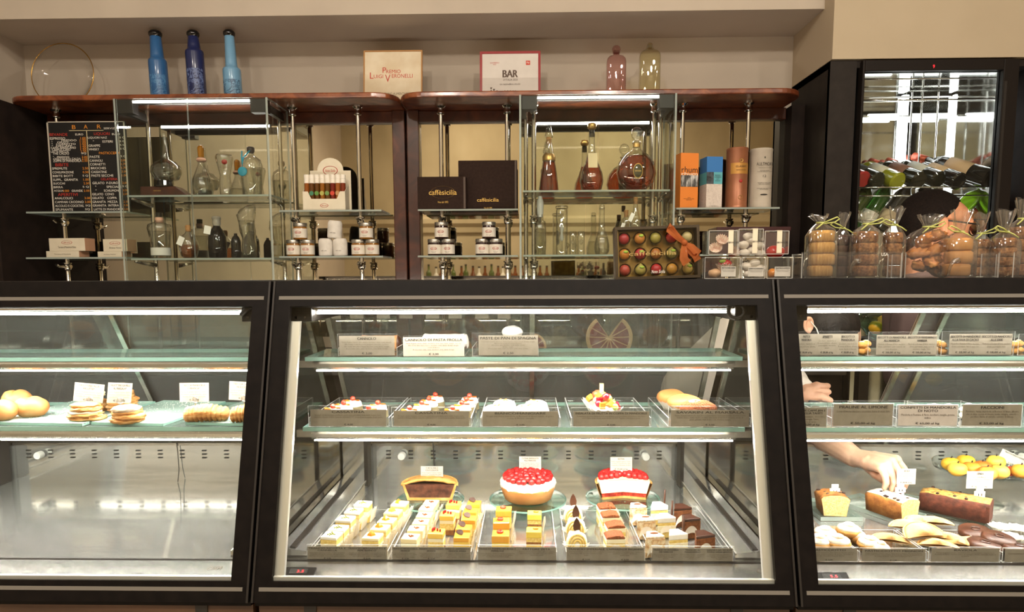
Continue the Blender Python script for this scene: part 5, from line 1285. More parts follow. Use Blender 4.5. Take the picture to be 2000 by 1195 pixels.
def proto_imp():
    t = thing('imperial_roll_slice', '', 'cake slice', (0, 0, 0), 'imperial cream roll slices')
    m = MB(); m.sphere((0, 0, .020), (.023, .022, .021), 20, 12, lambda d: 1+.10*math.sin(9*d.x)+.05*noise.noise(d*3)).build('cream_roll', M_CREAM2, t, smooth=True, local=True)
    for k in range(3):
        MB().ring((0, -.018-.002*k, .020), .018-.005*k, .0022, 24, 6, 'y').build('roll_swirl', M_SPONGE, t, smooth=True, local=True)
    petal_cup(t, .026, .016)
    pts = [(0, 0), (.007, .006), (.0085, .014), (.005, .023), (0, .029), (-.005, .023), (-.0085, .014), (-.007, .006)]
    MB().prism(pts, 'y', -.001, .001).build('chocolate_leaf', M_CHOC, t, local=True); o = ALLCH[t.name][-1]; o.location = (.002, 0, .036); o.rotation_euler = (-.15, 0, 0); return t
def proto_app():
    t = thing('cocoa_slice', '', 'cake slice', (0, 0, 0), 'cocoa dusted slices')
    slice_parts(t, [('sponge', M_SPONGE, 0, .012, 0), ('cream', M_CREAM2, .012, .020, -.001), ('upper_sponge', M_SPONGE, .020, .028, 0), ('upper_cream', M_CREAM2, .028, .035, -.001)])
    MB().prism([(-.021, .035), (.021, .035), (.019, .040), (.004, .042), (-.018, .039)], 'y', -.020, .020).build('cocoa_top', M_CHOC2, t, local=True, bevel=.002)
    vs = []; fs = []
    for j in range(3):
        for i in range(13):
            a = math.pi*i/12; vs.append((-.024*math.cos(a)*(1-.1*j), -.022-.002*j, .024*math.sin(a)*(1-.2*j)+.001))
    for j in range(2):
        for i in range(12): fs.append((j*13+i, j*13+i+1, (j+1)*13+i+1, (j+1)*13+i))
    MB().add(vs, fs).build('paper_fan', M_PAPER, t, local=True, smooth=True); return t
def wedge(t, lay):
    poly = [(-.024, -.019), (.024, -.012), (.010, .024), (-.012, .022)]
    for nm, m_, z0, z1, k in lay:
        MB().prism([(x*k, y*k) for x, y in poly], 'z', z0, z1).build(nm, m_, t, local=True, bevel=.002 if nm == 'glaze' else .0006)
    vs = []; fs = []
    for j in range(3):
        for i in range(13):
            a = math.pi*i/12; vs.append((-.020*math.cos(a), -.020-.002*j+.004*(1-math.cos(a)), .026*math.sin(a)*(1-.25*j)+.001))
    for j in range(2):
        for i in range(12): fs.append((j*13+i, j*13+i+1, (j+1)*13+i+1, (j+1)*13+i))
    MB().add(vs, fs).build('paper_fan', M_PAPER, t, local=True, smooth=True)
def proto_noc():
    t = thing('hazelnut_slice', '', 'cake slice', (0, 0, 0), 'hazelnut slices')
    wedge(t, [('sponge', nmat('nut_crumb_cake', [(0.35, '#b98a5c'), (0.55, '#e2c9a0'), (0.7, '#f2e6cc')], scale=110, rough=.8, bump=.5, bscale=160), 0, .036, 1.0), ('glaze', nmat('nut_cream', [(0.4, '#d9b48c'), (0.6, '#f2e8d6')], scale=120, rough=.6), .036, .041, .98)])
    m = MB(); m.sphere((.002, .004, .042), (.010, .004, .0016), 10, 6).build('chocolate_flake', M_CHOC2, t, smooth=True, local=True); return t
def proto_mand():
    t = thing('mandarin_slice', '', 'cake slice', (0, 0, 0), 'mandarin cream slices')
    wedge(t, [('sponge', M_SPONGE, 0, .014, .98), ('cream', M_CREAM2, .014, .026, 1.0), ('upper_sponge', M_SPONGE, .026, .032, .98), ('glaze', M_WHITEC, .032, .044, 1.0)])
    MB().tube([(.016, .004, .02), (.018, .006, .075)], .0026, 8).build('chocolate_stick', M_CHOC, t, local=True, smooth=True); return t
def proto_gian():
    t = thing('gianduja_slice', '', 'cake slice', (0, 0, 0), 'gianduja chocolate slices')
    wedge(t, [('sponge', nmat('gianduja_cake', [(0.3, '#5c3018'), (0.7, '#8a5228')], scale=140, rough=.85, bump=.6, bscale=180), 0, .036, 1.0), ('glaze', mat('choc_glaze', '#3f2117', .28, coat=.4), .036, .042, 1.02)]); return t
ROWS = [
 (proto_ricotta, 'white ricotta slice topped with green pistachio crumbs', .039, ((645, 1046), (661, 1029), (675, 1010), (691, 995), (709, 981)), -8, .95),
 (proto_berg, 'ivory bergamot slice topped with orange peel', .037, ((726, 1048), (743, 1028), (756, 1014), (768, 997), (781, 981)), -6, .95),
 (proto_pist, 'ivory pistachio slice topped with brown flakes', .036, ((802, 1046), (813, 1030), (822, 1017), (829, 1004), (834, 990), (842, 979)), -4, .9),
 (proto_cioc, 'tall yellow chocolate-orange slice topped with red jelly cubes', .046, ((853, 1036), (874, 1002), (886, 981)), -3, .85),
 (proto_zaff, 'orange glazed saffron slice with a chocolate leaf', .038, ((902, 1044), (906, 1028), (916, 1010), (919, 995), (926, 980)), -2, .85),
 (proto_pomp, 'orange grapefruit slice topped with a red candied curl', .038, ((978, 1040), (979, 1015), (984, 992)), 0, .95),
 (proto_zeta, 'lemon yellow zeta slice with a peel on top', .041, ((1043, 1033), (1044, 1000)), 0, .85),
 (proto_imp, 'cream roll slice with an upright chocolate leaf', .040, ((1125, 1036), (1123, 1010), (1118, 987)), 2, 1.0),
 (proto_app, 'cocoa dusted sponge slice in a paper fan', .040, ((1200, 1042), (1201, 1021), (1191, 1001), (1184, 985)), 5, 1.0),
 (proto_noc, 'pale hazelnut wedge', .041, ((1277, 1042), (1260, 1010), (1244, 985)), 4, .95),
 (proto_mand, 'white topped mandarin wedge with a chocolate stick', .044, ((1322, 1038), (1300, 1006), (1286, 983)), 4, .92),
 (proto_gian, 'dark chocolate gianduja wedge', .042, ((1374, 1040), (1347, 1008), (1331, 987)), 6, .95)]
for fn, lab, h, pts, rz, sc in ROWS:
    t = fn(); n = len(pts)
    for i, (px, py) in enumerate(pts):
        sz = (sc*.97, sc*.86, sc*1.16)
        c = PZ(px, py, tz+h*sz[2])
        loc = (c.x, max(c.y, DF+.0065+.0215*sc), tz-.001); rot = (0, 0, math.radians(rz+random.uniform(-3, 3))); L = f'{lab}, {ordl(i, n)} in its row'
        if n == 2: L = f'{lab}, {"front" if i == 0 else "rear"} of two'
        if i == 0: t.location = loc; t.rotation_euler = rot; t['label'] = L; t.scale = sz
        else: copy_tree(t, loc, rot, L, scale=sz)

# ---- centre case, deck: three cakes on glass stands
M_STAND = glass('stand_glass', '#d9efe8', 1.0, .06, 3)
def cake_stand(px, py, r, label):
    zc = DECK+.026; c = PZ(px, py, zc)
    t = thing('cake_stand', label, 'cake stand', (c.x, c.y, DECK+.0005), 'low glass cake stands')
    m = MB().lathe([(0, .020), (r*.97, .020), (r, .022), (r, .026), (r*.97, .0265), (0, .0265)], (0, 0, 0), 44); m.m = [1 if i // 44 == 2 or i // 44 == 1 else 0 for i in range(len(m.f))]
    m.build('plate', [M_STAND, M_EDGE], t, local=True)
    MB().lathe([(r*.5, 0), (r*.45, .003), (.02, .008), (.02, .020)], (0, 0, 0), 30).build('foot', M_STAND, t, local=True, smooth=True)
    return c, zc+.001
def cake_tag(px0, px1, q0, q1, Y, title, body, price, label, zpin):
    x0, x1, z0, z1 = RC(px0, px1, q0, q1, Y); W, H = x1-x0, z1-z0
    t = thing('price_tag', label, 'price tag', ((x0+x1)/2, Y, z0), 'white cake price tags', rot=(math.radians(-4), 0, 0))
    price_card(t, 0, 0, W, H, 0, [(title, body, price)], M_CARDW)
    MB().box((-.004, .001, zpin-z0), (.004, .002, H*.4)).build('tag_pick', M_WHITE, t, local=True)
b5 = 'Farina di grano tenero, burro,\nzucchero, uova fresche, latte,\nmandorla cv Romana di Noto'
c, zp = cake_stand(841, 974, .086, 'low glass stand under the cut chocolate pear tart')
t = thing('chocolate_pear_tart', 'half chocolate and pear tart with its cut face forward', 'cake', (c.x, c.y-.012, zp))
R0, R1, Hc = .056, .070, .046
N = 20
def half(prof, a0=0.0, a1=math.pi, seg=N): return MB().lathe(prof, (0, 0, 0), seg, a0=a0, a1=a1)
half([(0, 0), (R0, 0), (R1, Hc), (R1-.005, Hc), (R0-.004, .006), (0, .006)]).build('crust', M_CRUST, t, smooth=False, local=True)
half([(0, .006), (R0-.004, .006), (R1-.006, Hc-.006), (0, Hc-.006)]).build('chocolate_filling', nmat('choc_filling', [(0.35, '#3c2016'), (0.6, '#5c3524'), (0.75, '#6e4630')], scale=60, rough=.6, bump=.6, bscale=70, bdist=.004), t, local=True)
for (pr, nm, mm) in (([(-(R1-.006), Hc-.006), (R1-.006, Hc-.006), (R0-.004, .006), (-(R0-.004), .006)], 'cut_face', MATS['choc_filling']), ):
    MB().prism(pr, 'y', -.002, .001).build(nm, mm, t, local=True)
MB().prism([(-R1, Hc), (-(R1-.005), Hc), (-(R0-.005), .007), (R0-.005, .007), (R1-.005, Hc), (R1, Hc), (R0, 0), (-R0, 0)], 'y', -.003, .001).build('crust_edge', M_CRUST, t, local=True)
vs = []; fs = []
for j in range(7):
    for i in range(25):
        a = math.pi*i/24; r = R1*1.03*j/6
        z = Hc-.003+.012*(1-(j/6)**2)+.005*noise.noise(Vector((r*math.cos(a)*55, r*math.sin(a)*55, 2)))
        vs.append((r*math.cos(a), r*math.sin(a)-.002, z))
for j in range(6):
    for i in range(24): fs.append((j*25+i, j*25+i+1, (j+1)*25+i+1, (j+1)*25+i))
b0 = len(vs); vs += [(v[0], v[1], v[2]-.006) for v in vs]; fs += [tuple(reversed([b0+k for k in f])) for f in list(fs)]
rim = [j*25+24 for j in range(6, -1, -1)]+[j*25 for j in range(1, 7)]+[6*25+i for i in range(1, 25)]
for k in range(len(rim)-1): fs.append((rim[k], rim[k+1], rim[k+1]+b0, rim[k]+b0))
MB().add(vs, fs).build('top_crust', M_CRUST, t, smooth=True, local=True)
cake_tag(822, 865, 911, 937, c.y+.02, 'TORTA PERI E\nCIOCCOLATA', b5, '€ 32,00 al kg', 'white price tag on the chocolate pear tart', zp+Hc)
# strawberry tart
c, zp = cake_stand(1031, 973, .098, 'low glass stand under the strawberry tart')
t = thing('strawberry_tart', 'round tart with whipped cream and glossy red strawberries', 'cake', (c.x, c.y, zp))
MB().lathe([(.056, 0), (.060, .004), (.070, .034), (.070, .037), (.064, .037), (.064, .030), (0, .030)], (0, 0, 0), 40).build('crust', M_CRUST2, t, smooth=True, local=True)
m = MB(); vs = []; fs = []; prof = [(.069, .034), (.0715, .040), (.069, .049), (.060, .052), (0, .053)]
for j, (r, z) in enumerate(prof):
    for i in range(40):
        a = 2*math.pi*i/40; k = 1+.02*math.sin(13*a+j)
        vs.append((r*k*math.cos(a), r*k*math.sin(a), z+.0012*math.sin(9*a)))
for j in range(4):
    for i in range(40):
        i2 = (i+1) % 40; fs.append((j*40+i, j*40+i2, (j+1)*40+i2, (j+1)*40+i))
m.add(vs, fs).build('whipped_cream', M_WHITEC, t, smooth=True, local=True)
random.seed(21)
sb = None; k = 0
def berry(parent, x, y, z, r, proto):
    if proto is None:
        m = MB(); m.sphere((0, 0, 0), (r, r, r*1.1), 12, 8, lambda d: 1-.12*max(0, d.z)+.03*noise.noise(d*6))
        o = m.build('berry', M_STRAW, parent, smooth=True, local=True)
    else:
        o = proto.copy(); COL.objects.link(o); o.parent = parent
    o.location = (x, y, z); o.rotation_euler = (random.uniform(-.5, .5), random.uniform(-.5, .5), random.uniform(0, 6))
    return o
for rr, n, z in ((.056, 22, .058), (.042, 16, .062), (.028, 11, .065), (.013, 6, .067)):
    for i in range(n):
        a = 2*math.pi*i/n+random.uniform(-.06, .06)
        o = berry(t, rr*math.cos(a), rr*math.sin(a), z+random.uniform(-.001, .002), .0085, sb)
        if sb is None: sb = o
cake_tag(1014, 1057, 892, 918, c.y+.02, 'CUCINA MARSALATA\nALLE FRAGOLE', b5, '€ 35,00 al kg', 'white price tag behind the strawberry tart', zp+.05)
# raspberry tart with a wedge cut away
c, zp = cake_stand(1216, 970, .094, 'low glass stand under the cut raspberry tart')
t = thing('raspberry_tart', 'cut raspberry cream tart showing its jam layer', 'cake', (c.x, c.y-.004, zp))
A0, A1 = math.radians(-14), math.radians(194)
def part(prof, nm, m_, sm=True): MB().lathe(prof, (0, -.006, 0), 32, a0=A0, a1=A1).build(nm, m_, t, smooth=sm, local=True)
part([(0, 0), (.058, 0), (.072, .042), (.067, .042), (.055, .005), (0, .005)], 'crust', M_CRUST, False)
def cutface(x1, z1a, z1b, x2, nm, m_, dy=0.0):
    """the two radial cut faces of the missing wedge, for a layer between z1a and z1b"""
    for s, A in ((1, A0), (-1, A1)):
        d = Vector((math.cos(A), math.sin(A), 0)); nrm = Vector((math.sin(A), -math.cos(A), 0))*s
        o0 = Vector((0, -.006, 0))
        q = [o0+Vector((0, 0, z1a)), o0+d*x1+Vector((0, 0, z1a)), o0+d*x2+Vector((0, 0, z1b)), o0+Vector((0, 0, z1b))]
        MB().hexa([v-nrm*.002 for v in q], [v+nrm*(.0015+dy) for v in q]).build(nm, m_, t, local=True)
part([(0, .005), (.055, .005), (.058, .014), (0, .014)], 'jam_layer', M_JAM)
part([(0, .014), (.058, .014), (.0665, .042), (.066, .046), (.058, .048), (0, .049)], 'cream_filling', M_CREAM2)
cutface(.056, .000, .006, .057, 'crust_cut', M_CRUST); cutface(.056, .006, .016, .058, 'jam_cut', nmat('jam_cut', [(0.35, '#7e1a18'), (0.6, '#b03a28'), (0.75, '#d88a5c')], scale=90, rough=.3, bump=.5, bscale=90)); cutface(.058, .016, .047, .066, 'cream_cut', M_CREAM2)
random.seed(33)
for rr, n, z in ((.056, 16, .053), (.043, 12, .054), (.030, 8, .055), (.016, 4, .055)):
    for i in range(n):
        a = A0+(A1-A0)*(i+.5)/n
        o = berry(t, rr*math.cos(a), rr*math.sin(a)-.002+.004, z, .0085, sb)
cake_tag(1192, 1235, 893, 919, c.y+.02, 'ESTIVA', b5, '€ 35,00 al kg', 'white ESTIVA price tag behind the raspberry tart', zp+.05)

# ---- right case: upper shelf
def T1(p0, p1, q0, q1, cols, lab, **k): return acrylic_tray(p0, p1, q0, q1, S1F+.004, S1Z, .13, cols, lab, TRAYG, **k)
b3 = 'Zucchero, mandorla cv\nRomana di Noto, albume,\nmiele'
T1(1548, 1677, 647, 694, [('PASTE DI\nMANDORLA', b3, '€ 28,00 al kg'), ('AMARETTI', 'Zucchero, mandorla cv\nRomana di Noto, albume\npastorizzato, mandorla\namara', '€ 28,00 al kg'), ('BISCOTTI DI\nMANDORLA', 'Zucchero, mandorla cv\nRomana di Noto, albume\nmiele, buccia di limone', '€ 28,00 al kg')], 'clear tray with three almond pastry cards at the case edge', cardfrac=(.04, .98, .03, .88))
T1(1695, 1832, 648, 694, [("BISCOTTI DI MANDORLE\nALL'ARANCIA", 'Mandorla cv Romana di Noto, zucchero,\nalbume pastorizzato, pasta d arancia, con\nmiele alla gelatina', '€ 28,00 al kg'), ('BISCOTTI DI MANDARINO E\nVANIGLIA', 'Mandorla cv Romana di Noto, zucchero,\nalbume pastorizzato, miele, succo di\nmandarino, vaniglia Tahiti', '€ 28,00 al kg')], 'clear tray with orange and mandarin biscuit cards', cardfrac=(.11, .97, .03, .86))
T1(1838, 1980, 647, 694, [('BISCOTTI DI MANDORLE\nALLA FAVA DI CACAO', 'Mandorla cv Romana di Noto, zucchero,\nalbume pastorizzato, fava di cacao, con\nmiele', '€ 28,00 al kg'), ('BISCOTTI DI MANDORLE\nALLE ERBE', 'Mandorla cv Romana di Noto, zucchero,\nalbume pastorizzato, miele,\nerbe', '€ 28,00 al kg')], 'clear tray with cocoa bean and herb biscuit cards', cardfrac=(.10, .96, .03, .88))
T1(1988, 2120, 652, 694, [('BISCOTTI', 'Mandorla cv Romana di Noto', '€ 28,00 al kg')], 'clear tray cut off by the edge of the view', cardfrac=(.11, .97, .03, .86))
random.seed(5)
def biscuit(px, py, z, k, lab, grp, m_, r=.017):
    yy = 1.475+.03*(k % 2)
    c = P(px, py, yy)
    t = thing('almond_biscuit', lab, 'biscuit', (c.x, yy, z-.0095), grp, rot=(0, 0, random.uniform(0, 3)))
    m = MB(); m.sphere((0, 0, .006), (r, r*.8, .008), 14, 8, jit(k, .12, 2)).build('dough', m_, t, smooth=True, local=True)
    m = MB(); m.sphere((0, 0, .0135), (.006, .004, .002), 8, 5).build('almond', M_CREAM2, t, smooth=True, local=True)
wh = ['between the first two cards', 'between the two middle cards', 'beside the last full card']
for j, (pa, w_) in enumerate(((1686, 'first two cards'), (1835, 'cocoa and orange cards'), (1984, 'last two cards'))):
    for k in range(4):
        biscuit(pa+(-5, 4, -3, 5)[k], 690-(0, 3, 12, 16)[k], S1Z+.012+(0, 0, .014, .014)[k], j*7+k, ['front golden almond biscuit', 'lower rear golden almond biscuit', 'upper golden almond biscuit', 'topmost golden almond biscuit'][k]+' between the '+w_, 'almond biscuits on the upper shelf', M_CRUST, .012)
# middle shelf
def T2(p0, p1, q0, cols, lab, **k): return acrylic_tray(p0, p1, q0, 832, S2F+.003, S2Z, .2, cols, lab, TRAYG, **k)
T2(1545, 1615, 787, [('PRALINE CAFFÈ JEN E\nVANIGLIA TAHITI', 'Mandorla, zucchero, cioccolato,\ncaffè, vaniglia Tahiti,\nburro di cacao', '€ 50,00 al kg')], 'clear tray with a coffee praline card at the case edge')
T2(1624, 1744, 788, [('PRALINE AL LIMONE', 'Scorza di limone, zucchero, cioccolato, burro di cacao, latte', '€ 50,00 al kg')], 'clear tray with a PRALINE AL LIMONE card', cardfrac=(.02, .98, .05, .97))
T2(1750, 1870, 790, [('CONFETTI DI MANDORLA\nDI NOTO', 'Mandorla cv Romana di Noto, zucchero, vaniglia, gomma\narabica', '€ 65,00 al kg')], 'clear tray with a pale CONFETTI DI MANDORLA card', mcard=nmat('mauve_card', [(0.3, '#b9b0ac'), (0.7, '#c4bbb6')], scale=60, rough=.8), cardfrac=(.02, .98, .05, .98))
T2(1875, 1995, 789, [('FACCIONI', 'Zucchero, farina, mandorla cv Romana di Noto, albume,\nolio di oliva, scorza di limone, miele, vaniglia, cannella e\ngarofano, farina di carruba, estratto di limone', '€ 52,00 al kg')], 'clear tray with a FACCIONI card', cardfrac=(.02, .98, .05, .97))
random.seed(15)
for j, (pa, pb, lab, grp, m_, n) in enumerate(((1812, 1862, 'white sugared almond', 'sugared almonds behind the confetti card', mat('sugar_shell', '#f2ede2', .35, coat=.3), 14), (1882, 1990, 'white iced faccioni biscuit', 'faccioni biscuits behind their card', M_WHITEC, 16))):
    proto = None
    for k in range(n):
        px = pa+(pb-pa)*(k+.5)/n; row = k % 2
        c = PZ(px, 789+random.uniform(-3, 1)-row*3, S2Z+.036+.004*random.random())
        if proto is None:
            t = thing('sugared_almond' if j == 0 else 'faccioni_biscuit', lab+' on the heap behind its card', 'sweet', (c.x, c.y, S2Z+.02), grp)
            m = MB(); m.sphere((0, 0, .006), (.012, .009, .007), 12, 8, jit(j, .1, 1.5)).build('sugar_coat', m_, t, smooth=True, local=True)
            m = MB(); m.sphere((0, 0, -.008), (.012, .010, .008), 12, 8, jit(j+2, .1, 1.5)).build('lower_half', m_, t, smooth=True, local=True)
            proto = t
        else: copy_tree(proto, (c.x, c.y, S2Z+.018+.003*random.random()), (0, 0, random.uniform(0, 3)))

# ---- right case: deck
for i, (p0, p1, q0, cols, lab) in enumerate(((1560, 1676, 1068, [('PASTICCIOTTO', 'Farina di grano tenero, zucchero, uova intere,\nburro, crema, marmellata di pere, scorza di\narancia, mandorla per dolci', '€ 3,00')], 'clear tray with a PASTICCIOTTO card at the case edge'), (1678, 1809, 1070, [('PASTICCIOTTO MIGNON', 'Farina di grano tenero tipo 1, latte intero fresco, zucchero, burro,\nuova pastorizzate, marmellata di mandarini, crema di mandorle cv\nRomana di Noto, sale, ammoniaca per dolci', '€ 1,50')], 'clear tray with a PASTICCIOTTO MIGNON card'), (1813, 1953, 1068, [('RAVIOLA', 'Farina di grano tenero, zucchero, latte pastorizzato, mandorla cv\nRomana di Noto, ricotta, purea di castagne, farina, cannella, miele di\ngaribaldi', '')], 'clear tray with a RAVIOLA card'), (1957, 2080, 1070, [('TORRONE', 'Cioccolato fondente, zucchero, mandorla', '')], 'clear tray with a card cut off by the edge of the view'))):
    acrylic_tray(p0, p1, q0, 1104, DF+.006, TD, .12, cols, lab, TRAYG, cardfrac=(.03, .97, .0, .92), back=.02, side=.5)
M_LOAF = nmat('loaf_crust', [(0.3, '#7d4a1e'), (0.6, '#a86c33'), (0.8, '#c08a4c')], scale=50, rough=.75, bump=.5, bscale=120, bdist=.003)
M_CLOAF = nmat('choc_loaf', [(0.3, '#3f1c12'), (0.6, '#5f2f1f'), (0.8, '#7a4330')], scale=70, rough=.8, bump=.5, bscale=140, bdist=.003)
def loaf(px, py, L, rz, label, m_side, m_top, m_face, seed, W0=.052, W1=.066, H=.046, dusted=False):
    c = PZ(px, py, DECK+.012)
    t = thing('loaf_cake', label, 'loaf cake', (c.x, c.y, DECK+.0125), 'loaf cakes on the deck', rot=(0, 0, math.radians(rz)))
    vs = []; fs = []
    secs = 9; ring = [(-.5*W0, 0), (.5*W0, 0), (.5*(W0+W1)/2, H*.5), (.5*W1, H*.9), (.42*W1, H*1.02), (.15*W1, H*1.1), (-.15*W1, H*1.1), (-.42*W1, H*1.02), (-.5*W1, H*.9), (-.5*(W0+W1)/2, H*.5)]
    n = len(ring)
    for j in range(secs):
        y = L*j/(secs-1)
        for i, (x, z) in enumerate(ring):
            e = noise.noise(Vector((x*40, y*40, z*40+seed)))*.003
            k = .94 if j == secs-1 else 1
            vs.append((x*k+e*.4, y, z*k+(e if z > H*.8 else 0)))
    for j in range(secs-1):
        for i in range(n):
            i2 = (i+1) % n; fs.append((j*n+i, j*n+i2, (j+1)*n+i2, (j+1)*n+i))
    fs.append(tuple((secs-1)*n+i for i in range(n)))
    m = MB().add(vs, fs); m.m = [(1 if (k % n) in (4, 5, 6) and k < n*(secs-1) else 0) for k in range(len(m.f))]
    m.build('crust', [m_side, m_top], t, local=True, smooth=True)
    MB().prism([(x*.985, z*.985) for x, z in ring], 'y', -.001, .006).build('cut_face', m_face, t, local=True)
    random.seed(seed)
    for k in range(9):
        x, y = random.uniform(-.4, .4)*W1, random.uniform(.08, .9)*L
        mm = MB(); mm.sphere((x, y, H*1.06), (.0055, .004, .0025), 8, 6, jit(k, .2, 2)).build('raisin', M_RAISIN, t, smooth=True, local=True)
    return t, H
B_ = [(1631, 1008, .060, -6, 'short fruit loaf piece with a pale cut face'), (1776, 1017, .095, 25, 'sugar dusted fruit loaf with a pale cut face'), (1934, 1018, .14, 48, 'dark chocolate loaf with a crumbly golden top')]
for i, (px, py, L, rz, lab) in enumerate(B_):
    c = PZ(px, py-8, DECK+.010)
    b_ = thing('glass_board', ['ribbed glass board under the short fruit loaf', 'ribbed glass board under the sugared loaf', 'ribbed glass board under the chocolate loaf'][i], 'board', (c.x+(0, -.02, -.04)[i], c.y+(.02, .04, .05)[i], DECK+.0008), 'ribbed glass cake boards', rot=(0, 0, math.radians((0, 28, 52)[i])))
    glass_pane(b_, (-.05, -.055, 0), (.05, (.08, .12, .13)[i], .010), 'plate', thin=M_SHELFG, edge=M_EDGEP); ALLCH[b_.name][-1].location = (0, 0, 0)
loaf(*B_[0][:4], B_[0][4], M_LOAF, M_LOAF, M_LOAFIN, 3)
loaf(*B_[1][:4], B_[1][4], M_LOAF, M_SUGAR, M_LOAFIN, 7)
loaf(*B_[2][:4], B_[2][4], M_CLOAF, nmat('etna_top', [(0.3, '#7a4a22'), (0.6, '#c49a4e'), (0.8, '#d9b768')], scale=120, rough=.9, bump=.6, bscale=160), M_CLOAF, 11)
def figure_tag(px, q0, q1, Y, card, label, tilt=0):
    """small white cut-out figure that holds a price card"""
    x0, x1, z0, z1 = RC(px-8, px+8, q0, q1, Y); H = z1-z0
    t = thing('tag_holder', label, 'price tag', ((x0+x1)/2, Y, z0), 'white figure tag holders')
    W = .02
    m = MB().box((-.009, 0, H*.30), (.009, .003, H*.72)).box((-.008, 0, H*.74), (.008, .003, H)).box((-.009, 0, 0), (-.004, .003, H*.3)).box((.004, 0, 0), (.009, .003, H*.3)).box((-.012, 0, H*.35), (-.009, .003, H*.7)).box((.009, 0, H*.35), (.012, .003, H*.7)).box((-.006, .0, H*.70), (.006, .003, H*.76))
    m.build('figure', M_WHITE, t, local=True)
    for s in (-1, 1): MB().cbox((s*.0035, -.0006, H*.5), (.0015, .001, H*.16)).build('button_mark', M_TXT, t, local=True)
    if card:
        cw, ch, ti, pr, ox, oz = card
        price_card(t, ox, oz, cw, ch, .004, [(ti, 'Zucchero, uova fresche, burro,\nfarina, mandorla cv Romana\ndi Noto', pr)], M_CARDW)
    return t
figure_tag(1631, 946, 973, PZ(1626, 1008, DECK+.012).y+.03, None, 'plain white figure tag stuck in the short fruit loaf')
figure_tag(1759, 945, 970, PZ(1755, 1017, DECK+.012).y+.045, (.045, .038, 'SICULA', '€ 28,00 al kg', .014, .030), 'white figure tag under the reaching hand')
figure_tag(1914, 950, 982, PZ(1895, 1018, DECK+.012).y+.03, (.062, .042, 'ETNEA', '€ 28,00 al kg', 0, .034), 'white figure tag with an ETNEA card in the chocolate loaf')
# fruit stand
zc = DECK+.085; c = PZ(1915, 918, zc)
st = thing('fruit_stand', 'clear footed glass stand holding marzipan fruit', 'cake stand', (c.x, c.y, DECK+.0005))
MB().lathe([(.055, 0), (.05, .004), (.015, .02), (.010, .05), (.016, .075), (.06, .080), (.105, .086), (.108, .098), (.104, .098), (.100, .089), (.05, .084), (0, .083)], (0, 0, 0), 40).build('bowl', M_PANE, st, smooth=True, local=True)
random.seed(17)
FR = [(1857, 908, '#e2b23a', 'yellow lemon'), (1886, 903, '#dfa730', 'round yellow quince'), (1897, 917, '#dd8a2c', 'orange peach'), (1918, 915, '#d9722a', 'orange apricot'), (1945, 904, '#e6be4a', 'pale yellow pear'), (1952, 923, '#e3b54c', 'yellow apple'), (1976, 918, '#c9382a', 'red cherry'), (1994, 922, '#e09a3a', 'orange fig'), (1928, 926, '#d8903a', 'front orange'), (1870, 918, '#e7bf50', 'small yellow lemon')]
for i, (px, py, cc, nm) in enumerate(FR):
    p = PZ(px, py, zc+.022); r = .020 if i not in (6,) else .014
    t = thing('marzipan_fruit', f'{nm} of marzipan on the glass stand', 'sweet', (p.x, p.y, zc+.008), 'marzipan fruit on the glass stand')
    m = MB(); m.sphere((0, 0, r*.85), (r*1.1, r, r*.9), 18, 12, lambda d: 1-.08*max(0, d.z)**6*2+.04*noise.noise(d*1.5+Vector((i, 0, 0)))).build('paste', nmat('marz_'+cc, [(0.55, cc), (0.85, '#efd27a')], scale=14, rough=.45), t, smooth=True, local=True)
    MB().tube([(0, 0, r*1.6), (.002, 0, r*1.85)], .0016, 6).build('stalk', M_RAISIN, t, local=True)
x0, x1, z0, z1 = RC(1938, 1999, 870, 905, c.y+.02)
t = thing('price_tag', 'large tilted white card above the marzipan fruit', 'price tag', ((x0+x1)/2, c.y+.01, z0), 'white cake price tags', rot=(0, math.radians(24), 0))
price_card(t, 0, 0, (x1-x0)*.95, .030, 0, [("FRUTTA MARTORANA", '', '€ 5,00')], M_CARDW)
MB().tube([(0, .002, -.03), (0, .002, .02)], .001, 5).build('tag_pick', M_WHITE, t, local=True)
# biscuits in the front trays
def pastic(px, py, z, lab, k, r=.026):
    c = PZ(px, py, z+.022)
    t = thing('pasticciotto', lab, 'pastry', (c.x, c.y, z), 'sugar dusted pasticciotti')
    MB().lathe([(r*.8, 0), (r, .010), (r*.98, .014), (r*.8, .018)], (0, 0, 0), 26).build('pastry_shell', M_CRUST, t, smooth=True, local=True)
    m = MB(); m.sphere((0, 0, .016), (r*.93, r*.9, .010), 22, 10, jit(k, .08, 2)).build('sugared_dome', M_SUGAR, t, smooth=True, local=True)
    m = MB(); m.sphere((0, 0, .024), (r*.5, r*.48, .007), 18, 8, jit(k+3, .08, 2)).build('sugared_cap', M_SUGAR, t, smooth=True, local=True)
for k, (px, py, dz, lab) in enumerate(((1612, 1034, 0, 'sugar dusted pasticciotto at the back by the case edge'), (1600, 1050, .002, 'sugar dusted pasticciotto at the case edge'), (1658, 1027, .010, 'sugar dusted pasticciotto crowning the pile'), (1637, 1050, .006, 'sugar dusted pasticciotto in front of the pile'), (1700, 1054, 0, 'sugar dusted pasticciotto nearest the raviole'), (1722, 1064, 0, 'broken edged pasticciotto in the mignon tray'), (1676, 1040, 0, 'sugar dusted pasticciotto between pile and raviole'))):
    pastic(px, py, tz+dz, lab, k, .026 if k < 5 else .018)
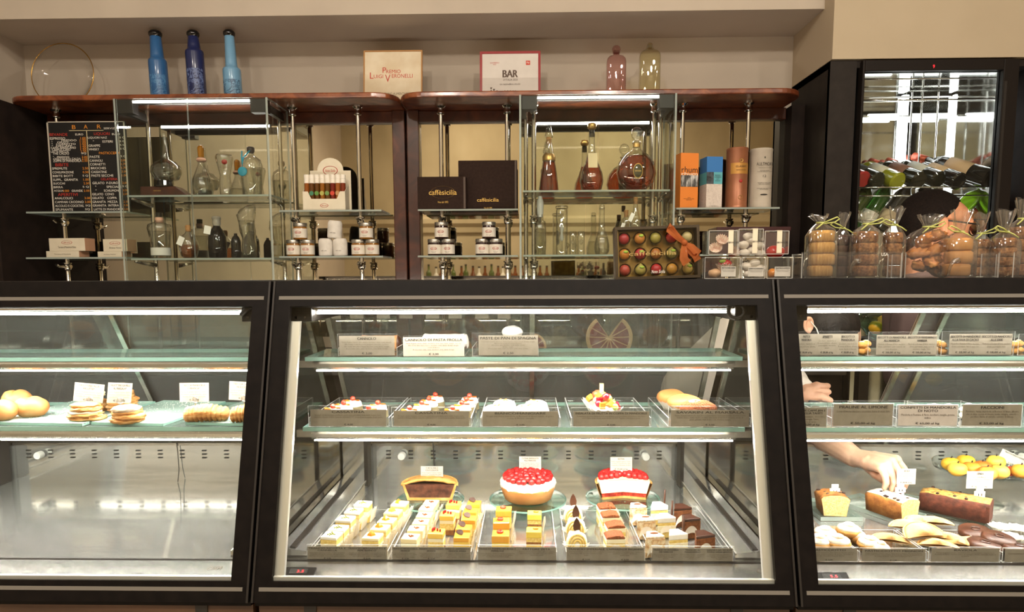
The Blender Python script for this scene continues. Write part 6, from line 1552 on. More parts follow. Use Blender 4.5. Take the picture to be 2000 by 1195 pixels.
def raviola(px, py, z, rz, tilt, lab, k, r=.045):
    c = PZ(px, py, z+.012)
    t = thing('raviola', lab, 'biscuit', (c.x, c.y, z), 'half moon raviole', rot=(math.radians(tilt), 0, math.radians(rz)))
    vs = []; fs = []; N = 16; Rn = 6
    for sgn in (1, -1):
        for j in range(Rn+1):
            for i in range(N+1):
                a = math.pi*i/N; rr = r*j/Rn
                h = (.014 if sgn > 0 else .004)*max(0, 1-(j/Rn)**2.5)*(.35+.65*math.sin(a))
                vs.append((rr*math.cos(a), rr*math.sin(a)*.85, .006+sgn*h+(.0006*noise.noise(Vector((rr*90, a*4, k))))))
    def idx(s, j, i): return s*(Rn+1)*(N+1)+j*(N+1)+i
    for s in (0, 1):
        for j in range(Rn):
            for i in range(N):
                f = (idx(s, j, i), idx(s, j, i+1), idx(s, j+1, i+1), idx(s, j+1, i)); fs.append(f if s == 0 else tuple(reversed(f)))
    MB().add(vs, fs).build('biscuit_fold', nmat('raviola_dough', [(0.3, '#c99a5e'), (0.6, '#dbb277'), (0.8, '#e8c792')], scale=40, rough=.7, bump=.2, bscale=150), t, smooth=True, local=True)
    MB().tube([(r*math.cos(math.pi*i/14), r*.85*math.sin(math.pi*i/14), .006) for i in range(15)], .0022, 6).build('crimped_edge', MATS['raviola_dough'], t, smooth=True, local=True)
for k, (px, py, dz, rz, ti, lab) in enumerate(((1740, 1052, .004, -20, 10, 'raviola leaning on the pasticciotti'), (1808, 1042, .018, 10, 30, 'large raviola lying on top of the heap'), (1775, 1028, .012, -30, 20, 'raviola behind the top one'), (1800, 1016, .010, 20, 10, 'rearmost raviola, near the sugared loaf'), (1827, 1018, .008, -10, 10, 'rear raviola under the glass board edge'), (1833, 1062, .006, -15, 5, 'front raviola above its card'), (1868, 1060, .004, -25, 8, 'second front raviola above its card'), (1898, 1058, .002, -30, 5, 'front raviola nearest the chocolate biscuits'), (1850, 1050, .010, -40, 12, 'middle raviola under the large one'))):
    raviola(px, py, tz+dz, rz, ti, lab, k, .048 if k == 1 else .038)
for k, (px, py, dz, lab) in enumerate(((1905, 1032, .006, 'thick chocolate biscuit nearest the chocolate loaf'), (1950, 1046, .008, 'chocolate biscuit overlapping in the middle'), (1922, 1058, .004, 'front chocolate biscuit beside the raviole'), (1992, 1066, .002, 'chocolate biscuit at the edge of the view'))):
    c = PZ(px, py, tz+.018+dz)
    t = thing('chocolate_biscuit', lab, 'biscuit', (c.x, c.y, tz+dz), 'chocolate glazed biscuits', rot=(math.radians(6), math.radians(-4), k))
    MB().lathe([(.028, 0), (.032, .004), (.032, .014), (.028, .018), (0, .019)], (0, 0, 0), 28).build('biscuit', M_CHOC, t, smooth=True, local=True)
    MB().tube([(.010*math.cos(a)*(1-.04*a), .010*math.sin(a)*(1-.04*a), .0195) for a in [k2*.45 for k2 in range(20)]], .0012, 5).build('iced_spiral', mat('choc_glaze', '#3f2117', .28), t, smooth=True, local=True)
for k, (px, py, lab) in enumerate(((1955, 1027, 'white paper cup with a white almond sweet, rear'), (1988, 1030, 'white paper cup with a white almond sweet at the view edge'), (1975, 1046, 'white paper cup with a white almond sweet, front'))):
    c = PZ(px, py, tz+.012)
    t = thing('almond_sweet', lab, 'sweet', (c.x, c.y, tz), 'white almond sweets in paper cups')
    petal_cup(t, .022, .012)
    m = MB(); m.sphere((0, 0, .010), (.019, .018, .008), 16, 8, jit(k, .1, 2)).build('icing', M_WHITEC, t, smooth=True, local=True)
# controllers, brand marks and the cable
def controller(px, py, lab, case, lit):
    c = PZ(px, py, .732)
    t = thing('temperature_display', lab, 'controller', (c.x, c.y-.004, .727), 'temperature displays', rot=(math.radians(25), 0, 0))
    MB().box((-.033, -.012, 0), (.033, .012, .006)).build('housing', M_BLACK, t, local=True, bevel=.001)
    MB().box((-.018, -.005, .006), (.018, .007, .0066)).build('screen', mat('screen_black', '#0a0808', .2), t, local=True)
    letters('5.5' if lit else '3.5', t, mat('red_digits', '#e0202a', .5, emis=2.0), .004, .001, .014, .006, y=.0, rot=(0, 0, 0))
    FITS[-1] = (FITS[-1][0], .004, .001, .0068, .014, .006)
controller(585, 1114, 'small black temperature display at the front of the cake case', 0, 0)
controller(1622, 1124, 'small black temperature display with red digits in the loaf cake case', 0, 1)
for cs, px, py in ((case_l, 419, 1110), (case_c, 1492, 1116)):
    p = PPL(px, py, Vector((0, 1.26, .729)), Vector((0, 0, 1)))
    o = letters('CIAM', cs, M_TXT2, p.x-cs.location.x, p.z-cs.location.z+.001, .028, .014, y=p.y-cs.location.y, rot=(math.radians(4), 0, 0), name='maker_lettering')
for cs, xx in ((case_l, -1.01), (case_c, -.27)):
    MB().tube([(xx, DB-.01, .87), (xx+.004, DB-.008, .82), (xx+.006, DB-.01, .76), (xx+.006, DB-.02, .729)], .0012, 5).build('sensor_cable', M_DARK, cs, smooth=True)

# dark lock loops hanging from the lamp brackets
p = P(1438, 607, 1.388)
MB().ring((p.x, 1.388, p.z), .017, .0042, 24, 8, 'y', sx=1.0, sy=.85).build('lock_loop', M_DARK, case_c, smooth=True)
p = P(478, 606, 1.388)
MB().tube([(p.x+.022, 1.39, p.z+.012), (p.x+.006, 1.388, p.z+.004), (p.x-.008, 1.386, p.z-.010)], [.004, .006, .005], 8).build('lock_lever', M_DARK, case_l, smooth=True)
# ================================================================== things on top of the cases
ZK = 1.3080
# ---- marzipan gift box with a clear lid
Y = 1.455
x0, x1, z0, z1 = RC(1203, 1371, 440, 545, Y); W, H = x1-x0, z1-ZK
gb = thing('marzipan_gift_box', 'gold gift box of marzipan fruit under a clear lid with an orange bow', 'gift box', ((x0+x1)/2, Y, ZK+.0005), rot=(math.radians(-5), math.radians(-1.5), 0))
M_GOLDB = nmat('gold_foil', [(0.3, '#7d6636'), (0.7, '#a58a4e')], scale=30, rough=.3, metal=.7)
fw = .006
MB().box((-W/2, .030, 0), (W/2, .034, H)).build('back_sheet', M_GOLDB, gb, local=True)
for a_, b_ in (((-W/2, 0, 0), (W/2, .034, fw)), ((-W/2, 0, H-fw), (W/2, .034, H)), ((-W/2, 0, fw), (-W/2+fw, .034, H-fw)), ((W/2-fw, 0, fw), (W/2, .034, H-fw))):
    MB().box(a_, b_).build('box_wall', mat('dark_gold_card', '#3d3222', .4, .4), gb, local=True)
MB().box((-W/2+fw, .008, fw), (-W/2+fw+.003, .03, H-fw)).build('gold_inner_edge', M_GOLDB, gb, local=True)
MB().box((-W/2+.001, -.001, .001), (W/2-.001, .0, H-.001)).build('clear_lid', M_CLEAR, gb, local=True)
cols_ = [['#8c2226', '#a8702f', '#8a8238', '#92281f', '#a39664'], ['#a86a25', '#942227', '#945e26', '#877f3e', '#8c3a2c'], ['#97382a', '#8f8440', '#93161a', '#a2762a', '#9c8640']]
nm_ = [['red raspberry', 'orange mandarin', 'green prickly pear', 'red apple', 'pale almond'], ['orange persimmon', 'red cherry', 'brown medlar', 'green fig', 'bow hidden peach'], ['red strawberry', 'green pear', 'bright red pomegranate', 'golden plum', 'yellow quince']]
leafy = {(0, 1), (0, 3), (1, 0), (1, 1), (1, 3), (2, 1), (2, 4)}
M_LEAF = mat('marzipan_leaf', '#8fae3a', .5)
Rm = gb.rotation_euler.to_matrix()
for r in range(3):
    for k in range(5):
        lx, lz = (k-2)*W*.188-.001, H*(.79-.30*r)
        MB().lathe([(.0105, .002), (.0125, .010), (.0145, .018)], (0, 0, 0), 20, a0=0.0, a1=2*math.pi).build('paper_cup', mat('gold_cup', '#6e5a34', .5, .3), gb, local=True, smooth=True)
        o = ALLCH[gb.name][-1]; o.rotation_euler = (-math.pi/2, 0, 0); o.location = (lx, 0.003, lz)
        o.rotation_euler = (math.pi/2, 0, 0); o.location = (lx, .030, lz)
        p = gb.location + Rm @ Vector((lx, .016, lz))
        t = thing('marzipan_fruit', f'{nm_[r][k]} of marzipan in the gold gift box', 'sweet', p, 'marzipan fruit in the gift box')
        cc = cols_[r][k]; pear = (r, k) in ((2, 1), (2, 4), (1, 3))
        m = MB(); m.sphere((0, 0, 0), (.0118, .0105, .0122), 18, 12, (lambda d: 1+(.22*max(0, d.z)**2*(1-2.4*abs(d.x)) if pear else 0)+.04*noise.noise(d*2+Vector((r, k, 0))))).build('paste', nmat('giftm_'+cc, [(0.6, cc), (0.9, '#d2b45c' if k != 2 or r != 2 else cc)], scale=90, rough=.45), t, smooth=True, local=True)
        if (r, k) in leafy:
            m = MB(); m.sphere((.002, -.0105, .006), (.0055, .0012, .003), 10, 6).build('leaf', M_LEAF, t, smooth=True, local=True)
letters('caffèsicilia', gb, mat('gold_letter', '#c9b078', .25, .7), -W*.06, H*.485, W*.56, H*.075, y=-.0018)
letters('Noto Sicilia', gb, M_TXTW, W*.0, H*.135, W*.16, H*.06, y=-.0018, shear=.3)
M_BOW = glass('orange_mesh', '#e0a07a', .4, .05, 3, haze=.62, hazecol='#b5683c')
def ribbon(parent, pts, w0, m_, nm, wob=.0):
    pts = [Vector(p) for p in pts]; n = len(pts); vs = []; fs = []
    for i, p in enumerate(pts):
        t = (pts[min(i+1, n-1)]-pts[max(i-1, 0)]).normalized()
        s = t.cross(Vector((0, 1, 0))); s = s.normalized() if s.length > 1e-4 else Vector((1, 0, 0))
        w_ = w0[i] if isinstance(w0, (list, tuple)) else w0
        for k in range(5): vs.append(p+s*w_*(k/4-.5)+Vector((0, wob*math.sin(i*1.7+k*2), 0)))
    for i in range(n-1):
        for k in range(4): fs.append((i*5+k, i*5+k+1, (i+1)*5+k+1, (i+1)*5+k))
    return MB().add(vs, fs).build(nm, m_, parent, local=True, smooth=True)
bx, bz = W*.31, H*.66
ribbon(gb, [(bx, -.004, bz), (bx-.016, -.014, bz+.012), (bx-.034, -.018, bz+.030), (bx-.036, -.012, bz+.036), (bx-.022, -.006, bz+.022), (bx, -.004, bz+.004)], [.008, .014, .020, .018, .014, .008], M_BOW, 'bow_loop', .002)
ribbon(gb, [(bx, -.004, bz), (bx+.014, -.012, bz-.010), (bx+.026, -.014, bz-.024), (bx+.024, -.010, bz-.032), (bx+.010, -.006, bz-.016), (bx, -.004, bz-.002)], [.008, .014, .018, .016, .012, .008], M_BOW, 'bow_loop', .002)
ribbon(gb, [(bx, -.004, bz), (bx-.002, -.010, bz-.016), (bx-.004, -.012, bz-.034), (bx+.004, -.010, bz-.046)], [.008, .014, .018, .022], M_BOW, 'bow_tail', .002)
ribbon(gb, [(bx, -.004, bz), (bx+.016, -.008, bz-.018), (bx+.028, -.008, bz-.040)], [.007, .012, .016], M_BOW, 'bow_tail', .002)
m = MB(); m.sphere((bx, -.006, bz), (.007, .006, .007), 12, 8).build('bow_knot', M_BOW, gb, smooth=True, local=True)
# ---- clear sweet boxes, two rows of three
M_CLB = glass('clear_carton', '#fbfaf7', 1.0, .05, 2.5, haze=.02)
def clear_box(p0, p1, q0, q1, Y, z, lab, strap, card, dep=.055):
    x0, x1, _, _ = RC(p0, p1, q0, q1, Y); h = P(p0, q0, Y).z-P(p0, q1, Y).z; W = x1-x0
    t = thing('clear_box', lab, 'box', ((x0+x1)/2, Y, z), 'clear sweet boxes on the case')
    m = MB().box((-W/2, 0, 0), (W/2, dep, h)); m.build('shell', M_CLB, t, local=True)
    e = .0012
    for sx in (-1, 1):
        for zz in (0, h-e): pass
        MB().box((sx*W/2-e/2, -e/2, 0), (sx*W/2+e/2, e/2, h)).build('shell_edge', M_ACREDGE, t, local=True)
    for zz in (0, h): MB().box((-W/2, -e/2, zz-e/2), (W/2, e/2, zz+e/2)).build('shell_edge', M_ACREDGE, t, local=True)
    if strap is not None:
        s = MB().box((strap*W-.0055, -.0016, .002), (strap*W+.0055, -.0008, h)).box((strap*W-.0055, -.0016, h+.0006), (strap*W+.0055, dep, h+.0014)).build('paper_strap', M_CREAM, t, local=True)
        letters('caffè sicilia', t, M_TXT, strap*W, h*.5, .0035, h*.7, y=-.0022, rot=(math.pi/2, -math.pi/2, 0))
    if card:
        cx, cw, ch, ti = card
        price_card(t, cx*W, .004, cw, ch, -.0016, [(ti, 'Mandorla cv Romana di Noto,\nzucchero, aromi naturali', '')], M_CARDW, name='sticker')
    return t, (x0+x1)/2, W, h
Yc = 1.45
hz = P(0, 503, Yc).z-P(0, 545, Yc).z
zl, zu = ZK+.0005, ZK+.0005+P(0, 503, Yc).z-ZK
zu = P(0, 503, Yc).z
clear_box(1376, 1446, 503, 544, Yc, zl, 'clear box of marzipan cherries in the lower row', None, (.17, .032, .022, 'FRUTTI DI MARTORANA'))
clear_box(1448, 1495, 503, 544, Yc, zl, 'clear box of white sugared almonds in the lower row', None, (.10, .034, .020, 'CONFETTI DI MANDORLA'))
clear_box(1497, 1549, 503, 544, Yc, zl, 'clear box of orange sweets in the lower row', None, (.10, .034, .021, 'GELATINE DI ARANCIA'))
clear_box(1384, 1441, 456, 502, Yc, zu, 'clear box of pleated paper cups in the upper row', .26, None)
clear_box(1438+4, 1491, 453, 502, Yc, zu, 'clear box of white sugared almonds in the upper row', .16, None)
clear_box(1493, 1541, 457, 502, Yc, zu, 'clear box with a red marzipan tomato in the upper row', .10, None)
def blob_thing(name, lab, cat, grp, px, py, Y, r, m_, seed, leaf=False, cup=False):
    p = P(px, py, Y)
    t = thing(name, lab, cat, p, grp)
    m = MB(); m.sphere((0, 0, 0), r, 14, 9, jit(seed, .12, 1.6)).build('paste', m_, t, smooth=True, local=True)
    if leaf: m = MB(); m.sphere((-r[0]*.5, -r[1]*.7, r[2]*.6), (r[0]*.5, .002, r[2]*.35), 10, 6).build('leaf', M_LEAF, t, smooth=True, local=True)
    if cup: petal_cup(t, r[0]*1.1, r[2]*1.4, nmat('pink_pleats', [(0.45, '#d9b7a6'), (0.55, '#efe4d6')], scale=4, rough=.7, stretch=(60, 60, 1)), 18); o = ALLCH[t.name][-1]; o.location = (0, 0, -r[2]*1.3)
    return t
M_WALM = mat('white_stone_sweet', '#e4ddd2', .35, coat=.3)
k = 0
for (px, py) in ((1457, 520), (1474, 514), (1484, 524), (1462, 536), (1480, 538), (1470, 528)):
    blob_thing('sugared_almond', 'white sugared almond in the lower clear box', 'sweet', 'sugared almonds in the lower clear box', px, py, Yc+.026, (.0125, .011, .009), M_WALM, k); k += 1
for (px, py) in ((1452, 478), (1468, 470), (1482, 480), (1454, 494), (1470, 490), (1484, 495), (1462, 462)):
    blob_thing('sugared_almond', 'white sugared almond in the upper clear box', 'sweet', 'sugared almonds in the upper clear box', px, py, Yc+.026, (.0125, .011, .009), M_WALM, k); k += 1
blob_thing('marzipan_tomato', 'large red marzipan tomato in the upper clear box', 'sweet', 'marzipan in clear boxes', 1514, 492, Yc+.027, (.0215, .017, .014), mat('tomato_red', '#b5231f', .25, coat=.4), 3)
blob_thing('marzipan_cherry', 'red marzipan cherry with a green leaf in a pleated cup', 'sweet', 'marzipan in clear boxes', 1416, 517, Yc+.026, (.016, .014, .012), mat('tomato_red', '#b5231f', .25), 5, leaf=True, cup=True)
blob_thing('marzipan_peach', 'pale marzipan peach at the bottom of the lower clear box', 'sweet', 'marzipan in clear boxes', 1396, 534, Yc+.03, (.015, .014, .011), mat('peach_marz', '#d8b088', .5), 6)
blob_thing('orange_jelly', 'orange jelly sweet behind the lower sticker', 'sweet', 'marzipan in clear boxes', 1508, 534, Yc+.025, (.010, .010, .011), mat('jelly_orange', '#d9872e', .2, coat=.4), 7)
for i, (px, py) in enumerate(((1398, 484), (1408, 468), (1428, 490))):
    p = P(px, py, Yc+.028)
    t = thing('pleated_cup', ['pleated paper cup lying by the carton side', 'upper pleated paper cup in the clear box', 'pleated paper cup beside the strap'][i], 'paper cup', (p.x, p.y, p.z-.008), 'pleated cups in the upper clear box', rot=(math.radians(50), math.radians(20*(i-1)), 0))
    petal_cup(t, .0125, .014, MATS['pink_pleats'], 18)
# ---- cellophane bags of biscuits
M_FILM = glass('cellophane', '#fbf9f4', 1.0, .10, 1.7, rough=.06, haze=.02)
M_RIB = mat('lime_ribbon', '#b9bd6c', .5)
M_BISC = nmat('rusk', [(0.3, '#4f2f1a'), (0.5, '#875a34'), (0.7, '#ad8152')], scale=130, rough=.85, bump=.7, bscale=160, bdist=.003)
M_BISCY = nmat('ridged_rusk', [(0.3, '#a3743a'), (0.55, '#c49a58'), (0.8, '#d6b47c')], scale=60, rough=.85, bump=.5, bscale=120, bdist=.003, stretch=(3, 3, .4))
M_BISCD = nmat('dark_rusk', [(0.3, '#2c1b15'), (0.7, '#4b3022')], scale=90, rough=.85, bump=.7, bscale=160, bdist=.003)
def bag(p0, p1, qtop, qneck, Y, lab, m_, n, seed, lean=0.0, flaky=False, ribbon_long=True):
    x0, x1, z0, z1 = RC(p0, p1, qtop, 542, Y); W = x1-x0; H = z1-ZK; zn = P(p0, qneck, Y).z-ZK
    cx = (x0+x1)/2
    t = thing('biscuit_bag', lab, 'bag', (cx, Y, ZK+.0005), 'cellophane bags of biscuits')
    D = min(W, .06)
    vs = []; fs = []; N = 32
    prof = [(.92, .86, 0), (1, 1, .06), (1.0, 1.0, .5), (.99, .97, .78), (.78, .7, .9), (.28, .3, 1.0), (.22, .24, 1.03)]
    prof = [(a, b, c*zn) for a, b, c in prof] + [(.34, .3, zn+(H-zn)*.4), (.55, .4, zn+(H-zn)*.8), (.62, .45, H)]
    for j, (kx, ky, z) in enumerate(prof):
        for i in range(N):
            a = 2*math.pi*i/N
            ex = math.copysign(abs(math.cos(a))**.6, math.cos(a)); ey = math.copysign(abs(math.sin(a))**.6, math.sin(a))
            e = 1+.07*noise.noise(Vector((math.cos(a)*3+seed, math.sin(a)*3, z*60)))+(.16*math.sin(7*a+seed) if j >= 5 else 0)
            dx = lean*max(0, z-zn*.9)
            vs.append((W/2*kx*ex*e+dx, D/2*ky*ey*e, z*(1+(.02*math.sin(3*a+seed) if j == len(prof)-1 else 0))))
    for j in range(len(prof)-1):
        for i in range(N):
            i2 = (i+1) % N; fs.append((j*N+i, j*N+i2, (j+1)*N+i2, (j+1)*N+i))
    fs.append(tuple(reversed(range(N))))
    MB().add(vs, fs).build('film', M_FILM, t, local=True, smooth=True)
    MB().ring((lean*zn*.1, 0, zn*1.02), W*.13, .0022, 16, 6).build('ribbon_band', M_RIB, t, local=True, smooth=True)
    sg = -1 if seed % 2 else 1
    MB().tube([(0, -.008, zn*1.02), (-.012*sg, -.014, zn+.008), (-.026*sg, -.014, zn+.014), (-.032*sg, -.012, zn+.010), (-.022*sg, -.013, zn+.003), (0, -.010, zn)], .0016, 6).build('ribbon_loop', M_RIB, t, local=True, smooth=True)
    MB().tube([(0, -.008, zn*1.02), (.010*sg, -.014, zn-.004), (.020*sg, -.016, zn-.012)], .0016, 6).build('ribbon_tail', M_RIB, t, local=True, smooth=True)
    hb = zn*.86/n
    words = ['top', 'second', 'third', 'bottom'] if n == 4 else (['top', 'middle', 'bottom'] if n == 3 else ['top', 'bottom'])
    if flaky:
        for k in range(9):
            a = k*2.4; m = MB(); z = .008+zn*.78*(k/9)
            u = thing('flaky_pastry', f'flaky golden pastry number {k+1} up the large bag', 'pastry', (cx+W*.22*math.cos(a), Y+D*.12*math.sin(a)-.004, ZK+.003+z), 'flaky pastries in the large bag', rot=(.3*math.sin(k), .5*math.cos(k*1.3), k*.7))
            u['label'] = 'flaky golden pastry inside the large cellophane bag before the man'
            m.sphere((0, 0, .006), (W*.27, D*.26, .012), 18, 10, jit(seed+k, .45, 2.6)).build('crust', nmat('flaky_crust', [(0.25, '#7a4420'), (0.5, '#b9793f'), (0.8, '#d9a868')], scale=30, rough=.55, bump=.5, bscale=70, distort=1.0), u, smooth=True, local=True)
        return
    bn = lab.split(' biscuits')[0] if ' biscuits' in lab else lab
    for k in range(n):
        z = hb*(n-1-k)
        u = thing('biscuit', f'{words[k]} biscuit in the {lab}', 'biscuit', (cx+random.uniform(-.002, .002), Y, ZK+.003+z), 'biscuits in '+lab, rot=(0, 0, k*.7+seed))
        r = W*.43; ry = min(r, D*.45)
        vs = []; fs = []; N2 = 26; pr = [(.86, 0), (.98, hb*.12), (1.0, hb*.5), (.98, hb*.86), (.84, hb*.98), (0, hb*.985)]
        for j, (q, zz) in enumerate(pr):
            for i in range(N2):
                a = 2*math.pi*i/N2; e = 1+.05*noise.noise(Vector((math.cos(a)*3+seed, math.sin(a)*3+k, zz*90)))+(.02*math.cos(13*a) if m_ is M_BISCY else 0)
                vs.append((r*q*e*math.cos(a), ry*q*e*math.sin(a), zz))
        for j in range(len(pr)-1):
            for i in range(N2):
                i2 = (i+1) % N2; fs.append((j*N2+i, j*N2+i2, (j+1)*N2+i2, (j+1)*N2+i))
        fs.append(tuple(reversed(range(N2))))
        u.rotation_euler = (0, 0, 0)
        MB().add(vs, fs).build('rusk', m_, u, local=True, smooth=True)
bag(1574, 1634, 420, 438, 1.49, 'bag of ridged golden biscuits at the end of the row', M_BISCY, 4, 3, -.3)
bag(1624, 1662, 416, 448, 1.535, 'narrow bag of dark biscuits', M_BISCD, 4, 4, .1)
bag(1661, 1721, 413, 440, 1.50, 'bag of brown rusks beside the dark biscuits', M_BISC, 4, 5, .05)
bag(1720, 1768, 405, 442, 1.525, 'bag of brown rusks behind the divider by the man', M_BISC, 4, 6, .1)
bag(1768, 1852, 420, 446, 1.51, 'large bag of flaky golden pastries before the man', M_BISC, 4, 7, .2, flaky=True)
bag(1838, 1905, 410, 455, 1.475, 'bag of smooth golden buns in front of the man', nmat('smooth_bun', [(0.3, '#b0773c'), (0.7, '#cf9a5a')], scale=20, rough=.6), 3, 8, .1)
bag(1890, 1936, 416, 458, 1.53, 'slim bag of brown rusks beyond the buns', M_BISC, 4, 9, .05)
bag(1931, 1990, 410, 455, 1.50, 'bag of pale brown rusks under the tall fridge frame', M_BISC, 4, 10, 0)
bag(1962, 2022, 388, 430, 1.565, 'tall bag of rusks at the edge of the view', M_BISC, 4, 11, .1)
# acrylic rails in front of the bags
Yr = 1.425
for i, (p0, p1) in enumerate(((1565, 1764), (1767, 1954), (1978, 2140))):
    x0, x1, z0, z1 = RC(p0, p1, 492, 543, Yr); W = x1-x0; H = z1-ZK
    t = thing('acrylic_rail', ['clear acrylic bin front before the first four bags', 'clear acrylic bin front before the middle bags', 'clear acrylic bin front at the edge of the view'][i], 'bin', ((x0+x1)/2, Yr, ZK+.0004), 'clear acrylic bins on the case')
    acr(t, (-W/2, 0, 0), (W/2, .0025, H), 'front_panel')
    for s in (-1, 1): acr(t, (s*W/2-.0025 if s > 0 else -W/2, .0025, 0), (s*W/2 if s > 0 else -W/2+.0025, .055, H*.95), 'side_panel')
    if i < 2:
        p = P((1668, 1860)[i], 520, Yr)
        xx = p.x-(x0+x1)/2
        MB().tube([(xx-.010, -.003, .004), (xx-.008, -.004, .020), (xx-.006, -.006, .030), (xx, -.007, .037), (xx+.007, -.006, .038), (xx+.010, -.005, .034), (xx+.004, -.005, .032)], [.0028, .0028, .0035, .005, .005, .004, .002], 8).build('clear_hook', glass('hook_clear', '#f4f4f2', 1, .15, 1.6), t, local=True, smooth=True)
    if i == 0: letters('USA', t, M_TXTW, P(1727, 505, Yr).x-(x0+x1)/2, P(0, 505, Yr).z-ZK, .014, .007, y=-.0012)

# ================================================================== wine fridge
YFR = 3.0
fx0 = P(1622, 120, YFR).x; ZFT = P(1800, 117, YFR).z
gl = P(1690, 142, YFR); gr = P(1953, 139, YFR)
fr = thing('wine_fridge', 'tall black wine fridge with a glass door and bright mirrored inside', 'wine fridge', (fx0+.5, YFR, 0))
MB().box((fx0, YFR, 0), (fx0+.03, 3.415, ZFT)).build('side_panel', M_BACKDARK, fr)
MB().box((gr.x+.14, YFR, 0), (2.62, 3.415, ZFT)).build('side_panel', M_BACKDARK, fr)
MB().box((fx0, YFR+.002, ZFT-.03), (2.62, 3.415, ZFT)).build('top_panel', M_BACKDARK, fr)
MB().box((fx0, YFR-.002, 0), (P(1665, 300, YFR).x, YFR+.02, ZFT)).build('front_panel', nmat('graphite_panel', [(0.3, '#241f1c'), (0.7, '#2d2824')], scale=20, rough=.6, spec=.15), fr)
dl = P(1672, 300, YFR).x; dr = P(1983, 139, YFR).x
M_FRAME = mat('door_frame', '#1d1815', .5, .0, spec=.15)
for a_, b_ in (((dl, YFR-.025, .1), (gl.x-.012, YFR+.02, ZFT-.005)), ((gr.x, YFR-.025, .1), (dr, YFR+.02, ZFT-.005)), ((gl.x-.012, YFR-.025, gl.z), (gr.x, YFR+.02, ZFT-.005)), ((gl.x-.012, YFR-.025, .1), (gr.x, YFR+.02, .2))):
    MB().box(a_, b_).build('door_bar', M_FRAME, fr, bevel=.003)
MB().box((gr.x+.004, YFR-.027, .3), (gr.x+.016, YFR-.024, ZFT-.1)).build('door_groove', M_DARK, fr)
glass_pane(fr, (gl.x-.012, YFR-.004, .2), (gr.x, YFR+.004, gl.z), 'door_pane')
letters('9', fr, mat('red_digits', '#e0202a', .5, emis=2.0), P(1825, 129, YFR-.03).x-fr.location.x, P(1825, 129, YFR-.03).z, .008, .014, y=-.0265)
M_FIN = mat('fridge_mirror', '#c9cac8', .08, 1.0)
xi0, xi1 = dl+.02, dr-.01
MB().box((xi0, 3.40, .2), (xi1, 3.41, ZFT-.032)).build('inner_back', M_FIN, fr)
MB().box((xi0-.004, YFR+.03, .2), (xi0, 3.40, ZFT-.032)).build('inner_side', M_FIN, fr)
MB().box((xi1, YFR+.03, .2), (xi1+.004, 3.40, ZFT-.032)).build('inner_side', M_FIN, fr)
MB().box((xi0, YFR+.03, ZFT-.04), (xi1, 3.40, ZFT-.033)).build('inner_top', M_FIN, fr)
M_LEDF = mat('fridge_led', '#ffffff', .5, emis=7.0)
for px in (1766, 1866):
    xx = P(px, 250, 3.38).x
    MB().box((xx-.013, 3.375, 1.3), (xx+.013, 3.395, ZFT-.05)).build('led_column', M_LEDF, fr)
for p0, p1 in ((1696, 1752), (1780, 1850), (1880, 1944)):
    z = P(0, 243, 3.36).z
    MB().box((P(p0, 243, 3.36).x, 3.355, z-.011), (P(p1, 243, 3.36).x, 3.37, z+.011)).build('led_bar', M_LEDF, fr)
zw = P(1800, 366, 3.06).z
for zz in (zw, zw-.05+.012, P(0, 190, 3.2).z, P(0, 228, 3.2).z):
    MB().tube([(xi0, 3.05, zz), (xi1, 3.05, zz)], .0035, 6).build('shelf_wire', M_CHROME, fr, smooth=True)
    MB().tube([(xi0, 3.36, zz), (xi1, 3.36, zz)], .0035, 6).build('shelf_wire', M_CHROME, fr, smooth=True)
for px in (1787, 1807, 1838):
    xx = P(px, 220, 3.3).x
    MB().tube([(xx, 3.33, 1.2), (xx, 3.33, ZFT-.05)], .004, 6).build('shelf_wire', M_CHROME, fr, smooth=True)
zz = P(0, 168, 3.2).z
for k in range(30):
    xx = xi0+(xi1-xi0)*(k+.5)/30
    MB().box((xx-.004, 3.06, zz), (xx+.004, 3.34, zz+.003)).build('grille_slat', M_CHROME, fr)
WB = [(0, 0), (.030, 0), (.037, .006), (.037, .185), (.030, .205), (.0145, .225), (.014, .295), (.015, .296), (.015, .305), (0, .306)]
wcol = [('#a02a2a', '#c0453a', 'rose'), ('#1a1d16', '#2a2a26', 'black'), ('#8f8f1e', '#cfc6b2', 'yellow green'), ('#16180f', '#7a5040', 'dark with a brown label'), ('#14160f', '#c9c4ba', 'dark with a grey label'), ('#121313', '#c9a884', 'black with a tan label'), ('#151414', '#c2a07c', 'large black with a tan label')]
for i, ((px, py), (gc, lc, nm)) in enumerate(zip(((1686, 352), (1715, 354), (1755, 355), (1797, 353), (1834, 352), (1874, 355), (1934, 350)), wcol)):
    p = P(px, py, 3.075)
    t = thing('wine_bottle', f'{nm} wine bottle lying in the fridge'+(' at the frame' if i == 0 else ''), 'bottle', p, 'wine bottles lying on the wire shelf', rot=(math.radians(-66), 0, math.radians(14 if i < 6 else 30)))
    s = 1.1 if i < 6 else 1.25
    smooth_by_angle(MB().lathe([(r*s, z*s) for r, z in WB], (0, 0, 0), 22).build('glass', mat('wine_'+gc, gc, .06, coat=.6), t, local=True))
    MB().lathe([(.0375*s, .07*s), (.0375*s, .16*s)], (0, 0, 0), 20).build('paper_label', mat('winel_'+lc, lc, .7), t, local=True, smooth=True)
    MB().lathe([(.0155*s, .25*s), (.0155*s, .307*s), (0, .308*s)], (0, 0, 0), 14).build('capsule', mat('capsule_red', '#b04a2e', .4, .3), t, local=True, smooth=True)
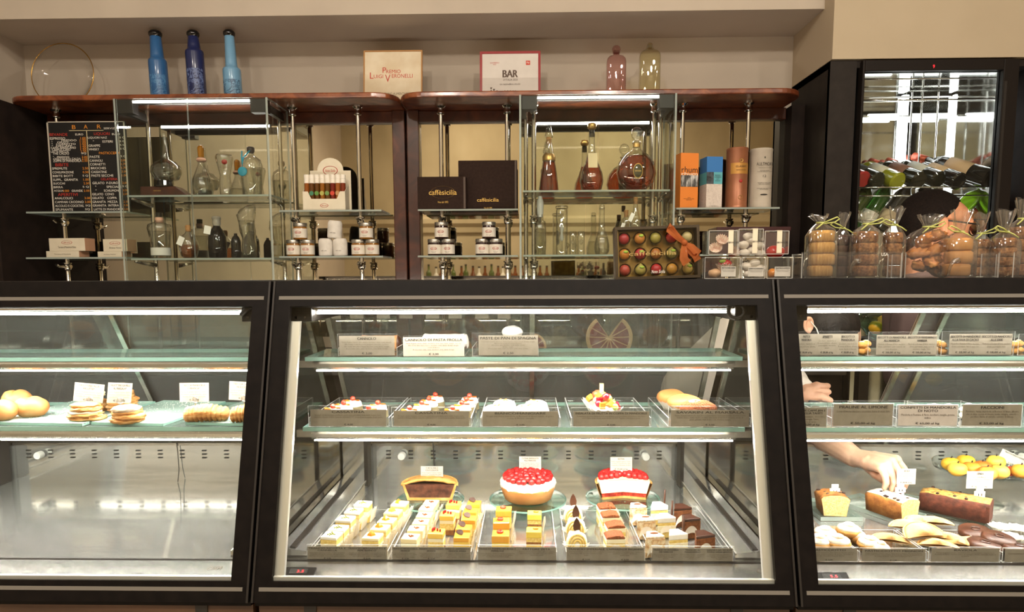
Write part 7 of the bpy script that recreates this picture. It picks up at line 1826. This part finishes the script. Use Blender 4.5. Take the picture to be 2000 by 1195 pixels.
for i, (px, py, gc, lc, nm, lean) in enumerate(((1664, 432, '#4a5a2a', '#c9c6ba', 'olive green', 28), (1700, 432, '#2f5a20', '#d8d4c8', 'bottle green with a white label', 28), (1738, 432, '#2b2723', '#c8b08e', 'dark with a tan label', 30), (1866, 432, '#8fcf1e', '#c9d48e', 'bright lime green', 38), (1904, 436, '#a8402a', '#d08a5a', 'orange red', 38), (1942, 438, '#a02a20', '#d8b08a', 'deep red', 36))):
    p = P(px-10, py, 3.2)
    t = thing('wine_bottle', f'{nm} wine bottle leaning below the wire shelf', 'bottle', p, 'wine bottles leaning below the wire shelf', rot=(math.radians(8), math.radians(lean), 0))
    smooth_by_angle(MB().lathe([(r, z) for r, z in WB], (0, 0, -.05), 22).build('glass', mat('wine2_'+gc, gc, .06, coat=.6, trans=.3), t, local=True))
    MB().lathe([(.0375, .03), (.0375, .10)], (0, 0, -.05), 20).build('paper_label', mat('winel_'+lc, lc, .7), t, local=True, smooth=True)
wl_z = P(0, 441, 3.15).z
MB().tube([(xi0, 3.1, wl_z), (xi1, 3.1, wl_z)], .0035, 6).build('shelf_wire', M_CHROME, fr, smooth=True)
# black panel beyond the fridge at the edge of the view
# ================================================================== behind the cases: things on the back counter
ZW = .9455
def dome(px, Y, r, h, lab):
    t = thing('glass_dome', lab, 'glass dome', (P(px, 680, Y).x, Y, ZW), 'glass domes on the back counter')
    MB().lathe([(r*1.02, 0), (r*1.02, .004), (r, .006), (r, h*.55), (r*.9, h*.78), (r*.6, h*.94), (0, h)], (0, 0, 0), 36).build('cover', M_PANE, t, local=True, smooth=True)
    m = MB(); m.sphere((0, 0, h+.012), .012, 12, 8).build('knob', M_PANE, t, local=True, smooth=True)
    return t
def pomelo(px, py, Y, r, lab, bite):
    p = P(px, py, Y)
    t = thing('grapefruit_half', lab, 'fruit', (p.x, Y, ZW+r+.002), 'halved pink grapefruit on the back counter', rot=(math.pi/2, 0, 0))
    a0, a1 = (math.radians(40), math.radians(320)) if bite else (0, None)
    def ring(pr, nm, m_):
        (MB().lathe(pr, (0, 0, 0), 36, a0=math.radians(125), a1=math.radians(415)) if bite else MB().lathe(pr, (0, 0, 0), 36)).build(nm, m_, t, local=True, smooth=False)
    ring([(0, -.03), (r*.6, -.03), (r*.96, -.012), (r, 0), (r*.9, .002), (0, .002)], 'rind', mat('grapefruit_rind', '#d8b98a', .6))
    n = 11
    for k in range(n):
        a = math.radians(125)+math.radians(290)*(k+.5)/n if bite else 2*math.pi*(k+.5)/n
        d = (math.radians(290) if bite else 2*math.pi)/n*.44
        pts = [(.12*r*math.cos(a), .12*r*math.sin(a))]+[(r*.84*math.cos(a+d*(j/3-1)), r*.84*math.sin(a+d*(j/3-1))) for j in range(7)]
        MB().prism(pts, 'z', .001, .005).build('segment', nmat('grapefruit_flesh', [(0.3, '#6e1f22'), (0.7, '#8f3230')], scale=60, rough=.3), t, local=True)
pomelo(1040, 652, 2.80, .060, 'round halved pink grapefruit behind the cake case', False)
pomelo(1190, 655, 2.80, .100, 'cut pink grapefruit with a missing wedge under a dome', True)
dome(1190, 2.86, .125, .19, 'glass dome over the cut grapefruit')
dome(880, 2.86, .13, .18, 'glass dome over the brown loaf')
p = P(875, 650, 2.86)
t = thing('bread_loaf', 'brown domed loaf under a glass dome behind the cake case', 'bread', (p.x, 2.86, ZW))
m = MB(); m.sphere((0, 0, .05), (.10, .07, .075), 26, 14, jit(2, .1, 1.5), z0=-.66).build('crust', M_CRUST, t, smooth=True, local=True)
m = MB(); m.sphere((0, 0, .06), (.08, .06, .072), 22, 10, jit(5, .15, 2), z0=-.2).build('dark_top', M_CHOC2, t, smooth=True, local=True)
# small photographs under the shelf edge behind the centre case
for i in range(8):
    px = 650+i*40; p0, p1 = P(px, 621, 2.70), P(px+26, 613, 2.70)
for i in range(8):
    p0 = P(640+i*44+(i // 2)*8, 622, 2.695)
    MB().box((p0.x, 2.693, p0.z), (p0.x+.055, 2.697, p0.z+.03)).build('pinned_note', M_CARDW, cb)
# side table with marzipan fruit behind the right case
tb = thing('side_table', 'dark side table behind the loaf cake case', 'table', (1.75, 2.55, 0))
MB().box((1.335, 2.38, 1.03), (2.3, 2.72, 1.06)).build('table_top', M_BACKDARK, tb, bevel=.004)
for xx in (1.36, 2.25):
    for yy in (2.40, 2.68): MB().box((xx, yy, 0), (xx+.04, yy+.04, 1.03)).build('leg', M_DARK, tb)
random.seed(3)
bw = thing('glass_bowl', 'round glass bowl of yellow fruit seen through the loaf cake case', 'bowl', (P(1735, 640, 2.5).x, 2.5, 1.0605))
MB().lathe([(.04, 0), (.07, .02), (.10, .06), (.11, .10), (.107, .10), (.097, .06), (.068, .024), (0, .01)], (0, 0, 0), 32).build('bowl', M_STAND, bw, smooth=True, local=True)
for i, (px, py, cc, nm) in enumerate(((1712, 639, '#e0b02e', 'yellow lemon in the glass bowl'), (1742, 637, '#dfa833', 'yellow quince in the glass bowl'), (1728, 628, '#d99a38', 'golden peach on top in the glass bowl'), (1758, 628, '#c98030', 'orange peach in the glass bowl'), (1779, 632, '#b5342a', 'red apple beside the glass bowl'), (1798, 624, '#dcc04a', 'yellow apple beside the red one'), (1768, 641, '#d8a63a', 'yellow plum at the bowl rim'))):
    p = P(px, py, 2.46 if i < 4 else 2.42)
    t = thing('fruit', nm, 'fruit', p, 'fruit behind the loaf cake case')
    m = MB(); m.sphere((0, 0, 0), (.028, .027, .026), 18, 12, lambda d: 1-.1*max(0, d.z)**8).build('flesh', mat('bfruit_'+cc, cc, .3, coat=.3), t, smooth=True, local=True)
    MB().tube([(0, 0, .022), (.002, 0, .032)], .0015, 5).build('stalk', M_RAISIN, t, local=True)
p = P(1830, 636, 2.42)
t = thing('fruit_crate', 'slatted white card crate beside the fruit bowl', 'crate', (p.x-.03, 2.42, 1.0605), rot=(0, 0, math.radians(20)))
for k in range(4): MB().box((-.08, 0, .012+k*.022), (.06, .004, .028+k*.022)).build('slat', M_CARDW, t, local=True)
MB().box((-.08, .004, 0), (.06, .07, .012)).build('bottom', M_CARDW, t, local=True)

# ================================================================== people
M_SKIN = nmat('skin', [(0.3, '#d3a184'), (0.7, '#e2b69b')], scale=20, rough=.5)
M_SKIND = nmat('skin_tan', [(0.3, '#a86f4e'), (0.7, '#bd8462')], scale=20, rough=.5)
M_HAIR = nmat('dark_hair', [(0.35, '#0e0a08'), (0.6, '#1a1310'), (0.8, '#2b211b')], scale=60, rough=.55, stretch=(1, 6, 1.5), bump=.5, bscale=90, bdist=.003, distort=1.0)
M_HAIRS = nmat('short_hair', [(0.35, '#0d0a08'), (0.7, '#1d1511')], scale=300, rough=.95, spec=.08, bump=.8, bscale=420, bdist=.003)
M_COAT = nmat('white_coat', [(0.3, '#c9c2b8'), (0.7, '#d8d2c8')], scale=6, rough=.85, bump=.3, bscale=9, bdist=.02)
M_SHIRT = nmat('mauve_shirt', [(0.3, '#5a4a4a'), (0.7, '#6d5a59')], scale=8, rough=.9)
class Body(MB):
    """tapered capsules that a voxel remesh turns into one continuous skin"""
    def cap(s, a, b, ra, rb, n=9):
        a, b = Vector(a), Vector(b); L = (b-a).length
        pts, rs = [], []
        d = (b-a).normalized() if L > 1e-6 else Vector((0, 0, 1))
        for k in range(5):
            t = math.pi/2*(1-k/4); pts.append(a-d*ra*math.sin(t)); rs.append(max(ra*math.cos(t), 1e-4))
        for k in range(1, 5):
            t = math.pi/2*k/4; pts.append(b+d*rb*math.sin(t)) if k > 0 else None; rs.append(max(rb*math.cos(t), 1e-4))
        pts.insert(5, b); rs.insert(5, rb)
        s.tube(pts, rs, 14)
        return s
    def chain(s, pts, rs):
        for i in range(len(pts)-1): s.cap(pts[i], pts[i+1], rs[i], rs[i+1])
        return s
    def skin(s, name, m_, parent, vox, smooth=4):
        o = s.build(name, m_, parent, smooth=True)
        r = o.modifiers.new('one_surface', 'REMESH'); r.mode = 'VOXEL'; r.voxel_size = vox; r.use_smooth_shade = True
        k = o.modifiers.new('soften', 'SMOOTH'); k.factor = .5; k.iterations = smooth
        return o
# ---- person in a white coat bending behind the cases, reaching in
hc = P(1622, 655, 1.99)
w1 = thing('person', 'person in a white coat bending down and reaching into the loaf cake case', 'person', (P(1470, 700, 2.15).x, 2.15, 0))
b = Body()
F_ = Vector((.62, -.35, -.70)).normalized()          # where the face looks
b.sphere(hc, (.080, .092, .095), 20, 14)
b.cap(hc-F_*.02+Vector((0, 0, .01)), hc+F_*.055, .075, .052)
b.cap(hc+F_*.06+Vector((.0, 0, -.03)), hc+F_*.085+Vector((.005, 0, -.035)), .016, .012)      # nose
ear = P(1581, 634, 1.905)
b.ring(ear+Vector((0, .006, 0)), .0165, .0048, 24, 8, 'y', sx=.72, sy=1.15); b.sphere(ear+Vector((.001, .012, -.002)), (.011, .007, .017), 14, 10); b.sphere(ear+Vector((.002, .006, -.020)), (.0065, .006, .007), 12, 8)
nk = hc+Vector((-.10, .06, -.02)); b.cap(hc+Vector((-.03, .03, -.01)), nk, .052, .058)
ch = P(1470, 690, 2.16); hip = Vector((ch.x-.10, 2.32, .88))
b.chain([nk, ch, hip], [.07, .14, .15])
sh_r = P(1500, 700, 2.02); sh_l = P(1440, 690, 2.28)
b.chain([nk, sh_r], [.06, .065]); b.chain([nk, sh_l], [.06, .065])
for s in (-1, 1):
    b.chain([hip+Vector((s*.08, 0, -.02)), Vector((hip.x+s*.09, 2.25, .48)), Vector((hip.x+s*.09, 2.33, .06))], [.095, .062, .045])
    b.cap(Vector((hip.x+s*.09, 2.33, .045)), Vector((hip.x+s*.09, 2.19, .04)), .04, .036)
# reaching arm: elbow behind the door, wrist and hand inside
el = P(1552, 812, 1.99); wr = P(1668, 893, 1.70)
b.chain([sh_r, el, P(1610, 853, 1.84), wr], [.058, .047, .040, .0265])
kn = [P(1750, 898, 1.614), P(1741, 900, 1.601), P(1732, 906, 1.591), P(1722, 914, 1.585)]      # knuckles, far to near
for q in kn: b.cap(wr+(q-wr)*.12, q, .022, .0135)
b.cap(wr+(kn[0]-wr)*.5, wr+(kn[3]-wr)*.55, .020, .020)
fing = [[P(1766, 915, 1.604), P(1773, 935, 1.596), P(1767, 952, 1.594)], [P(1755, 920, 1.586), P(1760, 940, 1.578), P(1754, 956, 1.580)], [P(1742, 926, 1.574), P(1746, 943, 1.568), P(1741, 956, 1.570)], [P(1729, 931, 1.566), P(1731, 943, 1.562), P(1727, 953, 1.565)]]
for q, fp in zip(kn, fing): b.chain([q]+fp, [.0110, .0084, .0073, .0060])
b.chain([wr+(kn[3]-wr)*.35, P(1712, 927, 1.630), P(1738, 945, 1.622), P(1754, 957, 1.606)], [.016, .012, .0100, .0080])
# other hand, loosely closed beside the glass
wr2 = P(1574, 766, 1.86)
b.chain([sh_r+Vector((-.02, .02, 0)), P(1545, 756, 1.93), wr2], [.055, .045, .027])
for k in range(4):
    q = wr2+Vector((.028, -.004, .020-.0172*k)); e = wr2+Vector((.060-.003*abs(k-1), -.010, .020-.0172*k)); f = wr2+Vector((.064-.004*k, .012, .018-.0170*k)); g = wr2+Vector((.040, .022, .016-.0165*k))
    b.cap(wr2, q, .020, .012); b.chain([q, e, f, g], [.0098, .0076, .0072, .0064])
b.chain([wr2+Vector((.006, -.012, -.010)), wr2+Vector((.032, -.026, -.006)), wr2+Vector((.056, -.028, -.018))], [.014, .011, .009])
body = b.skin('body', M_SKIN, w1, .0026, 2)
h = Body()
h.sphere(hc+Vector((-.022, -.004, .030)), (.098, .102, .088), 20, 14)
h.cap(hc+Vector((-.06, .04, .0)), hc+Vector((-.09, .05, -.03)), .05, .03)
h.cap(hc+Vector((.03, -.02, .055)), hc+Vector((.055, -.03, .03)), .03, .014)
hh = h.skin('hair', M_HAIR, w1, .005, 2)
c_ = Body()
c_.chain([nk+Vector((-.05, .02, -.005)), ch, hip, hip+Vector((0, 0, -.18))], [.085, .156, .168, .165])
c_.chain([ch, sh_r, sh_r+(el-sh_r)*.72], [.1, .078, .062]); c_.chain([ch, sh_l, sh_l+Vector((-.05, 0, -.2))], [.1, .078, .06])
c_.chain([sh_r, P(1545, 756, 1.93), wr2+(P(1545, 756, 1.93)-wr2)*.35], [.07, .056, .040])
c_.skin('coat', M_COAT, w1, .006, 3)
MB().tube([ear+Vector((.0, -.008, .01)), ear+Vector((.012, -.02, -.01)), ear+Vector((.026, -.024, -.05))], .0016, 6).build('mask_strap', M_WHITE, w1, smooth=True)
kf = thing('palette_knife', 'thin grey palette knife held in the closed hand', 'knife', wr2+Vector((.03, -.02, -.03)), rot=(0, math.radians(12), 0))
MB().box((0, -.002, -.006), (.075, .002, .006)).build('blade', M_CHROME, kf, local=True, bevel=.001)
MB().box((-.03, -.005, -.007), (0, .005, .007)).build('handle', M_DARK, kf, local=True, bevel=.002)
# ---- man in profile behind the bags
hm = P(1826, 442, 2.05)
w2 = thing('person', 'person with short dark hair and glasses standing in profile behind the bags', 'person', (hm.x-.05, 2.08, 0))
b = Body()
b.sphere(hm+Vector((-.008, 0, .012)), (.094, .074, .092), 22, 16)                  # skull
b.cap(hm+Vector((.035, 0, .02)), hm+Vector((.045, 0, -.075)), .060, .045)            # face
b.cap(hm+Vector((.052, 0, -.092)), hm+Vector((.068, 0, -.102)), .030, .022)          # chin
b.cap(hm+Vector((.088, 0, -.005)), hm+Vector((.108, 0, -.040)), .010, .013)          # nose
b.cap(hm+Vector((.090, 0, -.068)), hm+Vector((.093, 0, -.076)), .012, .011)          # lips
b.cap(hm+Vector((.080, -.03, .012)), hm+Vector((.086, .03, .012)), .014, .014)       # brow
for s in (-1, 1): b.cap(hm+Vector((-.022, s*.074, .010)), hm+Vector((-.016, s*.076, -.032)), .014, .009)
b.chain([hm+Vector((-.025, 0, -.06)), hm+Vector((-.035, 0, -.15))], [.056, .056])
ct = hm+Vector((.02, 0, -.30)); hp = hm+Vector((.06, .02, -.72))
b.chain([hm+Vector((-.035, 0, -.15)), ct, hp], [.055, .095, .105])
for s in (-1, 1):
    sh = ct+Vector((0, s*.17, .07)); b.chain([ct+Vector((0, 0, .07)), sh, sh+Vector((.02, s*.03, -.28)), sh+Vector((.20, s*.0, -.36))], [.07, .052, .044, .03])
    b.chain([hp+Vector((0, s*.09, 0)), hp+Vector((.02, s*.09, -.42)), Vector((hp.x, hp.y+s*.09, .06))], [.08, .055, .045]); b.cap(Vector((hp.x, hp.y+s*.09, .045)), Vector((hp.x+.15, hp.y+s*.09, .04)), .04, .035)
    w_ = sh+Vector((.20, 0, -.36))
    for k in range(4): b.chain([w_, w_+Vector((.06, .0, .012-.010*k)), w_+Vector((.09, -s*.01, .0-.012*k))], [.024, .010, .008])
b.skin('body', M_SKIND, w2, .0042, 3)
h = Body()
h.sphere(hm+Vector((-.016, 0, .024)), (.096, .079, .088), 24, 16, lambda d: 1.0 if (d.z > -.2+d.x*1.0 or d.x < -.35) else .80)
h.cap(hm+Vector((-.075, -.02, -.03)), hm+Vector((-.072, .02, -.065)), .028, .026)
h.skin('hair', M_HAIRS, w2, .004, 2)
s_ = Body()
s_.chain([hm+Vector((-.025, 0, -.185)), ct, hp], [.078, .128, .138])
for s in (-1, 1):
    sh = ct+Vector((0, s*.17, .07)); s_.chain([ct+Vector((0, 0, .07)), sh, sh+Vector((.02, s*.03, -.26))], [.1, .07, .058])
    s_.chain([hp+Vector((0, s*.09, 0)), hp+Vector((.02, s*.09, -.42)), Vector((hp.x, hp.y+s*.09, .10))], [.1, .07, .06])
s_.skin('clothes', M_SHIRT, w2, .007, 3)
g = MB().tube([hm+Vector((-.02, -.082, .012)), hm+Vector((.03, -.080, .006)), hm+Vector((.088, -.066, .0))], .0026, 6).build('temple_arm', mat('glasses_black', '#1a1614', .3), w2, smooth=True)
MB().tube([hm+Vector((-.02, .082, .012)), hm+Vector((.088, .066, .0))], .0026, 6).build('temple_arm', mat('glasses_black', '#1a1614', .3), w2, smooth=True)
for s in (-1, 1): MB().ring(hm+Vector((.094, s*.034, -.008)), .022, .0022, 24, 6, 'x').build('lens_rim', mat('glasses_black', '#1a1614', .3), w2, smooth=True)
fit_letters()
